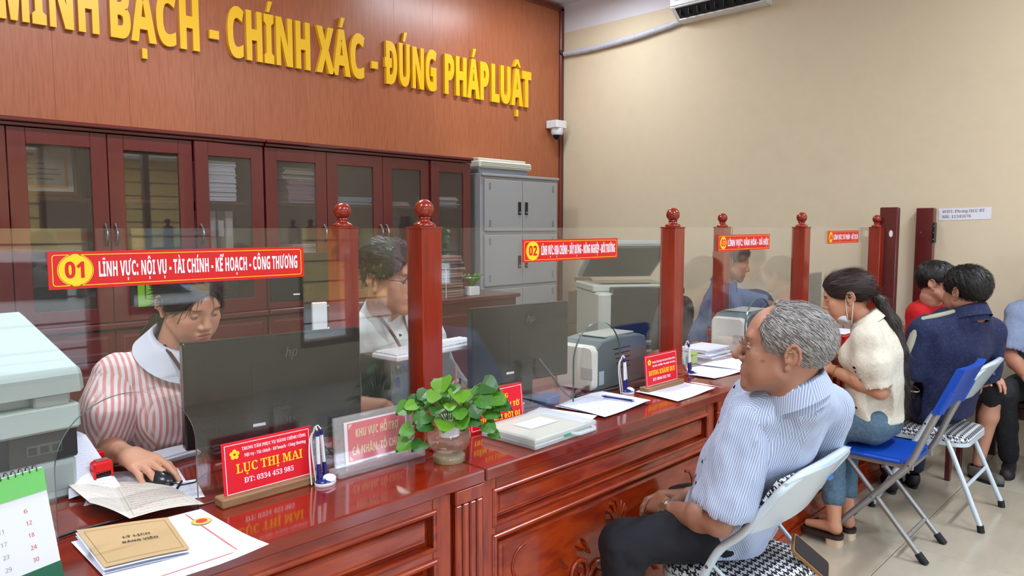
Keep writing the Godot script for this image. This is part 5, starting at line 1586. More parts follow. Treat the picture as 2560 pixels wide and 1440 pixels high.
	single_sheet("lower of the two overlapping forms under the blue pen", [P.call(1.955, -1.70, 0.001), P.call(2.272, -1.722, 0.001), P.call(2.262, -1.492, 0.001), P.call(1.962, -1.478, 0.001)], pg[0], wavy)
	single_sheet("upper handwritten form carrying the blue pen", [P.call(1.965, -1.692, 0.005), P.call(2.266, -1.735, 0.005), P.call(2.249, -1.488, 0.005), P.call(1.95, -1.470, 0.005)], pg[1], wavy)
	var pen := thing("blue_pen", "dark blue ballpoint pen lying on the handwritten form", "pen", Vector3(2.175, DECK + 0.0155, -1.582))
	var pgn := G.new()
	var pd := Vector3(0.023, 0.0, 0.13).normalized()
	pgn.cyl(-pd * 0.05, pd * 0.062, 0.0045, 0.0045, 10)
	put(pen, "barrel", pgn.commit(), M.ink_blue)
	var pt := G.new()
	pt.cyl(-pd * 0.05, -pd * 0.066, 0.0045, 0.001, 10)
	put(pen, "tip", pt.commit(), M.ink_blue)
	var pe := G.new()
	pe.cyl(pd * 0.062, pd * 0.067, 0.0042, 0.0035, 10)
	put(pen, "end_plug", pe.commit(), M.steel)
	single_sheet("white form between the pen stand and the counter edge", [P.call(2.356, -1.628, 0.001), P.call(2.65, -1.641, 0.001), P.call(2.624, -1.428, 0.001), P.call(2.331, -1.422, 0.001)], pg[0], wavy)
	single_sheet("white sheet beside the third pen stand", [P.call(2.78, -1.74, 0.001), P.call(3.06, -1.72, 0.001), P.call(3.05, -1.51, 0.001), P.call(2.80, -1.53, 0.001)], pg[2], wavy)
	single_sheet("white sheet in front of the old man's chin", [P.call(3.02, -1.73, 0.004), P.call(3.30, -1.71, 0.004), P.call(3.31, -1.50, 0.004), P.call(3.03, -1.49, 0.004)], pg[2], wavy)
	paper_stack("red_folder_stack", "stack of red and orange folders in front of the smiling woman", Vector3(4.16, DECK, -1.50), 0.30, 0.16, 5, 0.013, mat(Color(0.72, 0.10, 0.03), 0.5), 0.012)
	single_sheet("white sheet lying on the red folders", [Vector3(4.06, DECK + 0.068, -1.57), Vector3(4.30, DECK + 0.068, -1.57), Vector3(4.30, DECK + 0.068, -1.45), Vector3(4.06, DECK + 0.068, -1.45)], pg[0])
	# phone on the seat behind the old man
	var ph := thing("smartphone", "smartphone in a tan case propped on the old man's seat", "phone", Vector3(2.235, 0.468, -0.872))
	ph.transform.basis = Basis(Vector3(0, 1, 0), 0.35) * Basis(Vector3(0, 0, 1), 0.45) * Basis(Vector3(1, 0, 0), -0.75)
	var pc := G.new()
	pc.prism(rect_poly(-0.037, -0.076, 0.037, 0.076, 0.012), -0.011, 0.0, Transform3D.IDENTITY)
	put(ph, "case", pc.commit(), mat(Color(0.62, 0.45, 0.25), 0.45))
	var ps := G.new()
	ps.prism(rect_poly(-0.033, -0.072, 0.033, 0.072, 0.010), 0.0, 0.0012, Transform3D.IDENTITY)
	put(ph, "screen", ps.commit(), mat(Color(0.03, 0.04, 0.13), 0.05))
# ---------------------------------------------------------------- equipment on the staff side
func monitor(label: String, a: Vector3, b: Vector3, y0: float, y1: float, group: String, logo: bool, m: Material, foot := DECK) -> Node3D:
	# a, b: left and right ends of the back face on the floor plan (y ignored); the screen looks towards -z
	var mid := (a + b) / 2
	var dir := (b - a)
	dir.y = 0
	var w := dir.length()
	var t := thing("monitor", label, "monitor", Vector3(mid.x, foot, mid.z), -atan2(dir.z, dir.x), group)
	var h := y1 - y0
	var cy := (y0 + y1) / 2 - foot
	var g := G.new()
	g.prism(rect_poly(-w / 2, cy - h / 2, w / 2, cy + h / 2, 0.006), -0.03, 0.0, Transform3D.IDENTITY, 0.004)
	put(t, "housing", g.commit(), m)
	bx(t, "screen", Vector3(0, cy + 0.004, -0.0305), Vector3(w - 0.016, h - 0.03, 0.002), mat(Color(0.02, 0.022, 0.025), 0.1), 0.0)
	bx(t, "back_cover", Vector3(0.03, cy - 0.03, 0.0005), Vector3(w * 0.42, h * 0.7, 0.003), m, 0.001)
	bx(t, "stand_neck", Vector3(0, (cy - 0.06) / 2, 0.016), Vector3(0.055, cy - 0.06, 0.022), m, 0.004)
	bx(t, "stand_base", Vector3(0, 0.006, -0.01), Vector3(0.22, 0.012, 0.18), m, 0.004)
	bx(t, "rating_label", Vector3(-0.06, cy - h * 0.36, 0.0025), Vector3(0.035, 0.008, 0.0006), M.white, 0.0)
	if logo:
		var d := G.new()
		d.lathe([Vector2(0, 0), Vector2(0.028, 0), Vector2(0.028, 0.0008), Vector2(0, 0.0008)], 32, Transform3D(Basis(Vector3(1, 0, 0), Vector3(0, 0, 1), Vector3(0, -1, 0)), Vector3(0.04, cy + h * 0.32, 0.0022)))
		put(t, "logo_disc", d.commit(), mat(Color(0.12, 0.125, 0.135), 0.08, 0.4))
		printed(t, "logo_letters", "hp", font("Droid Sans", false), mat(Color(0.30, 0.31, 0.33), 0.3, 0.3), Transform3D(Basis(Vector3(1, 0, 0), Vector3(0.22, 1, 0), Vector3(0, 0, 1)), Vector3(0.018, cy + h * 0.32 - 0.013, 0.003)), 0.034, 0.026, 0.0008)
	return t

func laser_printer(label: String, at: Vector3, turn: float) -> void:
	# front panel looks along local -x, right flank along +z
	var t := thing("laser_printer", label, "printer", at, turn, "compact laser printers")
	var prof := rect_poly(0.0, 0.0, 0.40, 0.205, 0.035, 6)
	var body := G.new()
	var side := mat(Color(0.34, 0.39, 0.39), 0.4)
	var poly := PackedVector2Array([Vector2(0.02, 0.0), Vector2(0.40, 0.0), Vector2(0.40, 0.15), Vector2(0.385, 0.185), Vector2(0.34, 0.198), Vector2(0.16, 0.205), Vector2(0.06, 0.195), Vector2(0.02, 0.17)])
	body.prism(poly, -0.18, 0.0, Transform3D.IDENTITY, 0.006)
	put(t, "body", body.commit(), side)
	var fr := G.new()
	fr.prism(rect_poly(-0.182, 0.0, 0.002, 0.182, 0.03, 6), -0.03, 0.0, Transform3D(Basis(Vector3(0, 0, 1), Vector3(0, 1, 0), Vector3(-1, 0, 0)), Vector3(-0.004, 0, 0)), 0.008)
	put(t, "front_cover", fr.commit(), M.ivory)
	bx(t, "paper_hatch", Vector3(-0.0045, 0.072, -0.03), Vector3(0.001, 0.045, 0.055), mat(Color(0.68, 0.67, 0.63), 0.5), 0.0)
	bx(t, "top_tray", Vector3(0.22, 0.205, -0.09), Vector3(0.22, 0.006, 0.13), mat(Color(0.60, 0.62, 0.58), 0.5), 0.003)
	for k in 5: bx(t, "vent_slit", Vector3(0.20 + 0.004 * k, 0.155 - 0.02 * k, 0.0005), Vector3(0.12 - 0.008 * k, 0.004, 0.002), M.dark, 0.0)
	bx(t, "spec_label", Vector3(0.055, 0.05, 0.0005), Vector3(0.035, 0.055, 0.001), mat(Color(0.62, 0.66, 0.70), 0.5), 0.0)

func build_staff_things() -> void:
	var o := thing("office_chair_back", "grey mesh chair behind the woman clerk", "chair", Vector3(0.80, 0, -2.62), 0.0)
	o.name = "clerk_chair"
	var gm := mat(Color(0.22, 0.23, 0.25), 0.6)
	var cg := G.new()
	cg.prism(rect_poly(-0.2, 0.55, 0.2, 0.92, 0.08), 0, 0.04, Transform3D(Basis(Vector3(1, 0, 0), 0.1), Vector3(0, 0, -0.2)), 0.01)
	put(o, "backrest", cg.commit(), gm)
	bx(o, "seat", Vector3(0, 0.46, 0.03), Vector3(0.44, 0.07, 0.42), gm, 0.02)
	for x in [-0.19, 0.19]:
		for z in [-0.15, 0.2]: bx(o, "leg", Vector3(x, 0.2125, z), Vector3(0.025, 0.425, 0.025), M.black, 0.004)
		bx(o, "back_upright", Vector3(x * 0.8, 0.6, -0.17), Vector3(0.025, 0.24, 0.025), M.black, 0.004)
	monitor("near black monitor seen from behind, facing the woman clerk", Vector3(0.736, 0, -1.917), Vector3(1.238, 0, -1.855), 0.912, 1.198, "black desk monitors", true, M.monitor)
	monitor("second black monitor seen from behind, under the sign numbered 02", Vector3(1.70, 0, -1.86), Vector3(2.15, 0, -1.80), 0.93, 1.215, "black desk monitors", true, M.monitor)
	monitor("pale grey monitor at the farthest desk, left of the woman's hair", Vector3(4.72, 0, -1.93), Vector3(5.08, 0, -1.98), 0.93, 1.19, "far desk monitors", false, mat(Color(0.40, 0.41, 0.40), 0.5))
	# multifunction printer at the left edge, rear side to the public
	var mp := thing("multifunction_printer", "large pale grey printer at the left edge, ports towards the public", "printer", Vector3(0.505, DECK, -1.95), 0.10)
	var pale := mat(Color(0.66, 0.73, 0.71), 0.5)
	var pale2 := mat(Color(0.57, 0.62, 0.61), 0.5)
	bx(mp, "lower_body", Vector3(-0.23, 0.05, -0.20), Vector3(0.44, 0.10, 0.38), pale, 0.008)
	bx(mp, "dark_band", Vector3(-0.228, 0.135, -0.198), Vector3(0.44, 0.072, 0.385), mat(Color(0.10, 0.115, 0.12), 0.4), 0.004)
	bx(mp, "scanner_body", Vector3(-0.23, 0.20, -0.20), Vector3(0.46, 0.062, 0.40), pale, 0.006)
	bx(mp, "hinge_block", Vector3(-0.06, 0.243, -0.02), Vector3(0.075, 0.03, 0.035), pale2, 0.004)
	bx(mp, "hinge_block", Vector3(-0.35, 0.243, -0.02), Vector3(0.075, 0.03, 0.035), pale2, 0.004)
	bx(mp, "scanner_lip", Vector3(-0.23, 0.243, -0.21), Vector3(0.44, 0.026, 0.36), pale2, 0.004)
	var lid := G.new()
	lid.prism(PackedVector2Array([Vector2(0.0, 0.258), Vector2(0.005, 0.30), Vector2(0.02, 0.316), Vector2(0.39, 0.42), Vector2(0.41, 0.41), Vector2(0.41, 0.258)]), -0.24, 0.24, Transform3D(Basis(Vector3(0, 0, -1), Vector3(0, 1, 0), Vector3(1, 0, 0)), Vector3(-0.23, 0, 0.005)), 0.01)
	put(mp, "feeder_lid", lid.commit(), pale)
	var pts := bx(mp, "port_plate", Vector3(-0.08, 0.132, -0.0045), Vector3(0.075, 0.026, 0.003), mat(Color(0.25, 0.27, 0.26), 0.5), 0.001)
	for k in 3: bx(pts, "socket", Vector3(-0.025 + 0.025 * k, 0, 0.0018), Vector3(0.017, 0.016, 0.002), M.black, 0.001)
	bx(mp, "rear_panel", Vector3(-0.05, 0.055, -0.0095), Vector3(0.06, 0.06, 0.003), pale2, 0.001)
	# red self-inking stamps
	for q in [[Vector3(0.548, DECK, -1.965), 0.1, "red self-inking stamp with a dark foot, nearer of the two"], [Vector3(0.557, DECK, -2.06), 0.25, "red stamp standing behind the nearer stamp"]]:
		var s := thing("rubber_stamp", q[2], "stamp", q[0], q[1], "red desk stamps")
		bx(s, "foot", Vector3(0, 0.0135, 0), Vector3(0.036, 0.026, 0.024), mat(Color(0.15, 0.15, 0.22), 0.3), 0.002)
		bx(s, "ink_block", Vector3(0, 0.033, 0), Vector3(0.035, 0.014, 0.022), M.black, 0.002)
		for x in [-0.02, 0.02]: bx(s, "side_arm", Vector3(x, 0.038, 0), Vector3(0.006, 0.036, 0.026), M.red_print, 0.002)
		bx(s, "cap", Vector3(0, 0.058, 0), Vector3(0.046, 0.028, 0.030), M.red_print, 0.005)
		bx(s, "cap_window", Vector3(0, 0.0735, 0), Vector3(0.03, 0.003, 0.02), mat(Color(0.55, 0.35, 0.35), 0.15), 0.001)
	# mouse and keyboard
	var ms := thing("computer_mouse", "dark computer mouse under the woman clerk's hand", "mouse", Vector3(0.662, DECK + 0.001, -1.905), 0.25)
	var mg := G.new()
	mg.grid(12, 10, func(u: float, v: float):
		var a := TAU * u
		var e := PI / 2 * v
		return Vector3(cos(a) * 0.031 * cos(e), 0.002 + 0.033 * sin(e), sin(a) * 0.053 * cos(e)))
	put(ms, "shell", mg.commit(), mat(Color(0.12, 0.13, 0.15), 0.25))
	bx(ms, "scroll_wheel", Vector3(0, 0.028, 0.026), Vector3(0.006, 0.012, 0.016), M.black, 0.003)
	var mc := G.new()
	mc.tube([Vector3(0, 0.01, 0.05), Vector3(0.01, 0.005, 0.075), Vector3(0.04, 0.004, 0.085), Vector3(0.10, 0.004, 0.05), Vector3(0.15, 0.004, 0.06)], 0.0018, 6)
	put(ms, "cord", mc.commit(), M.black)
	keyboard("black keyboard in front of the woman clerk", Vector3(1.06, DECK, -2.035), -0.10, M.black, M.dark)
	# papers behind the monitor
	paper_stack("clerk_papers", "loose white papers piled between the clerk and the monitor", Vector3(0.74, DECK, -2.075), 0.16, 0.07, 4, 0.006, M.paper, 0.01, 0.2)
	# tower computer with a white keyboard lying on it
	var tw := thing("tower_computer", "black tower computer with its silver port panel towards the public", "computer", Vector3(1.50, DECK, -2.0), 0.0)
	bx(tw, "case", Vector3(0, 0.105, -0.085), Vector3(0.16, 0.21, 0.24), M.black, 0.005)
	bx(tw, "rear_plate", Vector3(0.0, 0.112, 0.0365), Vector3(0.145, 0.18, 0.003), mat(Color(0.34, 0.42, 0.43), 0.4, 0.3), 0.001)
	for r in 9:
		for c in 4:
			bx(tw, "vent_hole", Vector3(0.008 + 0.012 * c, 0.155 - 0.012 * r, 0.0385), Vector3(0.008, 0.008, 0.001), M.black, 0.0)
	for q in [[-0.045, 0.182, Color(0.5, 0.75, 0.4)], [-0.02, 0.182, Color(0.2, 0.4, 0.8)]]:
		var jg := G.new()
		jg.cyl(Vector3(q[0], q[1], 0.037), Vector3(q[0], q[1], 0.042), 0.006, 0.006, 12)
		put(tw, "audio_socket", jg.commit(), mat(q[2], 0.4))
	bx(tw, "video_socket", Vector3(-0.045, 0.13, 0.04), Vector3(0.013, 0.035, 0.006), mat(Color(0.08, 0.12, 0.45), 0.4), 0.002)
	bx(tw, "power_supply", Vector3(0.035, 0.188, 0.039), Vector3(0.06, 0.026, 0.004), M.dark, 0.001)
	keyboard("white keyboard lying on the tower computer", Vector3(1.62, DECK + 0.21, -1.99), 0.10, M.white, M.white)
	laser_printer("beige and grey laser printer behind the second arched opening", Vector3(2.235, DECK, -1.742), 0.05)
	laser_printer("beige and grey laser printer behind the third arched opening", Vector3(3.47, DECK, -1.735), 0.05)
	paper_stack("printer_papers", "papers leaning out of the third printer", Vector3(3.30, DECK, -1.86), 0.22, 0.16, 6, 0.008, M.paper, 0.015)
	# folded eyeglasses
	var eg := thing("spare_eyeglasses", "folded tinted eyeglasses lying under the second arched opening", "eyeglasses", Vector3(2.17, DECK, -1.745), 0.2)
	for s in [-1.0, 1.0]:
		var lg := G.new()
		lg.prism(rect_poly(-0.024, 0.002, 0.024, 0.030, 0.01), 0, 0.0015, Transform3D(Basis.IDENTITY, Vector3(s * 0.034, 0, 0)))
		put(eg, "lens", lg.commit(), glass(Color(0.30, 0.18, 0.2, 0.45)))
		var tg := G.new()
		tg.tube(arc_path([Vector3(s * 0.06, 0.026, 0.0), Vector3(s * 0.058, 0.02, -0.02), Vector3(-s * 0.04, 0.006, -0.03)], 0.01), 0.0014, 6)
		put(eg, "temple", tg.commit(), M.steel)
	var bg := G.new()
	bg.tube([Vector3(-0.06, 0.028, 0.001), Vector3(-0.03, 0.032, 0.001), Vector3(0, 0.024, 0.004), Vector3(0.03, 0.032, 0.001), Vector3(0.06, 0.028, 0.001)], 0.0015, 6)
	put(eg, "bridge_bar", bg.commit(), M.steel)
	# pens in a holder between post and second monitor
	var hold := thing("pen_cup", "dark pen cup with two pens behind the vase plant", "pen cup", Vector3(1.56, DECK, -1.79))
	var hg := G.new()
	hg.lathe([Vector2(0, 0.001), Vector2(0.032, 0.001), Vector2(0.036, 0.10), Vector2(0.033, 0.10), Vector2(0.03, 0.01), Vector2(0, 0.01)], 20)
	put(hold, "cup", hg.commit(), M.dark)
	for q in [[0.0, 0.19, Color(0.72, 0.50, 0.45)], [0.014, 0.15, Color(0.08, 0.09, 0.25)]]:
		var pg := G.new()
		pg.tube([Vector3(q[0], 0.012, 0), Vector3(q[0] * 1.3, q[1] - 0.012, 0.004), Vector3(q[0] * 1.35, q[1], 0.004)], 0.004, 8)
		put(hold, "pen", pg.commit(), mat(q[2], 0.4))
	# small boxes and cables on the second and third desks
	for q in [[Vector3(1.98, DECK, -1.76), Color(0.16, 0.27, 0.46), "small blue box under the second monitor", Vector3(0.10, 0.03, 0.06)], [Vector3(1.80, DECK, -1.75), Color(0.56, 0.66, 0.60), "pale green tin beside the second monitor foot", Vector3(0.05, 0.035, 0.05)], [Vector3(2.96, DECK, -1.86), Color(0.50, 0.58, 0.60), "grey desk tray behind the third glass pane", Vector3(0.22, 0.035, 0.14)], [Vector3(3.06, DECK, -1.79), Color(0.60, 0.72, 0.20), "lime sticky note block behind the third pane", Vector3(0.06, 0.05, 0.03)]]:
		var bt := thing("desk_box", q[2], "box", q[0], 0.2)
		bx(bt, "body", Vector3(0, q[3].y * 0.42, 0), Vector3(q[3].x, q[3].y * 0.84, q[3].z), mat(q[1], 0.5), 0.003)
		bx(bt, "lid", Vector3(0, q[3].y * 0.92, 0), Vector3(q[3].x + 0.003, q[3].y * 0.16, q[3].z + 0.003), mat((q[1] as Color).lightened(0.15), 0.5), 0.002)
	var mcab := thing("monitor_cable", "thick grey cable dropping behind the second monitor", "cable", Vector3(2.02, DECK, -1.79))
	var mg2 := G.new()
	mg2.tube(arc_path([Vector3(-0.03, 0.16, -0.02), Vector3(-0.01, 0.10, 0.03), Vector3(0.03, 0.05, 0.035), Vector3(0.07, 0.006, 0.05), Vector3(0.18, 0.005, 0.06), Vector3(0.36, 0.005, 0.075)], 0.03), 0.0045, 8)
	put(mcab, "cord", mg2.commit(), M.grey_dark)
	var ncab := thing("monitor_cable", "tangle of black cables behind the first name plate", "cable", Vector3(1.02, DECK, -1.77))
	for k in 4:
		var g := G.new()
		var p := []
		for q in 10: p.append(Vector3(-0.16 + 0.036 * q, 0.006 + 0.03 * k * absf(sin(q * 0.7 + k)), 0.03 * sin(q * 0.9 + k * 1.7)))
		g.tube(p, 0.0028, 6)
		put(ncab, "cord", g.commit(), M.black)
	# floor-standing photocopier with its lid up
	var cp := thing("photocopier", "floor-standing photocopier with raised lid against the beige wall", "photocopier", Vector3(4.62, 0, -3.28), -0.62)
	var cream := mat(Color(0.72, 0.74, 0.70), 0.45)
	var navy := mat(Color(0.035, 0.04, 0.075), 0.25)
	bx(cp, "cabinet", Vector3(0, 0.33, 0), Vector3(0.62, 0.62, 0.60), cream, 0.012)
	bx(cp, "engine", Vector3(0, 0.83, 0), Vector3(0.64, 0.38, 0.62), cream, 0.015)
	bx(cp, "dark_front", Vector3(0.045, 0.84, 0.305), Vector3(0.55, 0.34, 0.02), navy, 0.006)
	bx(cp, "control_panel", Vector3(0.05, 1.035, 0.29), Vector3(0.54, 0.05, 0.12), navy, 0.008)
	bx(cp, "touch_screen", Vector3(-0.06, 1.0615, 0.30), Vector3(0.16, 0.003, 0.07), mat(Color(0.20, 0.24, 0.38), 0.15), 0.0)
	var led := mat(Color(0.1, 0.8, 0.4), 0.4)
	bx(cp, "green_key", Vector3(0.18, 1.0615, 0.31), Vector3(0.02, 0.004, 0.015), led, 0.001)
	bx(cp, "scanner_bed", Vector3(-0.01, 1.045, -0.06), Vector3(0.64, 0.05, 0.50), cream, 0.008)
	bx(cp, "platen_glass", Vector3(-0.01, 1.0712, -0.06), Vector3(0.46, 0.003, 0.34), mat(Color(0.06, 0.07, 0.07), 0.05), 0.0)
	bx(cp, "drawer_pull", Vector3(0.0, 0.62, 0.302), Vector3(0.3, 0.03, 0.01), M.dark, 0.003)
	for k in 2: bx(cp, "paper_drawer", Vector3(0, 0.22 + 0.24 * k, 0.301), Vector3(0.58, 0.22, 0.012), cream, 0.004)
	var ld := Node3D.new()
	ld.name = "raised_lid"
	cp.add_child(ld)
	ld.position = Vector3(0, 1.075, -0.30)
	ld.rotation.x = -0.55
	bx(ld, "lid_shell", Vector3(0, 0.045, 0.26), Vector3(0.62, 0.05, 0.52), mat(Color(0.62, 0.65, 0.63), 0.45), 0.012)
	bx(ld, "lid_pad", Vector3(0, 0.016, 0.26), Vector3(0.56, 0.008, 0.46), mat(Color(0.30, 0.33, 0.33), 0.6), 0.002)
	bx(ld, "feeder", Vector3(0.02, 0.10, 0.20), Vector3(0.5, 0.07, 0.36), mat(Color(0.60, 0.63, 0.62), 0.45), 0.02)
	# paper boxes by the steel cabinet
	for k in 3:
		var bt := thing("carton", ["brown carton at the bottom of the pile by the steel cabinet", "brown carton in the middle of the pile by the steel cabinet", "open-topped carton on top of the pile by the steel cabinet"][k], "carton", Vector3(5.36 + 0.01 * k, 0.302 * k, -4.22), 0.08 * k, "cartons by the steel cabinet")
		bx(bt, "box", Vector3(0, 0.15, 0), Vector3(0.36, 0.30, 0.30), mat(Color(0.42, 0.33, 0.25), 0.85), 0.004)
		bx(bt, "tape", Vector3(0, 0.3015, 0), Vector3(0.05, 0.001, 0.30), mat(Color(0.52, 0.43, 0.33), 0.4), 0.0)
	var fl := thing("carton_flap", "folded brown card leaning on top of the cartons", "card", Vector3(5.36, 0.91, -4.22))
	var fg := G.new()
	fg.prism(PackedVector2Array([Vector2(-0.17, 0), Vector2(0.17, 0), Vector2(0.06, 0.13), Vector2(-0.16, 0.14)]), -0.003, 0.003, Transform3D(Basis(Vector3(1, 0, 0), -0.5), Vector3.ZERO))
	put(fl, "board", fg.commit(), mat(Color(0.40, 0.31, 0.24), 0.85))
	# low cabinet with bound papers and a small plant
	var lc := thing("low_cabinet", "low dark red cabinet in front of the bookcase, carrying bound papers", "cabinet", Vector3(3.62, 0, -4.12))
	bx(lc, "carcass", Vector3(0, 0.48, 0), Vector3(0.86, 0.96, 0.40), M.dark_wood, 0.004)
	bx(lc, "top_board", Vector3(0, 0.975, 0.01), Vector3(0.90, 0.03, 0.44), M.dark_wood_x, 0.005)
	for s in [-1.0, 1.0]: put(lc, "door_panel", panel_mesh(0.38, 0.8, 0.03, 0.01), M.dark_wood, Vector3(s * 0.21, 0.48, 0.2))
	var bp := paper_stack("tied_papers", "tied bundle of old brown papers on the low cabinet", Vector3(3.42, 0.99, -4.08), 0.26, 0.22, 12, 0.018, mat(Color(0.55, 0.46, 0.40), 0.85), 0.012)
	for x in [-0.05]:
		bx(bp, "string", Vector3(x, 0.109, 0.122), Vector3(0.004, 0.22, 0.003), M.white, 0.0)
	paper_stack("tied_papers", "loose brown folders lying on the tied bundle", Vector3(3.42, 1.21, -4.08), 0.26, 0.2, 4, 0.02, mat(Color(0.50, 0.38, 0.36), 0.85), 0.02)
	var sp := thing("small_plant", "small yellow-green plant in a white labelled pot on the low cabinet", "plant", Vector3(3.66, 0.99, -4.0))
	bx(sp, "white_pot", Vector3(0, 0.035, 0), Vector3(0.10, 0.07, 0.07), M.white, 0.006)
	for k in 14:
		var a := k * 2.4
		var g := G.new()
		var d := Vector3(cos(a), 1.1, sin(a)).normalized()
		var s := Vector3(-sin(a), 0, cos(a))
		var b := Vector3(0, 0.07, 0)
		for q in 3:
			var l0 := 0.05 * q
			var l1 := 0.05 * (q + 1)
			var w0: float = [0.006, 0.016, 0.014][q]
			var w1: float = [0.016, 0.014, 0.001][q]
			g.quad(b + d * l0 - s * w0, b + d * l0 + s * w0, b + d * l1 + s * w1 - Vector3(0, 0.01 * q, 0), b + d * l1 - s * w1 - Vector3(0, 0.01 * q, 0), Vector3(0, 1, 0))
		put(sp, "leaf", g.commit(), M.leaf[1 + k % 2])
	# side table with an old dark monitor on a white stand
	var stb := thing("side_table", "narrow dark red table behind the first rear post", "table", Vector3(2.12, 0, -3.65))
	bx(stb, "table_top", Vector3(0, 0.735, 0), Vector3(0.8, 0.03, 0.5), M.dark_wood_x, 0.004)
	for x in [-0.36, 0.36]:
		for z in [-0.2, 0.2]: bx(stb, "leg", Vector3(x, 0.36, z), Vector3(0.045, 0.72, 0.045), M.dark_wood, 0.003)
	bx(stb, "modesty_panel", Vector3(0, 0.5, 0.2), Vector3(0.67, 0.40, 0.015), M.dark_wood_x, 0.002)
	var dm := monitor("dark monitor on a white column behind the first rear post", Vector3(1.86, 0, -3.62), Vector3(2.24, 0, -3.52), 1.10, 1.36, "", false, mat(Color(0.035, 0.037, 0.042), 0.3), 0.75)
	bx(dm, "white_column", Vector3(0.05, 0.17, 0.04), Vector3(0.08, 0.34, 0.03), M.white, 0.004)

func keyboard(label: String, at: Vector3, turn: float, m: Material, km: Material) -> void:
	var t := thing("keyboard", label, "keyboard", at, turn, "keyboards")
	bx(t, "tray", Vector3(0, 0.009, 0), Vector3(0.43, 0.018, 0.13), m, 0.004)
	var key := G.new()
	key.box(Vector3.ZERO, Vector3(0.0165, 0.007, 0.0165), 0.002)
	var kk := key.commit()
	for r in 5:
		for c in 21:
			put(t, "key", kk, km, Vector3(-0.20 + 0.02 * c, 0.0215, -0.045 + 0.0215 * r))
# ---------------------------------------------------------------- continuous bodies: smooth-joined capsules meshed as surface nets
class Surf:
	var v := PackedVector3Array()
	var n := PackedVector3Array()
	var col := PackedColorArray()
	var idx := PackedInt32Array()
	func commit(place := Transform3D.IDENTITY) -> ArrayMesh:
		var m := ArrayMesh.new()
		if v.is_empty(): return m
		var inv := place.affine_inverse()
		var vv := PackedVector3Array()
		var nn := PackedVector3Array()
		vv.resize(v.size())
		nn.resize(v.size())
		for i in v.size():
			vv[i] = inv * v[i]
			nn[i] = (inv.basis * n[i]).normalized()
		var a := []
		a.resize(Mesh.ARRAY_MAX)
		a[Mesh.ARRAY_VERTEX] = vv
		a[Mesh.ARRAY_NORMAL] = nn
		a[Mesh.ARRAY_COLOR] = col
		a[Mesh.ARRAY_INDEX] = idx
		m.add_surface_from_arrays(Mesh.PRIMITIVE_TRIANGLES, a)
		return m

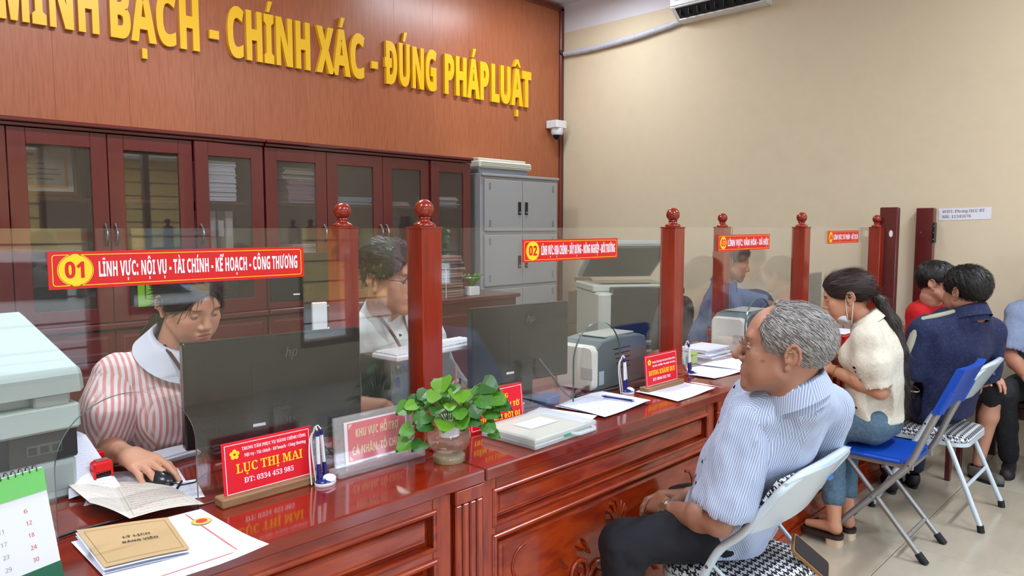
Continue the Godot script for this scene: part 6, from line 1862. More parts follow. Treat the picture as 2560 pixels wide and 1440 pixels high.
class Sdf:
	var o: Vector3
	var c: float
	var nx: int
	var ny: int
	var nz: int
	var d := PackedFloat32Array()
	func _init(lo: Vector3, hi: Vector3, cell: float) -> void:
		o = lo
		c = cell
		nx = int(ceil((hi.x - lo.x) / cell)) + 1
		ny = int(ceil((hi.y - lo.y) / cell)) + 1
		nz = int(ceil((hi.z - lo.z) / cell)) + 1
		d.resize(nx * ny * nz)
		d.fill(10.0)
	# tapered capsule a-b; fl < 1 flattens it along the axis fx; sub carves it away
	func cap(a: Vector3, b: Vector3, ra: float, rb: float, k := 0.02, sub := false, fx := Vector3.ZERO, fl := 1.0) -> void:
		var reach := maxf(ra, rb) + k + 2.5 * c
		var lo := (a.min(b) - Vector3.ONE * reach - o) / c
		var hi := (a.max(b) + Vector3.ONE * reach - o) / c
		var x0 := clampi(int(floor(lo.x)), 0, nx - 1)
		var x1 := clampi(int(ceil(hi.x)), 0, nx - 1)
		var y0 := clampi(int(floor(lo.y)), 0, ny - 1)
		var y1 := clampi(int(ceil(hi.y)), 0, ny - 1)
		var z0 := clampi(int(floor(lo.z)), 0, nz - 1)
		var z1 := clampi(int(ceil(hi.z)), 0, nz - 1)
		var ab := b - a
		var inv := 1.0 / maxf(ab.dot(ab), 1e-9)
		var k4 := 0.25 / k
		var dr := rb - ra
		var sq := 1.0 / fl - 1.0
		var flat := fl != 1.0
		for iz in range(z0, z1 + 1):
			var pz := o.z + iz * c - a.z
			for iy in range(y0, y1 + 1):
				var py := o.y + iy * c - a.y
				var base := (iz * ny + iy) * nx
				var tyz := py * ab.y + pz * ab.z
				for ix in range(x0, x1 + 1):
					var px := o.x + ix * c - a.x
					var t := clampf((px * ab.x + tyz) * inv, 0.0, 1.0)
					var qx := px - ab.x * t
					var qy := py - ab.y * t
					var qz := pz - ab.z * t
					if flat:
						var m := (qx * fx.x + qy * fx.y + qz * fx.z) * sq
						qx += fx.x * m
						qy += fx.y * m
						qz += fx.z * m
					var q := sqrt(qx * qx + qy * qy + qz * qz) - ra - dr * t
					var i := base + ix
					var e := d[i]
					if sub:
						q = -q
						var h := k - absf(e - q)
						if h > 0.0: d[i] = maxf(e, q) + h * h * k4
						elif q > e: d[i] = q
					else:
						var h := k - absf(e - q)
						if h > 0.0: d[i] = minf(e, q) - h * h * k4
						elif q < e: d[i] = q
	func ell(p: Vector3, r: Vector3, k := 0.015, sub := false, b := Basis.IDENTITY) -> void:
		var reach := maxf(r.x, maxf(r.y, r.z)) + k + 2.5 * c
		var lo := (p - Vector3.ONE * reach - o) / c
		var hi := (p + Vector3.ONE * reach - o) / c
		var x0 := clampi(int(floor(lo.x)), 0, nx - 1)
		var x1 := clampi(int(ceil(hi.x)), 0, nx - 1)
		var y0 := clampi(int(floor(lo.y)), 0, ny - 1)
		var y1 := clampi(int(ceil(hi.y)), 0, ny - 1)
		var z0 := clampi(int(floor(lo.z)), 0, nz - 1)
		var z1 := clampi(int(ceil(hi.z)), 0, nz - 1)
		var k4 := 0.25 / k
		var ir := Vector3(1.0 / r.x, 1.0 / r.y, 1.0 / r.z)
		var bt := b.transposed()
		for iz in range(z0, z1 + 1):
			for iy in range(y0, y1 + 1):
				var base := (iz * ny + iy) * nx
				var w := bt * Vector3(o.x + x0 * c - p.x, o.y + iy * c - p.y, o.z + iz * c - p.z)
				var st := bt * Vector3(c, 0, 0)
				for ix in range(x0, x1 + 1):
					var s := w * ir
					var k0 := s.length()
					var k1 := (s * ir).length()
					var q := k0 * (k0 - 1.0) / maxf(k1, 1e-6)
					w += st
					var i := base + ix
					var e := d[i]
					if sub:
						q = -q
						var h := k - absf(e - q)
						if h > 0.0: d[i] = maxf(e, q) + h * h * k4
						elif q > e: d[i] = q
					else:
						var h := k - absf(e - q)
						if h > 0.0: d[i] = minf(e, q) - h * h * k4
						elif q < e: d[i] = q
	# keep only the side where (p - at) . nrm < 0
	func cut(at: Vector3, nrm: Vector3, k := 0.006) -> void:
		var k4 := 0.25 / k
		for iz in nz:
			for iy in ny:
				var base := (iz * ny + iy) * nx
				var s := (o.y + iy * c - at.y) * nrm.y + (o.z + iz * c - at.z) * nrm.z + (o.x - at.x) * nrm.x
				for ix in nx:
					var i := base + ix
					var e := d[i]
					var h := k - absf(e - s)
					if h > 0.0: d[i] = maxf(e, s) + h * h * k4
					elif s > e: d[i] = s
					s += c * nrm.x
	func rough(f: FastNoiseLite, amp: float, stretch := Vector3.ONE) -> void:
		for iz in nz:
			for iy in ny:
				var base := (iz * ny + iy) * nx
				for ix in nx:
					var e := d[base + ix]
					if e < 0.03 and e > -0.03:
						d[base + ix] = e + amp * f.get_noise_3d((o.x + ix * c) * stretch.x, (o.y + iy * c) * stretch.y, (o.z + iz * c) * stretch.z)
	# paints: [centre, radii, colour, strength]
	func mesh(out: Surf, base: Color, place := Transform3D.IDENTITY, paints := []) -> void:
		var cellv := PackedInt32Array()
		cellv.resize(nx * ny * nz)
		cellv.fill(-1)
		var sy := nx
		var sz := nx * ny
		var first := out.v.size()
		var loc := PackedVector3Array()
		var far := 1.9 * c
		var spots := PackedInt32Array()
		for iz in nz - 1:
			for iy in ny - 1:
				var row := (iz * ny + iy) * nx
				for ix in nx - 1:
					var i := row + ix
					var a0 := d[i]
					if a0 > far or a0 < -far: continue
					var a1 := d[i + 1]
					var a2 := d[i + sy]
					var a3 := d[i + sy + 1]
					var b0 := d[i + sz]
					var b1 := d[i + sz + 1]
					var b2 := d[i + sz + sy]
					var b3 := d[i + sz + sy + 1]
					var neg := int(a0 < 0) + int(a1 < 0) + int(a2 < 0) + int(a3 < 0) + int(b0 < 0) + int(b1 < 0) + int(b2 < 0) + int(b3 < 0)
					if neg == 0 or neg == 8: continue
					var s := Vector3.ZERO
					var w := 0
					if (a0 < 0) != (a1 < 0): s += Vector3(a0 / (a0 - a1), 0, 0); w += 1
					if (a2 < 0) != (a3 < 0): s += Vector3(a2 / (a2 - a3), 1, 0); w += 1
					if (b0 < 0) != (b1 < 0): s += Vector3(b0 / (b0 - b1), 0, 1); w += 1
					if (b2 < 0) != (b3 < 0): s += Vector3(b2 / (b2 - b3), 1, 1); w += 1
					if (a0 < 0) != (a2 < 0): s += Vector3(0, a0 / (a0 - a2), 0); w += 1
					if (a1 < 0) != (a3 < 0): s += Vector3(1, a1 / (a1 - a3), 0); w += 1
					if (b0 < 0) != (b2 < 0): s += Vector3(0, b0 / (b0 - b2), 1); w += 1
					if (b1 < 0) != (b3 < 0): s += Vector3(1, b1 / (b1 - b3), 1); w += 1
					if (a0 < 0) != (b0 < 0): s += Vector3(0, 0, a0 / (a0 - b0)); w += 1
					if (a1 < 0) != (b1 < 0): s += Vector3(1, 0, a1 / (a1 - b1)); w += 1
					if (a2 < 0) != (b2 < 0): s += Vector3(0, 1, a2 / (a2 - b2)); w += 1
					if (a3 < 0) != (b3 < 0): s += Vector3(1, 1, a3 / (a3 - b3)); w += 1
					s /= w
					var p := o + (Vector3(ix, iy, iz) + s) * c
					var g := Vector3(a1 + a3 + b1 + b3 - a0 - a2 - b0 - b2, a2 + a3 + b2 + b3 - a0 - a1 - b0 - b1, b0 + b1 + b2 + b3 - a0 - a1 - a2 - a3)
					cellv[i] = out.v.size()
					spots.append(i)
					loc.append(p)
					out.v.append(place * p)
					out.n.append((place.basis * g).normalized())
					var k := base
					for q in paints:
						var t: float = ((p - q[0]) / q[1]).length()
						if t < 1.2: k = k.lerp(q[2], q[3] * (1.0 - smoothstep(0.7, 1.2, t)))
					out.col.append(k)
		for q in spots.size():
			var i := spots[q]
			var me := d[i] < 0
			# edges along x, y, z that leave this cell's corner
			if (d[i + 1] < 0) != me: quad(out, cellv, i, i - sy, i - sy - sz, i - sz)
			if (d[i + sy] < 0) != me: quad(out, cellv, i, i - 1, i - 1 - sz, i - sz)
			if (d[i + sz] < 0) != me: quad(out, cellv, i, i - 1, i - 1 - sy, i - sy)
	func quad(out: Surf, cv: PackedInt32Array, i: int, j: int, k: int, l: int) -> void:
		if k < 0: return
		var a := cv[i]
		var b := cv[j]
		var e := cv[k]
		var f := cv[l]
		if a < 0 or b < 0 or e < 0 or f < 0: return
		if (out.v[e] - out.v[a]).cross(out.v[b] - out.v[a]).dot(out.n[a] + out.n[e]) > 0.0:
			out.idx.append_array(PackedInt32Array([a, b, e, a, e, f]))
		else:
			out.idx.append_array(PackedInt32Array([a, e, b, a, f, e]))

# strands laid on a hair mesh, combed along dir (head axes), as thin ribbons
func strands(out: Surf, from: Surf, count: int, length: float, width: float, comb: Callable, cols: Array, head: Transform3D, seed_: int, lift := 0.003) -> void:
	var r := RandomNumberGenerator.new()
	r.seed = seed_
	var inv := head.affine_inverse()
	var total := from.v.size()
	for q in count:
		var i := r.randi() % total
		var p := from.v[i]
		var nn := from.n[i]
		var lp := inv * p
		var dir: Vector3 = head.basis * comb.call(lp)
		dir += Vector3(r.randfn(), r.randfn(), r.randfn()) * 0.12
		dir = (dir - nn * dir.dot(nn))
		if dir.length() < 0.05: continue
		dir = dir.normalized()
		var sd := dir.cross(nn).normalized() * width
		var L := length * r.randf_range(0.6, 1.2)
		var kc: Color = cols[r.randi() % cols.size()]
		var pts := [p - nn * 0.0015, p + dir * L * 0.5 + nn * lift, p + dir * L + nn * lift * 0.3]
		var b := out.v.size()
		for k in 3:
			var w: float = [1.0, 0.8, 0.0][k]
			out.v.append(pts[k] - sd * w); out.v.append(pts[k] + sd * w)
			out.n.append(nn); out.n.append(nn)
			out.col.append(kc); out.col.append(kc)
		for k in [[0, 1, 3], [0, 3, 2], [2, 3, 4]]:
			var A := out.v[b + k[0]]
			if (out.v[b + k[2]] - A).cross(out.v[b + k[1]] - A).dot(nn) > 0.0: out.idx.append_array(PackedInt32Array([b + k[0], b + k[1], b + k[2]]))
			else: out.idx.append_array(PackedInt32Array([b + k[0], b + k[2], b + k[1]]))
# ---------------------------------------------------------------- people
func lin(c: Color) -> Color:
	return c.srgb_to_linear()

func look(dir: Vector3, roll := 0.0) -> Basis:
	# local -z looks along dir
	var z := -dir.normalized()
	var x := Vector3(0, 1, 0).cross(z).normalized()
	return Basis(x, z.cross(x), z) * Basis(Vector3(0, 0, 1), roll)

# the head in its own axes: -z is the way it faces, eyes at y = 0, chin at y = -0.115
func head_field(cell: float, q: Dictionary) -> Sdf:
	var f := Sdf.new(Vector3(-0.105, -0.165, -0.145), Vector3(0.105, 0.135, 0.135), cell)
	var fem: float = q.get("fem", 0.0)
	var jaw: float = q.get("jaw", 1.0)
	f.ell(Vector3(0, 0.035, 0.018), Vector3(0.075, 0.082, 0.096))
	f.ell(Vector3(0, 0.025, -0.03), Vector3(0.066, 0.075, 0.062), 0.03)
	f.ell(Vector3(0, -0.04, -0.035), Vector3(0.058 - 0.003 * fem, 0.068, 0.052), 0.03)
	for s in [-1.0, 1.0]:
		f.cap(Vector3(s * 0.052 * jaw, -0.055, -0.005), Vector3(s * 0.018, -0.098, -0.07), 0.018 * jaw, 0.016, 0.03)
		f.ell(Vector3(s * 0.042, -0.024, -0.066), Vector3(0.02, 0.018, 0.018), 0.025)
		f.ell(Vector3(s * 0.034, -0.055, -0.064), Vector3(0.022, 0.024, 0.02), 0.025)
	f.ell(Vector3(0, -0.1, -0.077), Vector3(0.019, 0.016, 0.014), 0.02)
	f.cap(Vector3(-0.034, 0.024, -0.082), Vector3(0.034, 0.024, -0.082), 0.0105, 0.0105, 0.02)
	# eye sockets, nose, mouth
	for s in [-1.0, 1.0]:
		f.ell(Vector3(s * 0.0315, 0.002, -0.098), Vector3(0.018, 0.0115, 0.012), 0.012, true)
	var nl: float = q.get("nose", 1.0)
	f.cap(Vector3(0, 0.012, -0.088), Vector3(0, -0.03, -0.098 - 0.010 * nl), 0.0085, 0.0115 * (0.85 + 0.15 * nl), 0.012)
	for s in [-1.0, 1.0]:
		f.ell(Vector3(s * 0.0125, -0.036, -0.095), Vector3(0.009, 0.008, 0.011), 0.007)
	f.ell(Vector3(0, -0.064, -0.082), Vector3(0.028, 0.022, 0.015), 0.015)
	f.cap(Vector3(-0.017, -0.0605, -0.0935), Vector3(0.017, -0.0605, -0.0935), 0.005, 0.005, 0.007)
	f.cap(Vector3(-0.014, -0.0705, -0.0925), Vector3(0.014, -0.0705, -0.0925), 0.006, 0.006, 0.007)
	f.cap(Vector3(-0.019, -0.0655, -0.0995), Vector3(0.019, -0.0655, -0.0995), 0.0028, 0.0028, 0.004, true)
	# ears
	for s in [-1.0, 1.0]:
		var x: float = s * 0.0745
		f.ell(Vector3(x, -0.006, 0.016), Vector3(0.008, 0.027, 0.016), 0.008, false, Basis(Vector3(0, 1, 0), s * 0.35))
		var last := Vector3.ZERO
		for k in 8:
			var a := deg_to_rad(-35 + 36 * k)
			var p := Vector3(x + s * (0.006 + 0.004 * maxf(0.0, cos(a - PI))), -0.003 + 0.029 * sin(a), 0.017 - 0.017 * cos(a))
			if k > 0: f.cap(last, p, 0.0042, 0.0042, 0.004)
			last = p
		f.ell(Vector3(x, -0.034, 0.008), Vector3(0.006, 0.009, 0.008), 0.006)
		f.ell(Vector3(x + s * 0.009, -0.004, 0.012), Vector3(0.006, 0.012, 0.007), 0.004, true)
	f.cap(Vector3(0, -0.05, 0.03), Vector3(0, -0.105, 0.032), 0.05 * q.get("neck", 1.0), 0.048 * q.get("neck", 1.0), 0.03)
	return f

func eye_mesh(hd: Transform3D, s: float, gaze: Vector3) -> ArrayMesh:
	var g := G.new()
	var ctr := hd * Vector3(s * 0.0315, 0.002, -0.0795)
	var b := hd.basis * look(gaze)
	var sc := hd.basis.get_scale().x
	var rings := [[0.0, Color(0.01, 0.01, 0.01)], [0.20, Color(0.01, 0.01, 0.01)], [0.22, Color(0.05, 0.025, 0.015)], [0.46, Color(0.05, 0.025, 0.015)], [0.48, Color(0.62, 0.58, 0.54)], [1.2, Color(0.62, 0.58, 0.54)], [1.8, Color(0.5, 0.3, 0.25)]]
	for i in rings.size() - 1:
		g.c = rings[i + 1][1]
		for k in 16:
			var pts := []
			for q in [[i, k], [i, k + 1], [i + 1, k + 1], [i + 1, k]]:
				var a: float = rings[q[0]][0]
				var w: float = TAU * q[1] / 16
				pts.append((b.orthonormalized() * Vector3(sin(a) * cos(w), sin(a) * sin(w), -cos(a))))
			g.tri(ctr + pts[0] * 0.0122 * sc, ctr + pts[1] * 0.0122 * sc, ctr + pts[2] * 0.0122 * sc, pts[0], pts[1], pts[2])
			g.tri(ctr + pts[0] * 0.0122 * sc, ctr + pts[2] * 0.0122 * sc, ctr + pts[3] * 0.0122 * sc, pts[0], pts[2], pts[3])
	return g.commit()

func lids(out: Surf, hd: Transform3D, skin: Color, upper: float, lower: float) -> void:
	# spherical lid patches over the eyeballs; upper and lower are the elevations of their edges, radians
	for s in [-1.0, 1.0]:
		for q in [[upper, 1.5, 1.0], [lower, -1.5, -1.0]]:
			var b := out.v.size()
			for j in 6:
				var el := lerpf(q[0], q[1], j / 5.0)
				for i in 11:
					var az := lerpf(-1.45, 1.45, i / 10.0)
					var e2 := el * (1.0 if j > 0 else 1.0 - 0.6 * pow(absf(az) / 1.45, 2.0))
					var dd := Vector3(sin(az) * cos(e2), sin(e2), -cos(az) * cos(e2))
					out.v.append(hd * (Vector3(s * 0.0315, 0.002, -0.0795) + dd * (0.0133 if j > 0 else 0.0128)))
					out.n.append((hd.basis * dd).normalized())
					out.col.append(skin.darkened(0.75) if j == 0 and q[2] > 0 else skin.darkened(0.12))
			for j in 5:
				for i in 10:
					var k := b + j * 11 + i
					for t in [[k, k + 1, k + 12], [k, k + 12, k + 11]]:
						if (out.v[t[2]] - out.v[t[0]]).cross(out.v[t[1]] - out.v[t[0]]).dot(out.n[k]) > 0.0: out.idx.append_array(PackedInt32Array([t[0], t[1], t[2]]))
						else: out.idx.append_array(PackedInt32Array([t[0], t[2], t[1]]))

func hand_into(out: Surf, wrist: Vector3, fingers: Vector3, back: Vector3, thumb: float, curl: Array, skin: Color, size := 1.0, cell := 0.0034, spread := 1.0, thumb_in := 0.0) -> void:
	# local axes: -z along the fingers, +y the back of the hand, +x * thumb the thumb side
	var z := -fingers.normalized()
	var y := (back - z * back.dot(z)).normalized()
	var t := Transform3D(Basis(y.cross(z), y, z).scaled(Vector3.ONE * size), wrist)
	var f := Sdf.new(Vector3(-0.085, -0.105, -0.21), Vector3(0.085, 0.04, 0.045), cell)
	var kx := [0.030, 0.010, -0.010, -0.029]
	var kz := [-0.088, -0.092, -0.087, -0.078]
	var ln := [[0.043, 0.026, 0.021], [0.048, 0.030, 0.023], [0.044, 0.028, 0.022], [0.035, 0.021, 0.019]]
	f.cap(Vector3(0, 0, 0.04), Vector3(0, 0, -0.005), 0.025, 0.024, 0.015, false, Vector3(0, 1, 0), 0.75)
	for i in 4:
		f.cap(Vector3(kx[i] * 0.55 * thumb, 0, -0.012), Vector3(kx[i] * thumb, 0.002, kz[i]), 0.0145, 0.0115, 0.018)
	f.cap(Vector3(0.015 * thumb, -0.012, -0.03), Vector3(-0.012 * thumb, -0.012, -0.06), 0.013, 0.012, 0.02)
	for i in 4:
		var p := Vector3(kx[i] * thumb, 0.002, kz[i])
		var a := 0.0
		var side: float = kx[i] * thumb * 3.2 * spread
		for j in 3:
			a += curl[i] * [0.8, 1.1, 0.7][j]
			var dd := Vector3(side, -sin(a), -cos(a)).normalized()
			var e: Vector3 = p + dd * ln[i][j]
			var r: float = [0.0098, 0.0088, 0.0078][j] * (0.9 if i == 3 else 1.0)
			f.cap(p, e, r, r * 0.92, 0.004)
			p = e
	var tp := Vector3(0.018 * thumb, -0.006, -0.02)
	for j in 3:
		var tl: float = [0.045, 0.034, 0.027][j]
		var dd := Vector3(thumb * (0.62 - 0.28 * j - thumb_in * 0.5), -0.22 - thumb_in * 0.6, -0.70 - 0.1 * j).normalized()
		var e := tp + dd * tl
		f.cap(tp, e, [0.0145, 0.0108, 0.0096][j], [0.0112, 0.0098, 0.0082][j], 0.008)
		tp = e
	f.mesh(out, skin, t)

func bounds(pts: Array, pad: float) -> Array:
	var lo: Vector3 = pts[0]
	var hi: Vector3 = pts[0]
	for p in pts:
		lo = lo.min(p)
		hi = hi.max(p)
	return [lo - Vector3.ONE * pad, hi + Vector3.ONE * pad]

# one person. q holds joints (world), head pose, clothing
func person(q: Dictionary) -> Node3D:
	var t := thing("person", q.label, "person", q.base, 0.0, q.get("group", ""))
	var place := Transform3D(Basis.IDENTITY, q.base)
	var skin: Color = lin(q.skin)
	var cell: float = q.get("cell", 0.011)
	var k: float = q.get("bulk", 1.0)
	var J: Dictionary = q.joints
	var body := Surf.new()
	var fwd: Vector3 = q.front.normalized()
	# --- body: neck, arms, core, bare legs in one coarse field
	var pts := [J.neck, J.chest, J.pelvis]
	for s in ["l", "r"]:
		pts.append_array([J["sh_" + s], J["el_" + s], J["wr_" + s]])
		if q.get("bare_leg", false): pts.append_array([J["kn_" + s], J["an_" + s]])
	var bb := bounds(pts, 0.13)
	var f := Sdf.new(bb[0], bb[1], cell)
	f.cap(J.pelvis, J.chest, 0.10 * k, 0.11 * k, 0.03, false, fwd, 0.7)
	f.cap(J.chest, J.neck, 0.09 * k, 0.052 * k, 0.03)
	for s in ["l", "r"]:
		f.cap(J.chest, J["sh_" + s], 0.06, 0.045, 0.03)
		f.cap(J["sh_" + s], J["el_" + s], 0.046 * k, 0.038 * k, 0.02)
		var el: Vector3 = J["el_" + s]
		var wr: Vector3 = J["wr_" + s]
		f.cap(el, el.lerp(wr, 0.35), 0.037 * k, 0.041 * k, 0.02)
		f.cap(el.lerp(wr, 0.35), wr, 0.040 * k, 0.026 * k, 0.02)
		if q.get("bare_leg", false):
			f.cap(J.pelvis.lerp(J["kn_" + s], 0.1), J["kn_" + s], 0.06, 0.05, 0.03)
			f.cap(J["kn_" + s], J["kn_" + s].lerp(J["an_" + s], 0.35), 0.046, 0.052, 0.02)
			f.cap(J["kn_" + s].lerp(J["an_" + s], 0.35), J["an_" + s], 0.05, 0.032, 0.02)
	f.mesh(body, skin)
	# --- head
	var hd := Transform3D(look(q.face, q.get("roll", 0.0)).scaled(Vector3.ONE * q.get("head_size", 1.0)), J.head)
	f = head_field(q.get("head_cell", 0.0042), q)
	var brow: Color = lin(q.get("brow", Color(0.12, 0.09, 0.08)))
	var lip: Color = lin(q.get("lip", Color(0.55, 0.30, 0.27)))
	var paints := [[Vector3(0, -0.0605, -0.098), Vector3(0.021, 0.0052, 0.012), lip, 0.8], [Vector3(0, -0.0715, -0.097), Vector3(0.018, 0.0062, 0.012), lip, 0.8]]
	for s in [-1.0, 1.0]:
		paints.append([Vector3(s * 0.033, 0.0225, -0.085), Vector3(0.0195, 0.0042, 0.03), brow, q.get("brow_weight", 0.85)])
	paints.append_array(q.get("paints", []))
	f.mesh(body, skin, hd, paints)
	# the neck that joins head and body
	var nb: Vector3 = hd * Vector3(0, -0.09, 0.032)
	var b2 := bounds([nb, J.neck], 0.11)
	f = Sdf.new(b2[0], b2[1], 0.007)
	f.cap(nb, J.neck, 0.052 * q.get("neck", 1.0), 0.06 * q.get("neck", 1.0), 0.02)
	f.mesh(body, skin)
	lids(body, hd, skin, q.get("lid_up", 0.35), q.get("lid_low", -0.45))
	# --- hands
	for s in ["l", "r"]:
		if q.has("hand_" + s):
			var h = q["hand_" + s]
			hand_into(body, J["wr_" + s], h[0], h[1], h[2], h[3], skin, q.get("hand_size", 1.0), q.get("hand_cell", 0.0036), h[4] if h.size() > 4 else 1.0, h[5] if h.size() > 5 else 0.0)
	var sm := vmat(0.5)
	sm.subsurf_scatter_enabled = true
	sm.subsurf_scatter_strength = 0.05
	put(t, "body", body.commit(place), sm)
	if q.get("face_shown", true):
		for s in [-1.0, 1.0]:
			var e := put(t, "eye", eye_mesh(hd, s, q.get("gaze", Vector3(0, 0, -1))), vmat(0.15))
			e.position = -q.base
	q.head_place = hd
	q.node = t
	return t

func shirt(q: Dictionary, m: Material, hem: Vector3, hem_n: Vector3, sleeve: float, o: Dictionary = {}) -> void:
	# torso shell with smooth shoulders; sleeves end at the fraction `sleeve` of the upper arm
	var J: Dictionary = q.joints
	var t: Node3D = q.node
	var k: float = q.get("bulk", 1.0)
	var fwd: Vector3 = q.front.normalized()
	var w: float = o.get("width", 1.0)
	var bb := bounds([J.neck, J.chest, J.pelvis, J.sh_l, J.sh_r, J.sh_l.lerp(J.el_l, sleeve), J.sh_r.lerp(J.el_r, sleeve), hem], 0.24)
	var f := Sdf.new(bb[0], bb[1], o.get("cell", 0.0095))
	var waist: Vector3 = J.pelvis.lerp(J.chest, 0.45)
	var up0: Vector3 = (J.neck - J.chest).normalized()
	f.cap(J.pelvis - (J.chest - J.pelvis) * 0.25, waist, 0.165 * k * w, 0.158 * k * w * o.get("waist", 1.0), 0.04, false, fwd, 0.76)
	f.cap(waist, J.chest, 0.158 * k * w * o.get("waist", 1.0), 0.165 * k * w, 0.05, false, fwd, 0.72)
	f.cap(J.chest, J.neck.lerp(J.chest, 0.15), 0.15 * k, 0.07 * k, 0.05, false, fwd, 0.8)
	f.cap(J.neck - up0 * 0.02 - fwd * 0.02, J.chest - fwd * 0.03, 0.072 * k, 0.12 * k, 0.05, false, fwd, 0.8)
	if o.has("belly"): f.ell(J.pelvis.lerp(J.chest, 0.35) + fwd * 0.06, Vector3(0.13, 0.13, 0.11) * o.belly, 0.06)
	if o.has("bust"): for s in [J.sh_l, J.sh_r]: f.ell(J.chest.lerp(s, 0.42) + fwd * 0.085 - Vector3(0, 0.05, 0), Vector3(0.07, 0.075, 0.06), 0.05)
	for s in ["l", "r"]:
		f.cap(J.chest.lerp(J["sh_" + s], 0.2) + Vector3(0, 0.01, 0), J["sh_" + s], 0.085 * k, 0.062 * k, 0.05)
		f.cap(J.neck.lerp(J["sh_" + s], 0.1), J["sh_" + s], 0.05 * k, 0.055 * k, 0.04)
	if not o.get("sleeve_apart", false):
		for s in ["l", "r"]: sleeve_into(f, J["sh_" + s], J["el_" + s], sleeve, k, o)
	var ns := FastNoiseLite.new()
	ns.seed = o.get("seed", 4)
	ns.frequency = 1.0
	ns.fractal_octaves = 3
	f.rough(ns, o.get("fold", 0.012), o.get("fold_scale", Vector3(9, 5, 9)))
	f.cut(hem, hem_n)
	f.cap(J.neck + up0 * 0.1, J.neck + up0 * 0.01, 0.064 * q.get("neck", 1.0), 0.060 * q.get("neck", 1.0), 0.008, true)
	if not o.get("sleeve_apart", false):
		for s in ["l", "r"]: cuff_into(f, J["sh_" + s], J["el_" + s], sleeve, k, o)
	var sk := Surf.new()
	f.mesh(sk, Color.WHITE)
	put(t, o.get("called", "shirt"), sk.commit(Transform3D(Basis.IDENTITY, q.base)), m)
	if o.get("sleeve_apart", false):
		for s in ["l", "r"]:
			var a: Vector3 = J["sh_" + s]
			var b: Vector3 = J["el_" + s]
			var y := (a - b).normalized()
			var x := fwd.cross(y).normalized()
			var pl := Transform3D(Basis(x, y, x.cross(y)), a)
			var b2 := bounds([a, b, a.lerp(b, sleeve)], 0.13)
			f = Sdf.new(b2[0], b2[1], o.get("cell", 0.0095))
			sleeve_into(f, a, b, sleeve, k, o)
			f.rough(ns, o.get("fold", 0.012), o.get("fold_scale", Vector3(9, 5, 9)))
			cuff_into(f, a, b, sleeve, k, o)
			sk = Surf.new()
			f.mesh(sk, Color.WHITE)
			var node := put(t, "sleeve", sk.commit(pl), m)
			node.transform = Transform3D(pl.basis, pl.origin - q.base)

func sleeve_into(f: Sdf, a: Vector3, b: Vector3, frac: float, k: float, o: Dictionary) -> void:
	var e := a.lerp(b, frac)
	var dir := (b - a).normalized()
	var r0: float = 0.062 * k * o.get("sleeve_top", 1.0)
	var r1: float = 0.064 * k * o.get("cuff", 1.0)
	if o.has("puff"):
		f.cap(a, a.lerp(e, 0.55), r0, r0 * o.puff, 0.03)
		f.cap(a.lerp(e, 0.55), e - dir * 0.02, r0 * o.puff, r1, 0.03)
		f.cap(e - dir * 0.02, e + dir * 0.012, r1, r1, 0.004)
	else:
		f.cap(a, e, r0, r1, 0.03)

func cuff_into(f: Sdf, a: Vector3, b: Vector3, frac: float, k: float, o: Dictionary) -> void:
	# square, hollow cuff
	var e := a.lerp(b, frac)
	var dir := (b - a).normalized()
	var r1: float = 0.064 * k * o.get("cuff", 1.0)
	f.cap(e + dir * (r1 * 1.0 + 0.004), e + dir * r1 * 2.2, r1 * 1.15, r1 * 1.4, 0.004, true)
	f.cap(e + dir * 0.012, e + dir * 0.2, r1 - 0.024, r1 - 0.018, 0.003, true)

func collar(q: Dictionary, m: Material, r: float, tall: float, open_w := 0.5, flare := 0.014, called := "collar") -> void:
	var J: Dictionary = q.joints
	var up: Vector3 = (J.head - J.neck).normalized().lerp(Vector3.UP, 0.3).normalized()
	var fw: Vector3 = (q.front - up * q.front.dot(up)).normalized()
	var sd := up.cross(fw)
	var g := G.new()
	var shape := func(u: float, v: float, th: float) -> Vector3:
		var a := lerpf(PI + PI - open_w * 0.5, open_w * 0.5, u) - PI  # from one front edge round the back to the other
		var ring := -fw * cos(a) + sd * sin(a)
		var fr := 0.5 - 0.5 * cos(a + 0.0)  # 0 at the back, 1 at the front
		var rr: float = r + th
		var y: float
		if v < 0.5:
			y = lerpf(-0.05, tall * (1.0 - 0.35 * fr), v * 2.0)
			rr += 0.012 * (1.0 - v * 2.0)
		else:
			var w := (v - 0.5) * 2.0
			y = lerpf(tall * (1.0 - 0.35 * fr), -0.016 - 0.03 * fr * fr - flare * 0.3, w)
			rr += flare * w * (1.0 + 0.25 * fr) + 0.006 + 0.005 * w
		return J.neck + ring * rr * Vector3.ONE + up * (y + 0.036 - 0.028 * fr) + fw * 0.004
	g.grid(28, 8, func(u, v): return shape.call(u, v, 0.0) - q.base)
	g.grid(28, 8, func(u, v): return shape.call(1.0 - u, v, 0.0025) - q.base)
	put(q.node, called, g.commit(), m)

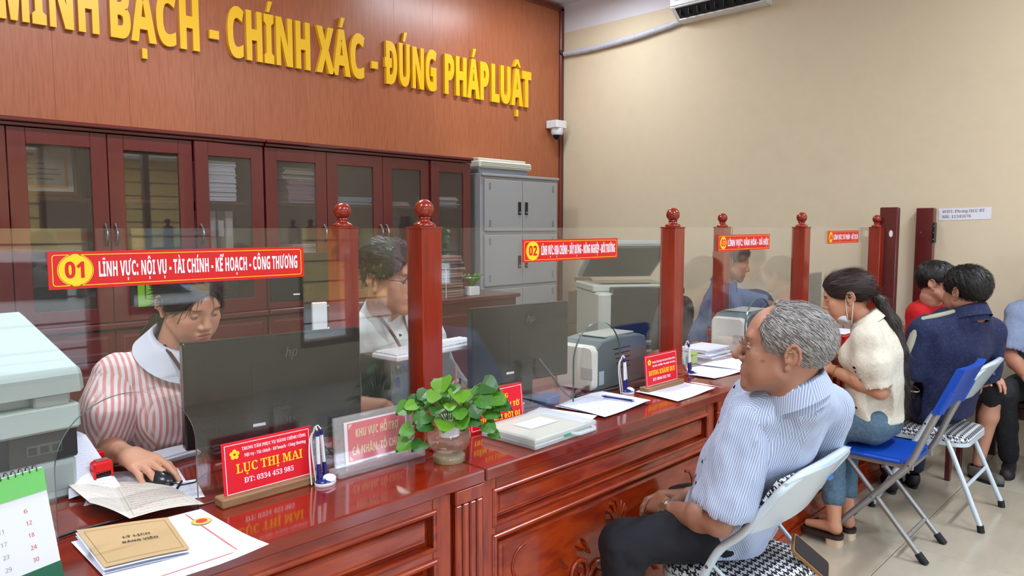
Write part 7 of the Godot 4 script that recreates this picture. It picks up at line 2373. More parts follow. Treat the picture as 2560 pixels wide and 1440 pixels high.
func trousers(q: Dictionary, m: Material, o: Dictionary = {}) -> void:
	var J: Dictionary = q.joints
	var k: float = q.get("bulk", 1.0) * o.get("loose", 1.0)
	var bb := bounds([J.pelvis, J.hip_l, J.hip_r, J.kn_l, J.kn_r, J.an_l, J.an_r], 0.2)
	var f := Sdf.new(bb[0], bb[1], o.get("cell", 0.012))
	f.ell(J.pelvis, Vector3(0.15, 0.11, 0.115) * k, 0.05, false, look(q.front))
	for s in ["l", "r"]:
		f.cap(J["hip_" + s], J["kn_" + s], 0.088 * k, 0.066 * k, 0.04)
		f.cap(J["kn_" + s], J["kn_" + s].lerp(J["an_" + s], o.get("leg_end", 0.92)), 0.066 * k, 0.055 * k, 0.03)
	f.cut(J.pelvis + (J.chest - J.pelvis).normalized() * 0.13, (J.chest - J.pelvis).normalized())
	if o.get("floor", true): f.cut(Vector3(0, 0.035, 0), Vector3(0, -1, 0))
	var ns := FastNoiseLite.new()
	ns.seed = 9
	ns.frequency = 1.0
	f.rough(ns, o.get("fold", 0.01), Vector3(11, 9, 11))
	var sk := Surf.new()
	f.mesh(sk, Color.WHITE)
	put(q.node, "trousers", sk.commit(Transform3D(Basis.IDENTITY, q.base)), m)

func shoe(q: Dictionary, heel: Vector3, toe: Vector3, m: Material, sole: Material, called := "shoe", open_toe := false) -> void:
	var bb := bounds([heel, toe], 0.08)
	var f := Sdf.new(bb[0], bb[1], 0.006)
	f.cap(heel + Vector3(0, 0.04, 0), toe + Vector3(0, 0.028, 0), 0.034, 0.036, 0.02)
	f.cap(heel + Vector3(0, 0.07, 0), heel.lerp(toe, 0.35) + Vector3(0, 0.055, 0), 0.032, 0.034, 0.02)
	f.cut(heel + Vector3(0, 0.012, 0), Vector3(0, -1, 0))
	f.cap(heel + Vector3(0, 0.115, 0), heel.lerp(toe, 0.25) + Vector3(0, 0.11, 0), 0.03, 0.03, 0.004, true)
	var sk := Surf.new()
	f.mesh(sk, Color.WHITE)
	var s := put(q.node, called, sk.commit(Transform3D(Basis.IDENTITY, q.base)), m)
	var g := G.new()
	var d := (toe - heel).normalized()
	var e := Vector3(-d.z, 0, d.x)
	var poly := PackedVector2Array()
	for i in 24:
		var a := TAU * i / 24
		var L := (toe - heel).length() / 2 + 0.036
		poly.append(Vector2(cos(a) * L, sin(a) * (0.037 + 0.006 * cos(a))))
	var mid := (heel + toe) / 2
	g.prism(poly, 0.0, 0.016, Transform3D(Basis(d, e, Vector3(0, 1, 0)), Vector3(mid.x, 0.0, mid.z) - q.base + Vector3(0, q.base.y * 0.0, 0)))
	put(s, "sole", g.commit(), sole)

func hair(q: Dictionary, o: Dictionary) -> void:
	# a cap of hair over the skull, carved free of the face, with strands combed over it
	var hd: Transform3D = q.head_place
	var f := Sdf.new(Vector3(-0.13, -0.14, -0.14), Vector3(0.13, 0.17, 0.16), o.get("cell", 0.0048))
	var th: float = o.get("thick", 0.012)
	f.ell(Vector3(0, 0.038, 0.020), Vector3(0.073 + th, 0.082 + th * o.get("tall", 1.3), 0.095 + th), 0.02)
	f.ell(Vector3(0, 0.035, -0.028), Vector3(0.064 + th, 0.076 + th, 0.062 + th), 0.02)
	for e in o.get("add", []): f.ell(e[0], e[1], 0.02)
	# face window
	var line: float = o.get("line", 0.072)
	f.ell(Vector3(0, line - 0.13, -0.12), Vector3(0.082, 0.13, 0.085), 0.01, true)
	f.ell(Vector3(0, line - 0.10, -0.10), Vector3(0.066, 0.10, 0.09), 0.01, true)
	for s in [-1.0, 1.0]:
		f.ell(Vector3(s * 0.092, -0.012, 0.012), Vector3(0.03, 0.034, 0.03), 0.006, true)
		f.ell(Vector3(s * 0.075, -0.06, -0.03), Vector3(0.04, 0.055, 0.05), 0.008, true)
	for e in o.get("carve", []): f.ell(e[0], e[1], 0.012, true)
	f.cut(Vector3(0, o.get("nape", -0.07), 0.09), Vector3(0, -1, -0.45).normalized())
	var ns := FastNoiseLite.new()
	ns.seed = 3
	ns.frequency = 1.0
	f.rough(ns, o.get("lump", 0.004), o.get("lump_scale", Vector3(60, 25, 60)))
	var sk := Surf.new()
	var cols: Array = o.cols.map(func(c): return lin(c))
	f.mesh(sk, cols[0], hd)
	for e in o.get("tail", []): 
		var tf := Sdf.new(e[0], e[1], 0.008)
		var ch: Array = e[2]
		for i in ch.size() - 1: tf.cap(ch[i][0], ch[i + 1][0], ch[i][1], ch[i + 1][1], 0.02)
		tf.rough(ns, 0.004, Vector3(60, 10, 60))
		var ts := Surf.new()
		tf.mesh(ts, cols[0])
		var b := sk.v.size()
		sk.v.append_array(ts.v); sk.n.append_array(ts.n); sk.col.append_array(ts.col)
		for i in ts.idx: sk.idx.append(i + b)
	var lk := Surf.new()
	lk.v = sk.v.duplicate(); lk.n = sk.n.duplicate(); lk.col = sk.col.duplicate(); lk.idx = sk.idx.duplicate()
	strands(lk, sk, o.get("count", 2500), o.get("length", 0.03), o.get("width", 0.0011), o.comb, cols, hd, 17, o.get("lift", 0.003))
	for e in o.get("wisps", []):
		var g := G.new()
		g.c = cols[0]
		g.tube(e.map(func(p): return hd * p), 0.0012, 4)
		var b := lk.v.size()
		lk.v.append_array(g.v); lk.n.append_array(g.n); lk.col.append_array(g.col)
		for i in g.v.size(): lk.idx.append(b + i)
	var m := vmat(o.get("rough", 0.45))
	put(q.node, "hair", lk.commit(Transform3D(Basis.IDENTITY, q.base)), m)

func glasses(q: Dictionary, m: Material, lens: Color, half_rim := false) -> void:
	var hd: Transform3D = q.head_place
	var fr := Node3D.new()
	fr.name = "eyeglasses"
	q.node.add_child(fr)
	fr.position = -q.base
	for s in [-1.0, 1.0]:
		var ring := []
		for i in 25:
			var a := TAU * i / 24
			ring.append(hd * Vector3(s * (0.0325 + cos(a) * 0.025), -0.004 + sin(a) * 0.0165, -0.106 + 0.004 * absf(cos(a))))
		var g := G.new()
		if half_rim: g.tube(ring.slice(0, 13), 0.0022, 6)
		else: g.tube(ring, 0.0011, 6)
		put(fr, "rim", g.commit(), m)
		var lg := G.new()
		var c := hd * Vector3(s * 0.0325, -0.004, -0.105)
		for i in 24: lg.flat(c, ring[i], ring[i + 1], hd.basis * Vector3(0, 0, -1))
		put(fr, "lens", lg.commit(), glass(lens))
		var tp := G.new()
		tp.tube([hd * Vector3(s * 0.058, 0.002, -0.102), hd * Vector3(s * 0.074, 0.004, -0.06), hd * Vector3(s * 0.080, 0.006, -0.01), hd * Vector3(s * 0.081, 0.008, 0.02), hd * Vector3(s * 0.079, -0.012, 0.04)], 0.0013, 6)
		put(fr, "temple", tp.commit(), m)
	var b := G.new()
	b.tube([hd * Vector3(-0.009, 0.002, -0.107), hd * Vector3(0, 0.006, -0.111), hd * Vector3(0.009, 0.002, -0.107)], 0.0013, 6)
	put(fr, "bridge", b.commit(), m)

func striped(period: float, a: Color, b: Color, share: float, rough_ := 0.85) -> StandardMaterial3D:
	var im := Image.create(32, 4, false, Image.FORMAT_RGB8)
	for x in 32:
		for y in 4: im.set_pixel(x, y, b if x < 32 * share else a)
	var m := triplanar(mat(Color.WHITE, rough_), ImageTexture.create_from_image(im), Vector3.ONE / period, false)
	m.uv1_triplanar_sharpness = 12.0
	return m
func band(q: Dictionary, called: String, at: Vector3, axis: Vector3, r: float, w: float, m: Material, flat_ := 0.5) -> MeshInstance3D:
	# ring worn round a limb
	var y := axis.normalized()
	var x := y.cross(Vector3(0.3, 0.2, 0.9)).normalized()
	var g := G.new()
	g.lathe([Vector2(r, -w / 2), Vector2(r + w * flat_, -w * 0.3), Vector2(r + w * flat_, w * 0.3), Vector2(r, w / 2)], 28, Transform3D(Basis(x, y, x.cross(y)), at - q.base))
	return put(q.node, called, g.commit(), m)

func cloth(c: Color, seed_: int, var_ := 0.04, rough_ := 0.85) -> StandardMaterial3D:
	var m := triplanar(mat(Color.WHITE, rough_), noise_tex(0.05, [c.darkened(var_), c, c.lightened(var_)], seed_, 256, 4), Vector3(4, 4, 4), false)
	return m

func lanyard(q: Dictionary, m: Material, low: Vector3) -> void:
	var J: Dictionary = q.joints
	var f: Vector3 = q.front.normalized()
	for s in ["l", "r"]:
		var a: Vector3 = J.neck.lerp(J["sh_" + s], 0.36) + Vector3(0, 0.05, 0)
		var g := G.new()
		var p := []
		for i in 13:
			var t := i / 12.0
			p.append(a.lerp(low, t) + f * (0.085 * sin(PI * minf(1.0, 0.15 + t * 0.75)) + 0.03) - q.base)
		g.tube(p, 0.006, 6, 0.25, f)
		put(q.node, "lanyard", g.commit(), m)

func build_people() -> void:
	var black := [Color(0.075, 0.065, 0.065), Color(0.12, 0.10, 0.095), Color(0.05, 0.045, 0.048)]
	# ---------------- the old man
	var q := {
		"label": "old man with grey hair and glasses in a pale blue striped shirt, seated, looking left", "base": Vector3(2.13, 0, -1.0), "skin": Color(0.63, 0.44, 0.355), "front": Vector3(-0.22, 0, -0.97), "face": Vector3(-0.44, 0.10, -0.9), "head_size": 1.09, "head_cell": 0.0034, "bulk": 1.04, "jaw": 1.04, "nose": 1.5, "neck": 1.04, "cell": 0.010,
		"brow": Color(0.38, 0.28, 0.24), "brow_weight": 0.6, "lip": Color(0.50, 0.29, 0.25), "lid_up": 0.28, "lid_low": -0.35,
		"joints": {"head": Vector3(1.942, 1.163, -0.852), "neck": Vector3(1.99, 1.03, -0.828), "chest": Vector3(2.07, 0.885, -0.955), "pelvis": Vector3(2.13, 0.575, -1.10), "sh_l": Vector3(1.918, 0.962, -0.935), "sh_r": Vector3(2.262, 0.95, -0.848), "el_l": Vector3(1.878, 0.648, -1.0), "wr_l": Vector3(1.965, 0.602, -1.225), "el_r": Vector3(2.34, 0.65, -0.99), "wr_r": Vector3(2.115, 0.60, -1.245), "hip_l": Vector3(2.05, 0.545, -1.09), "hip_r": Vector3(2.21, 0.545, -1.09), "kn_l": Vector3(1.80, 0.525, -1.28), "kn_r": Vector3(2.22, 0.52, -1.31), "an_l": Vector3(1.80, 0.09, -1.27), "an_r": Vector3(2.22, 0.09, -1.27)},
		"hand_l": [Vector3(0.42, -0.12, -0.85), Vector3(-0.45, 0.75, -0.3), 1.0, [0.55, 0.6, 0.65, 0.7], 0.4, 0.4], "hand_r": [Vector3(-0.5, -0.05, -0.85), Vector3(0.2, 0.9, -0.2), -1.0, [0.5, 0.55, 0.6, 0.65], 0.4, 0.4],
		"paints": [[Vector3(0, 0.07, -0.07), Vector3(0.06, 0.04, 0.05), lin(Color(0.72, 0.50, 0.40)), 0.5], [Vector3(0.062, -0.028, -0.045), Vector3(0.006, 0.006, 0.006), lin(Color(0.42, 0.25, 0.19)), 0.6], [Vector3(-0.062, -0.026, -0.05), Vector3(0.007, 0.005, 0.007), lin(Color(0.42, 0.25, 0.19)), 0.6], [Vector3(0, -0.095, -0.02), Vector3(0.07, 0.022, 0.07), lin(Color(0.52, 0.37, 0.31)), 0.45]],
	}
	person(q)
	var grey_shirt := striped(0.0062, Color(0.575, 0.635, 0.755), Color(0.86, 0.88, 0.92), 0.22)
	shirt(q, grey_shirt, Vector3(2.13, 0.478, -1.0), Vector3(0, -1, 0), 0.80, {"sleeve_apart": true, "cuff": 1.38, "sleeve_top": 1.12, "width": 1.08, "fold": 0.016, "cell": 0.0085, "fold_scale": Vector3(8, 4, 8)})
	collar(q, grey_shirt, 0.072, 0.04, 0.7)
	trousers(q, mat(Color(0.06, 0.06, 0.10), 0.85), {"fold": 0.012})
	for s in ["l", "r"]: shoe(q, q.joints["an_" + s] * Vector3(1, 0, 1) + Vector3(0, 0, 0.03), q.joints["an_" + s] * Vector3(1, 0, 1) + Vector3(0, 0, -0.10), M.black, M.rubber)
	var comb_back := func(p: Vector3) -> Vector3: return Vector3(p.x * 2.0, -0.55 - maxf(0.0, -p.y) * 4.0, 0.75)
	hair(q, {"cols": [Color(0.40, 0.37, 0.36), Color(0.62, 0.61, 0.60), Color(0.74, 0.73, 0.72), Color(0.50, 0.48, 0.47), Color(0.68, 0.66, 0.64)], "thick": 0.0065, "tall": 0.75, "line": 0.098, "nape": -0.085, "count": 9000, "length": 0.026, "width": 0.0007, "comb": comb_back, "cell": 0.0042, "lump": 0.002, "lift": 0.004, "rough": 0.5, "carve": [[Vector3(0, 0.09, -0.085), Vector3(0.055, 0.06, 0.055)]]})
	glasses(q, mat(Color(0.55, 0.50, 0.45), 0.25, 0.8), Color(0.9, 0.92, 0.95, 0.06))
	var wl: Vector3 = q.joints.wr_l
	var we: Vector3 = q.joints.el_l
	var watch := band(q, "wristwatch", wl.lerp(we, 0.06), wl - we, 0.030, 0.014, M.steel, 0.25)
	var wd := G.new()
	wd.cyl(wl.lerp(we, 0.06) + Vector3(-0.028, 0.008, -0.012) - q.base, wl.lerp(we, 0.06) + Vector3(-0.036, 0.012, -0.014) - q.base, 0.017, 0.016, 20)
	put(watch, "watch_case", wd.commit(), mat(Color(0.62, 0.56, 0.42), 0.2, 0.8))
	# ---------------- the woman on the blue chair
	q = {
		"label": "smiling woman with ponytail and lowered mask, cream blouse, on the blue chair", "base": Vector3(3.675, 0, -1.1), "skin": Color(0.74, 0.52, 0.40), "front": Vector3(-0.12, 0, -1), "face": Vector3(-0.36, -0.27, -0.9), "head_size": 0.98, "bulk": 0.90, "fem": 1.0, "jaw": 0.93, "nose": 0.8, "neck": 0.86, "lip": Color(0.68, 0.30, 0.29), "lid_up": -0.3, "lid_low": -0.4, "brow": Color(0.18, 0.11, 0.09), "bare_leg": true, "head_cell": 0.004,
		"joints": {"head": Vector3(3.60, 1.168, -1.285), "neck": Vector3(3.64, 1.035, -1.195), "chest": Vector3(3.655, 0.90, -1.165), "pelvis": Vector3(3.67, 0.585, -1.15), "sh_l": Vector3(3.512, 0.985, -1.15), "sh_r": Vector3(3.80, 0.98, -1.18), "el_l": Vector3(3.50, 0.752, -1.085), "wr_l": Vector3(3.52, 0.825, -1.325), "el_r": Vector3(3.87, 0.76, -1.17), "wr_r": Vector3(3.73, 0.868, -1.385), "hip_l": Vector3(3.59, 0.565, -1.14), "hip_r": Vector3(3.76, 0.565, -1.14), "kn_l": Vector3(3.555, 0.54, -1.31), "kn_r": Vector3(3.72, 0.54, -1.315), "an_l": Vector3(3.455, 0.105, -1.25), "an_r": Vector3(3.575, 0.105, -1.235)},
		"hand_l": [Vector3(0.3, 0.1, -0.95), Vector3(-0.7, 0.6, 0), 1.0, [0.5, 0.55, 0.6, 0.65], 0.5, 0.3], "hand_r": [Vector3(-0.2, 0.0, -1.0), Vector3(0.1, 1, 0), -1.0, [0.35, 0.35, 0.4, 0.45]],
		"paints": [[Vector3(0.05, -0.03, -0.075), Vector3(0.022, 0.018, 0.03), lin(Color(0.80, 0.50, 0.42)), 0.35], [Vector3(-0.05, -0.03, -0.075), Vector3(0.022, 0.018, 0.03), lin(Color(0.80, 0.50, 0.42)), 0.35]],
	}
	person(q)
	var cream := cloth(Color(0.84, 0.81, 0.74), 91, 0.05)
	bump(cream, noise_tex(0.05, [Color.BLACK, Color.WHITE], 92, 256, 3), 0.12)
	shirt(q, cream, Vector3(3.67, 0.585, -1.09), Vector3(0, -1, 0), 0.86, {"puff": 1.32, "cuff": 1.02, "sleeve_top": 1.1, "width": 1.08, "waist": 1.04, "bust": true, "fold": 0.011})
	collar(q, cream, 0.06, 0.03, 0.9, 0.02)
	trousers(q, cloth(Color(0.30, 0.40, 0.47), 93, 0.10), {"leg_end": 0.74, "floor": false, "fold": 0.008, "loose": 1.06})
	var dark_brown := [Color(0.15, 0.085, 0.085), Color(0.22, 0.13, 0.12), Color(0.11, 0.065, 0.065), Color(0.27, 0.16, 0.15)]
	hair(q, {"cols": dark_brown, "thick": 0.011, "tall": 1.15, "line": 0.070, "nape": -0.055, "count": 3500, "length": 0.07, "width": 0.0011, "lump": 0.0015, "lift": 0.001, "comb": func(p: Vector3) -> Vector3: return Vector3(0, -1, 0.15) if p.z > 0.112 or p.y < -0.08 else Vector3(-p.x * 1.5, -0.25, 1.0), "add": [[Vector3(0, 0.0, 0.10), Vector3(0.026, 0.026, 0.03)]],
		"tail": [[Vector3(3.52, 0.52, -1.32), Vector3(3.86, 1.26, -0.96), [[Vector3(3.645, 1.185, -1.19), 0.017], [Vector3(3.665, 1.15, -1.15), 0.026], [Vector3(3.68, 1.05, -1.095), 0.03], [Vector3(3.685, 0.92, -1.06), 0.03], [Vector3(3.69, 0.76, -1.035), 0.024], [Vector3(3.695, 0.60, -1.035), 0.008]]]]})
	band(q, "hair_tie", Vector3(3.648, 1.183, -1.186), Vector3(0.3, -0.7, 0.6), 0.018, 0.014, mat(Color(0.72, 0.62, 0.74), 0.6))
	band(q, "bracelet", Vector3(3.518, 0.815, -1.29), Vector3(0.05, 0.25, -0.95), 0.029, 0.005, mat(Color(0.80, 0.62, 0.30), 0.25, 0.8))
	var hd: Transform3D = q.head_place
	var mk := G.new()
	mk.grid(10, 8, func(u: float, v: float) -> Vector3:
		var a := lerpf(-1.25, 1.25, u)
		var y := lerpf(-0.088, -0.142, v)
		var r := 0.062 + 0.012 * sin(PI * v)
		return hd * Vector3(sin(a) * r, y + 0.012 * cos(a) + 0.01 * sin(u * 9.0) * v, -cos(a) * (r + 0.028 - 0.045 * v) + 0.004) - q.base)
	var mask := put(q.node, "face_mask", mk.commit(), mat(Color(0.80, 0.80, 0.81), 0.8))
	for s in [-1.0, 1.0]:
		var lp := G.new()
		lp.tube([hd * Vector3(s * 0.066, -0.10, -0.02) - q.base, hd * Vector3(s * 0.074, -0.05, -0.014) - q.base, hd * Vector3(s * 0.080, 0.0, -0.006) - q.base, hd * Vector3(s * 0.082, 0.026, 0.012) - q.base, hd * Vector3(s * 0.084, 0.0, 0.03) - q.base, hd * Vector3(s * 0.074, -0.06, 0.012) - q.base, hd * Vector3(s * 0.066, -0.12, -0.006) - q.base], 0.0018, 5)
		put(mask, "ear_loop", lp.commit(), M.white)
		var er := G.new()
		er.lathe([Vector2(0, -0.004), Vector2(0.004, 0), Vector2(0, 0.004)], 8, Transform3D(Basis.IDENTITY, hd * Vector3(s * 0.080, -0.04, 0.004) - q.base))
		put(q.node, "earring", er.commit(), mat(Color(0.85, 0.70, 0.35), 0.2, 0.9))
	var sandal := mat(Color(0.16, 0.09, 0.07), 0.5)
	for s in ["l", "r"]:
		var an: Vector3 = q.joints["an_" + s]
		var g := G.new()
		g.prism(rect_poly(-0.036, -0.15, 0.036, 0.045, 0.03), -0.052, -0.034, Transform3D(Basis(Vector3(1, 0, 0), Vector3(0, 0, 1), Vector3(0, -1, 0)), Vector3(an.x, 0, an.z) - q.base))
		var sd := put(q.node, "sandal", g.commit(), sandal)
		var hl := G.new()
		hl.prism(rect_poly(-0.032, -0.03, 0.032, 0.042, 0.02), -0.034, 0.0, Transform3D(Basis(Vector3(1, 0, 0), Vector3(0, 0, 1), Vector3(0, -1, 0)), Vector3(an.x, 0, an.z) - q.base))
		put(sd, "block_heel", hl.commit(), mat(Color(0.80, 0.70, 0.58), 0.5))
		var fs := Surf.new()
		var bb := bounds([an, an + Vector3(0, -0.06, -0.15)], 0.05)
		var ff := Sdf.new(bb[0], bb[1], 0.006)
		ff.cap(an, an + Vector3(0, -0.028, 0.012), 0.03, 0.026, 0.02)
		ff.cap(an + Vector3(0, -0.02, 0.0), an + Vector3(0, -0.035, -0.12), 0.03, 0.018, 0.02)
		ff.mesh(fs, lin(q.skin))
		put(q.node, "foot", fs.commit(Transform3D(Basis.IDENTITY, q.base)), vmat(0.5))
	# ---------------- the man in navy
	q = {
		"label": "man in a navy polo shirt with cream shoulder stripe, seated with his back turned", "base": Vector3(4.325, 0, -1.0), "skin": Color(0.64, 0.44, 0.35), "front": Vector3(0.50, 0, -0.86), "face": Vector3(0.50, -0.04, -0.86), "head_size": 1.04, "head_cell": 0.005, "bulk": 1.12, "neck": 1.08, "jaw": 1.04, "hand_cell": 0.005,
		"joints": {"head": Vector3(4.29, 1.168, -0.94), "neck": Vector3(4.27, 1.035, -0.91), "chest": Vector3(4.31, 0.885, -0.995), "pelvis": Vector3(4.335, 0.565, -1.06), "sh_l": Vector3(4.145, 0.965, -1.085), "sh_r": Vector3(4.46, 0.95, -0.862), "el_l": Vector3(4.135, 0.71, -1.16), "wr_l": Vector3(4.36, 0.70, -1.27), "el_r": Vector3(4.56, 0.68, -0.90), "wr_r": Vector3(4.58, 0.62, -1.13), "hip_l": Vector3(4.27, 0.545, -1.09), "hip_r": Vector3(4.41, 0.545, -1.02), "kn_l": Vector3(4.40, 0.535, -1.30), "kn_r": Vector3(4.63, 0.535, -1.22), "an_l": Vector3(4.42, 0.09, -1.29), "an_r": Vector3(4.60, 0.09, -1.23)},
		"hand_l": [Vector3(0.7, -0.1, -0.6), Vector3(0, 1, 0), 1.0, [0.4, 0.4, 0.45, 0.5]], "hand_r": [Vector3(-0.2, -0.1, -1.0), Vector3(0, 1, 0), -1.0, [0.4, 0.4, 0.45, 0.5]],
	}
	person(q)
	var navy := cloth(Color(0.085, 0.12, 0.27), 94, 0.10)
	shirt(q, navy, Vector3(4.325, 0.50, -0.98), Vector3(0, -1, 0), 0.86, {"cuff": 1.2, "width": 1.10, "fold": 0.012})
	collar(q, navy, 0.074, 0.042, 0.5)
	var cm := mat(Color(0.66, 0.66, 0.58), 0.8)
	for s in ["l"]:
		var a: Vector3 = q.joints.neck.lerp(q.joints.sh_l, 0.22)
		var b: Vector3 = q.joints.sh_l
		var e: Vector3 = b.lerp(q.joints.el_l, 0.55)
		var g := G.new()
		var back: Vector3 = Vector3(-0.5, 0, 0.86)
		var outw: Vector3 = (b - q.joints.chest).normalized()
		var path := [a + Vector3(0, 0.062, 0) + back * 0.008, a.lerp(b, 0.5) + Vector3(0, 0.0655, 0) + back * 0.014, b + Vector3(0, 0.060, 0) + back * 0.016 + outw * 0.022, b.lerp(e, 0.4) + outw * 0.066 + Vector3(0, 0.018, 0) + back * 0.02, e + outw * 0.068 + back * 0.02]
		var loc := []
		for p in path: loc.append(p - q.base)
		g.tube(loc, 0.021, 8, 0.5, Vector3(0, 1, 0))
		put(q.node, "shoulder_stripe", g.commit(), cm)
	var sl: Vector3 = q.joints.sh_l.lerp(q.joints.el_l, 0.86)
	var sdir: Vector3 = (q.joints.el_l - q.joints.sh_l).normalized()
	band(q, "sleeve_trim", sl + sdir * 0.078, sdir, 0.081, 0.008, cm, 0.25)
	trousers(q, cloth(Color(0.075, 0.11, 0.19), 95, 0.12))
	hair(q, {"cols": black, "thick": 0.013, "tall": 1.3, "line": 0.07, "nape": -0.055, "count": 3500, "length": 0.03, "width": 0.0012, "cell": 0.0055, "comb": func(p: Vector3) -> Vector3: return Vector3(p.z * 2.0 + p.x, -0.6, -p.x * 3.0 + 0.2), "lift": 0.005})
	for s in ["l", "r"]: shoe(q, q.joints["an_" + s] * Vector3(1, 0, 1) + Vector3(-0.05, 0, 0.02), q.joints["an_" + s] * Vector3(1, 0, 1) + Vector3(0.09, 0, -0.05), mat(Color(0.10, 0.07, 0.065), 0.6), M.rubber, "sandal")
	# ---------------- the one in red
	q = {
		"label": "person in a red T-shirt half hidden behind the man in navy, bare foot raised", "base": Vector3(4.93, 0, -1.2), "skin": Color(0.74, 0.53, 0.43), "front": Vector3(-0.32, 0, 0.89), "face": Vector3(0.10, -0.05, 0.95), "head_size": 0.98, "head_cell": 0.0055, "bulk": 0.92, "hand_cell": 0.005, "bare_leg": true,
		"joints": {"head": Vector3(4.80, 1.172, -1.20), "neck": Vector3(4.87, 1.04, -1.245), "chest": Vector3(4.90, 0.90, -1.24), "pelvis": Vector3(4.93, 0.56, -1.22), "sh_l": Vector3(5.05, 0.975, -1.17), "sh_r": Vector3(4.755, 0.985, -1.285), "el_l": Vector3(5.08, 0.75, -1.1), "wr_l": Vector3(4.95, 0.66, -0.98), "el_r": Vector3(4.70, 0.78, -1.26), "wr_r": Vector3(4.62, 0.74, -1.09), "hip_l": Vector3(5.0, 0.55, -1.18), "hip_r": Vector3(4.86, 0.55, -1.22), "kn_l": Vector3(4.98, 0.54, -0.92), "kn_r": Vector3(4.66, 0.70, -1.235), "an_l": Vector3(4.98, 0.10, -0.98), "an_r": Vector3(4.53, 0.68, -1.245)},
		"hand_r": [Vector3(-0.3, -0.3, 0.8), Vector3(0, 1, 0), -1.0, [0.4, 0.4, 0.45, 0.5]], "hand_l": [Vector3(-0.3, -0.3, 0.8), Vector3(0, 1, 0), 1.0, [0.4, 0.4, 0.45, 0.5]], "face_shown": false,
	}
	person(q)
	var red := cloth(Color(0.75, 0.05, 0.07), 96, 0.06)
	shirt(q, red, Vector3(4.93, 0.55, -1.22), Vector3(0, -1, 0), 0.80, {"cuff": 1.25, "fold": 0.011})
	band(q, "neck_trim", q.joints.neck + Vector3(0, -0.002, 0), (q.joints.neck - q.joints.chest).normalized() + q.front * 0.35, 0.066, 0.010, mat(Color(0.75, 0.55, 0.52), 0.8), 0.3)
	trousers(q, mat(Color(0.07, 0.07, 0.09), 0.85), {"leg_end": 0.15, "floor": false})
	hair(q, {"cols": black, "thick": 0.013, "line": 0.065, "nape": -0.045, "count": 1500, "length": 0.03, "width": 0.0013, "cell": 0.006, "comb": func(p: Vector3) -> Vector3: return Vector3(p.x, -0.7, -0.4)})
	var ft := Surf.new()
	var an2: Vector3 = q.joints.an_r
	var tf := Sdf.new(an2 - Vector3(0.16, 0.12, 0.08), an2 + Vector3(0.06, 0.06, 0.08), 0.005)
	tf.cap(an2 + Vector3(0.02, 0, 0), an2 + Vector3(-0.02, -0.015, 0), 0.034, 0.03, 0.02)
	tf.cap(an2, an2 + Vector3(-0.08, -0.05, 0), 0.03, 0.026, 0.02)
	for k in 5: tf.cap(an2 + Vector3(-0.075, -0.046, -0.022 + 0.011 * k), an2 + Vector3(-0.105 + 0.004 * absf(k - 1), -0.068, -0.028 + 0.014 * k), 0.0095, 0.0085 if k != 0 else 0.011, 0.005)
	tf.mesh(ft, lin(q.skin))
	put(q.node, "bare_foot", ft.commit(Transform3D(Basis.IDENTITY, q.base)), vmat(0.5))
	shoe(q, Vector3(4.98, 0, -1.0), Vector3(4.93, 0, -0.87), mat(Color(0.36, 0.34, 0.30), 0.7), M.rubber, "clog")
	var stool := thing("wooden_stool", "small dark stool under the person in red", "stool", Vector3(4.94, 0, -1.20))
	bx(stool, "seat", Vector3(0, 0.435, 0), Vector3(0.30, 0.03, 0.26), M.dark_wood, 0.006)
	for x in [-0.12, 0.12]:
		for z in [-0.1, 0.1]: bx(stool, "leg", Vector3(x, 0.21, z), Vector3(0.03, 0.42, 0.03), M.dark_wood, 0.003)
	# ---------------- the man on the bench
	q = {
		"label": "man in a grey-blue shirt on the wall bench, cut by the picture's right edge", "base": Vector3(5.40, 0, -0.72), "skin": Color(0.68, 0.48, 0.38), "front": Vector3(-1, 0, 0), "face": Vector3(-1, -0.1, 0.25), "head_cell": 0.0055, "hand_cell": 0.005, "bulk": 1.02, "lid_up": 0.1, "lid_low": -0.3,
		"joints": {"head": Vector3(5.33, 1.235, -0.735), "neck": Vector3(5.37, 1.055, -0.72), "chest": Vector3(5.385, 0.90, -0.72), "pelvis": Vector3(5.41, 0.555, -0.72), "sh_l": Vector3(5.35, 0.975, -0.55), "sh_r": Vector3(5.34, 0.975, -0.885), "el_l": Vector3(5.27, 0.72, -0.52), "wr_l": Vector3(5.07, 0.63, -0.66), "el_r": Vector3(5.25, 0.725, -0.905), "wr_r": Vector3(5.08, 0.625, -0.78), "hip_l": Vector3(5.38, 0.54, -0.63), "hip_r": Vector3(5.38, 0.54, -0.81), "kn_l": Vector3(5.02, 0.53, -0.58), "kn_r": Vector3(5.02, 0.53, -0.88), "an_l": Vector3(5.10, 0.09, -0.58), "an_r": Vector3(5.20, 0.09, -0.865)},
		"hand_l": [Vector3(-0.8, -0.3, -0.5), Vector3(0, 1, 0), 1.0, [0.5, 0.5, 0.5, 0.5]], "hand_r": [Vector3(-0.8, -0.3, 0.5), Vector3(0, 1, 0), -1.0, [0.5, 0.5, 0.5, 0.5]],
	}
	person(q)
	var gb := cloth(Color(0.50, 0.55, 0.66), 97, 0.05)
	shirt(q, gb, Vector3(5.40, 0.50, -0.72), Vector3(0, -1, 0), 0.82, {"cuff": 1.22, "fold": 0.013})
	collar(q, gb, 0.07, 0.04, 0.7)
	trousers(q, cloth(Color(0.085, 0.095, 0.115), 98, 0.08))
	hair(q, {"cols": black, "thick": 0.013, "line": 0.07, "nape": -0.05, "count": 1500, "length": 0.03, "width": 0.0013, "cell": 0.006, "comb": func(p: Vector3) -> Vector3: return Vector3(p.x, -0.6, 0.3)})
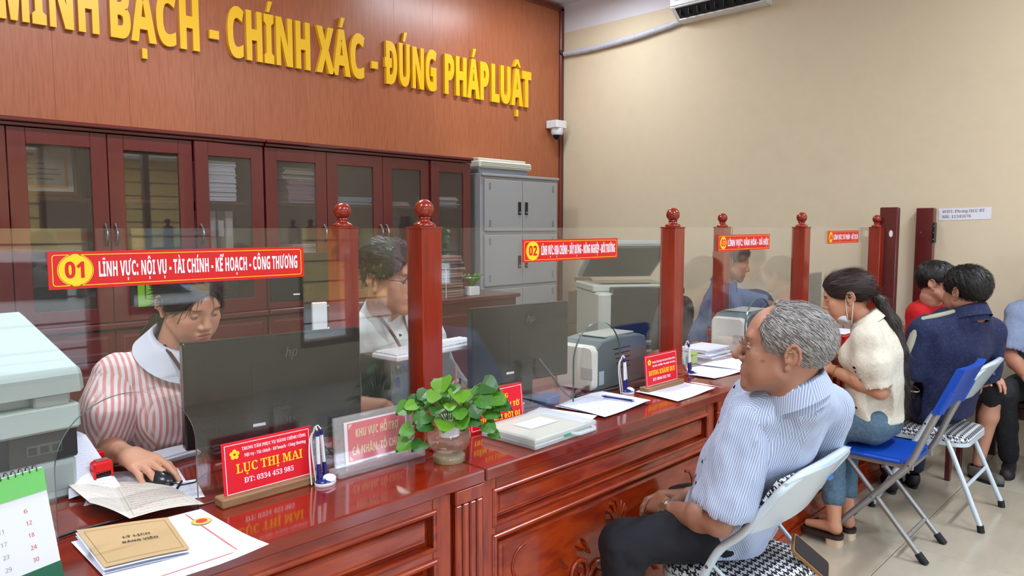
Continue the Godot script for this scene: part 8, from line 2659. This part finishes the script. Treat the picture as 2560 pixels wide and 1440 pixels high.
	for s in ["l", "r"]: shoe(q, q.joints["an_" + s] * Vector3(1, 0, 1) + Vector3(0.03, 0, 0), q.joints["an_" + s] * Vector3(1, 0, 1) + Vector3(-0.11, 0, 0.01), mat(Color(0.17, 0.14, 0.13), 0.6), M.rubber, "shoe")
	# ---------------- the woman clerk
	q = {
		"label": "woman clerk in a pink striped blouse with white collar, looking down behind the glass", "base": Vector3(0.83, 0, -2.32), "skin": Color(0.78, 0.57, 0.46), "front": Vector3(0.12, 0, 1), "face": Vector3(0.16, -0.38, 0.9), "roll": -0.06, "head_size": 0.96, "head_cell": 0.0036, "bulk": 0.88, "fem": 1.0, "jaw": 0.95, "nose": 0.6, "neck": 0.84, "lip": Color(0.66, 0.28, 0.28), "lid_up": -0.22, "lid_low": -0.5, "brow": Color(0.22, 0.15, 0.13), "brow_weight": 0.7,
		"joints": {"head": Vector3(0.842, 1.282, -2.13), "neck": Vector3(0.818, 1.135, -2.20), "chest": Vector3(0.82, 0.97, -2.235), "pelvis": Vector3(0.83, 0.60, -2.33), "sh_r": Vector3(0.672, 1.075, -2.235), "sh_l": Vector3(0.965, 1.07, -2.215), "el_r": Vector3(0.618, 0.885, -2.19), "wr_r": Vector3(0.632, 0.902, -2.03), "el_l": Vector3(1.05, 0.88, -2.16), "wr_l": Vector3(0.97, 0.885, -2.02), "hip_l": Vector3(0.91, 0.57, -2.32), "hip_r": Vector3(0.75, 0.57, -2.32), "kn_l": Vector3(0.93, 0.56, -1.98), "kn_r": Vector3(0.73, 0.56, -1.98), "an_l": Vector3(0.93, 0.1, -2.0), "an_r": Vector3(0.73, 0.1, -2.0)},
		"hand_r": [Vector3(0.16, -0.10, 1.0), Vector3(-0.15, 1, 0.15), -1.0, [0.34, 0.32, 0.36, 0.42], 1.0, 0.1], "hand_l": [Vector3(-0.5, -0.1, 0.8), Vector3(0, 1, 0), 1.0, [0.4, 0.4, 0.45, 0.5]],
		"paints": [[Vector3(0.046, -0.03, -0.08), Vector3(0.024, 0.02, 0.03), lin(Color(0.82, 0.52, 0.45)), 0.3], [Vector3(-0.046, -0.03, -0.08), Vector3(0.024, 0.02, 0.03), lin(Color(0.82, 0.52, 0.45)), 0.3]],
	}
	person(q)
	var pink := striped(0.0155, Color(0.85, 0.81, 0.80), Color(0.80, 0.55, 0.54), 0.45)
	shirt(q, pink, Vector3(0.83, 0.62, -2.3), Vector3(0, -1, 0), 1.0, {"sleeve_apart": true, "puff": 1.32, "cuff": 1.0, "sleeve_top": 1.12, "width": 1.06, "bust": true, "fold": 0.012})
	collar(q, mat(Color(0.80, 0.82, 0.87), 0.8), 0.060, 0.036, 0.5, 0.034)
	trousers(q, mat(Color(0.06, 0.06, 0.08), 0.85), {"cell": 0.016})
	lanyard(q, mat(Color(0.30, 0.16, 0.13), 0.7), Vector3(0.86, 0.88, -2.15))
	hair(q, {"cols": black, "thick": 0.012, "tall": 1.3, "line": 0.066, "nape": -0.06, "count": 3500, "length": 0.06, "width": 0.0011, "lump": 0.0025, "lift": 0.002, "comb": func(p: Vector3) -> Vector3: return Vector3(0, -0.9, -0.4) if p.y < -0.06 else Vector3(p.x * 1.2, -0.5, 0.9), "add": [[Vector3(0, -0.02, 0.10), Vector3(0.03, 0.04, 0.03)]],
		"tail": [[Vector3(0.66, 0.98, -2.36), Vector3(0.92, 1.30, -2.12), [[Vector3(0.815, 1.24, -2.24), 0.03], [Vector3(0.79, 1.17, -2.275), 0.034], [Vector3(0.77, 1.09, -2.29), 0.028], [Vector3(0.755, 1.02, -2.29), 0.01]]]],
		"wisps": [[Vector3(-0.035, 0.075, -0.075), Vector3(-0.052, 0.04, -0.092), Vector3(-0.05, 0.0, -0.098), Vector3(-0.042, -0.02, -0.1)], [Vector3(-0.04, 0.072, -0.07), Vector3(-0.062, 0.03, -0.082), Vector3(-0.066, -0.02, -0.07)], [Vector3(0.04, 0.072, -0.07), Vector3(0.063, 0.03, -0.078), Vector3(0.068, -0.03, -0.06)], [Vector3(-0.045, 0.07, -0.066), Vector3(-0.07, 0.02, -0.06), Vector3(-0.073, -0.06, -0.04)]]})
	# ---------------- the man in white
	q = {
		"label": "man clerk with glasses, white shirt and lanyard, half hidden by the front post", "base": Vector3(1.57, 0, -2.3), "skin": Color(0.74, 0.53, 0.42), "front": Vector3(-0.15, 0, 1), "face": Vector3(0.26, -0.07, 0.95), "head_size": 1.02, "head_cell": 0.0042, "bulk": 1.02, "jaw": 1.06, "nose": 1.0, "neck": 1.05, "hand_cell": 0.006, "lid_up": 0.15,
		"joints": {"head": Vector3(1.545, 1.318, -2.12), "neck": Vector3(1.575, 1.165, -2.19), "chest": Vector3(1.575, 1.0, -2.21), "pelvis": Vector3(1.57, 0.62, -2.32), "sh_r": Vector3(1.405, 1.085, -2.225), "sh_l": Vector3(1.745, 1.085, -2.175), "el_r": Vector3(1.36, 0.87, -2.17), "wr_r": Vector3(1.42, 0.90, -1.98), "el_l": Vector3(1.80, 0.88, -2.1), "wr_l": Vector3(1.74, 0.90, -1.96), "hip_l": Vector3(1.66, 0.57, -2.32), "hip_r": Vector3(1.48, 0.57, -2.32), "kn_l": Vector3(1.68, 0.56, -1.96), "kn_r": Vector3(1.46, 0.56, -1.96), "an_l": Vector3(1.68, 0.1, -1.98), "an_r": Vector3(1.46, 0.1, -1.98)},
	}
	person(q)
	var wsh := cloth(Color(0.80, 0.83, 0.81), 99, 0.02)
	shirt(q, wsh, Vector3(1.57, 0.62, -2.3), Vector3(0, -1, 0), 1.05, {"cuff": 1.15, "fold": 0.013, "width": 1.08})
	collar(q, wsh, 0.068, 0.042, 0.9, 0.022)
	trousers(q, mat(Color(0.06, 0.06, 0.08), 0.85), {"cell": 0.016})
	lanyard(q, mat(Color(0.36, 0.24, 0.18), 0.7), Vector3(1.60, 0.965, -2.14))
	hair(q, {"cols": black, "thick": 0.017, "tall": 1.35, "line": 0.074, "nape": -0.045, "count": 3000, "length": 0.03, "width": 0.0012, "comb": func(p: Vector3) -> Vector3: return Vector3(0.3, 0.1, 0.9) if p.y > 0.06 else Vector3(p.x, -0.8, 0.4), "lift": 0.006})
	glasses(q, M.black, Color(0.9, 0.92, 0.95, 0.08), true)
	# ---------------- the clerk in grey blue at the far desk
	q = {
		"label": "man clerk in a grey-blue shirt at the far desk, face in profile under sign 03", "base": Vector3(4.32, 0, -2.4), "skin": Color(0.68, 0.48, 0.38), "front": Vector3(0.40, 0, 0.92), "face": Vector3(0.50, -0.22, 0.85), "head_size": 1.0, "head_cell": 0.005, "hand_cell": 0.005, "bulk": 1.0, "lid_up": 0.0,
		"joints": {"head": Vector3(4.30, 1.278, -2.245), "neck": Vector3(4.28, 1.125, -2.29), "chest": Vector3(4.28, 0.97, -2.30), "pelvis": Vector3(4.22, 0.60, -2.42), "sh_r": Vector3(4.13, 1.055, -2.23), "sh_l": Vector3(4.44, 1.04, -2.34), "el_r": Vector3(4.07, 0.87, -2.20), "wr_r": Vector3(4.10, 0.885, -2.02), "el_l": Vector3(4.56, 0.98, -2.12), "wr_l": Vector3(4.52, 0.95, -1.93), "hip_l": Vector3(4.30, 0.57, -2.42), "hip_r": Vector3(4.13, 0.57, -2.40), "kn_l": Vector3(4.45, 0.56, -2.1), "kn_r": Vector3(4.20, 0.56, -2.06), "an_l": Vector3(4.45, 0.1, -2.1), "an_r": Vector3(4.20, 0.1, -2.06)},
		"hand_l": [Vector3(0.2, -0.2, 0.9), Vector3(0, 1, 0), 1.0, [0.25, 0.25, 0.3, 0.35]], "hand_r": [Vector3(0.2, -0.2, 0.9), Vector3(0, 1, 0), -1.0, [0.35, 0.35, 0.4, 0.45]],
	}
	person(q)
	var gbl := cloth(Color(0.36, 0.43, 0.56), 100, 0.05)
	shirt(q, gbl, Vector3(4.25, 0.62, -2.4), Vector3(0, -1, 0), 0.85, {"cuff": 1.2, "fold": 0.013})
	collar(q, gbl, 0.068, 0.04, 0.8)
	trousers(q, mat(Color(0.06, 0.06, 0.08), 0.85), {"cell": 0.016})
	hair(q, {"cols": black, "thick": 0.013, "tall": 1.3, "line": 0.07, "nape": -0.045, "count": 1800, "length": 0.028, "width": 0.0013, "cell": 0.0055, "comb": func(p: Vector3) -> Vector3: return Vector3(p.x, -0.7, 0.3)})
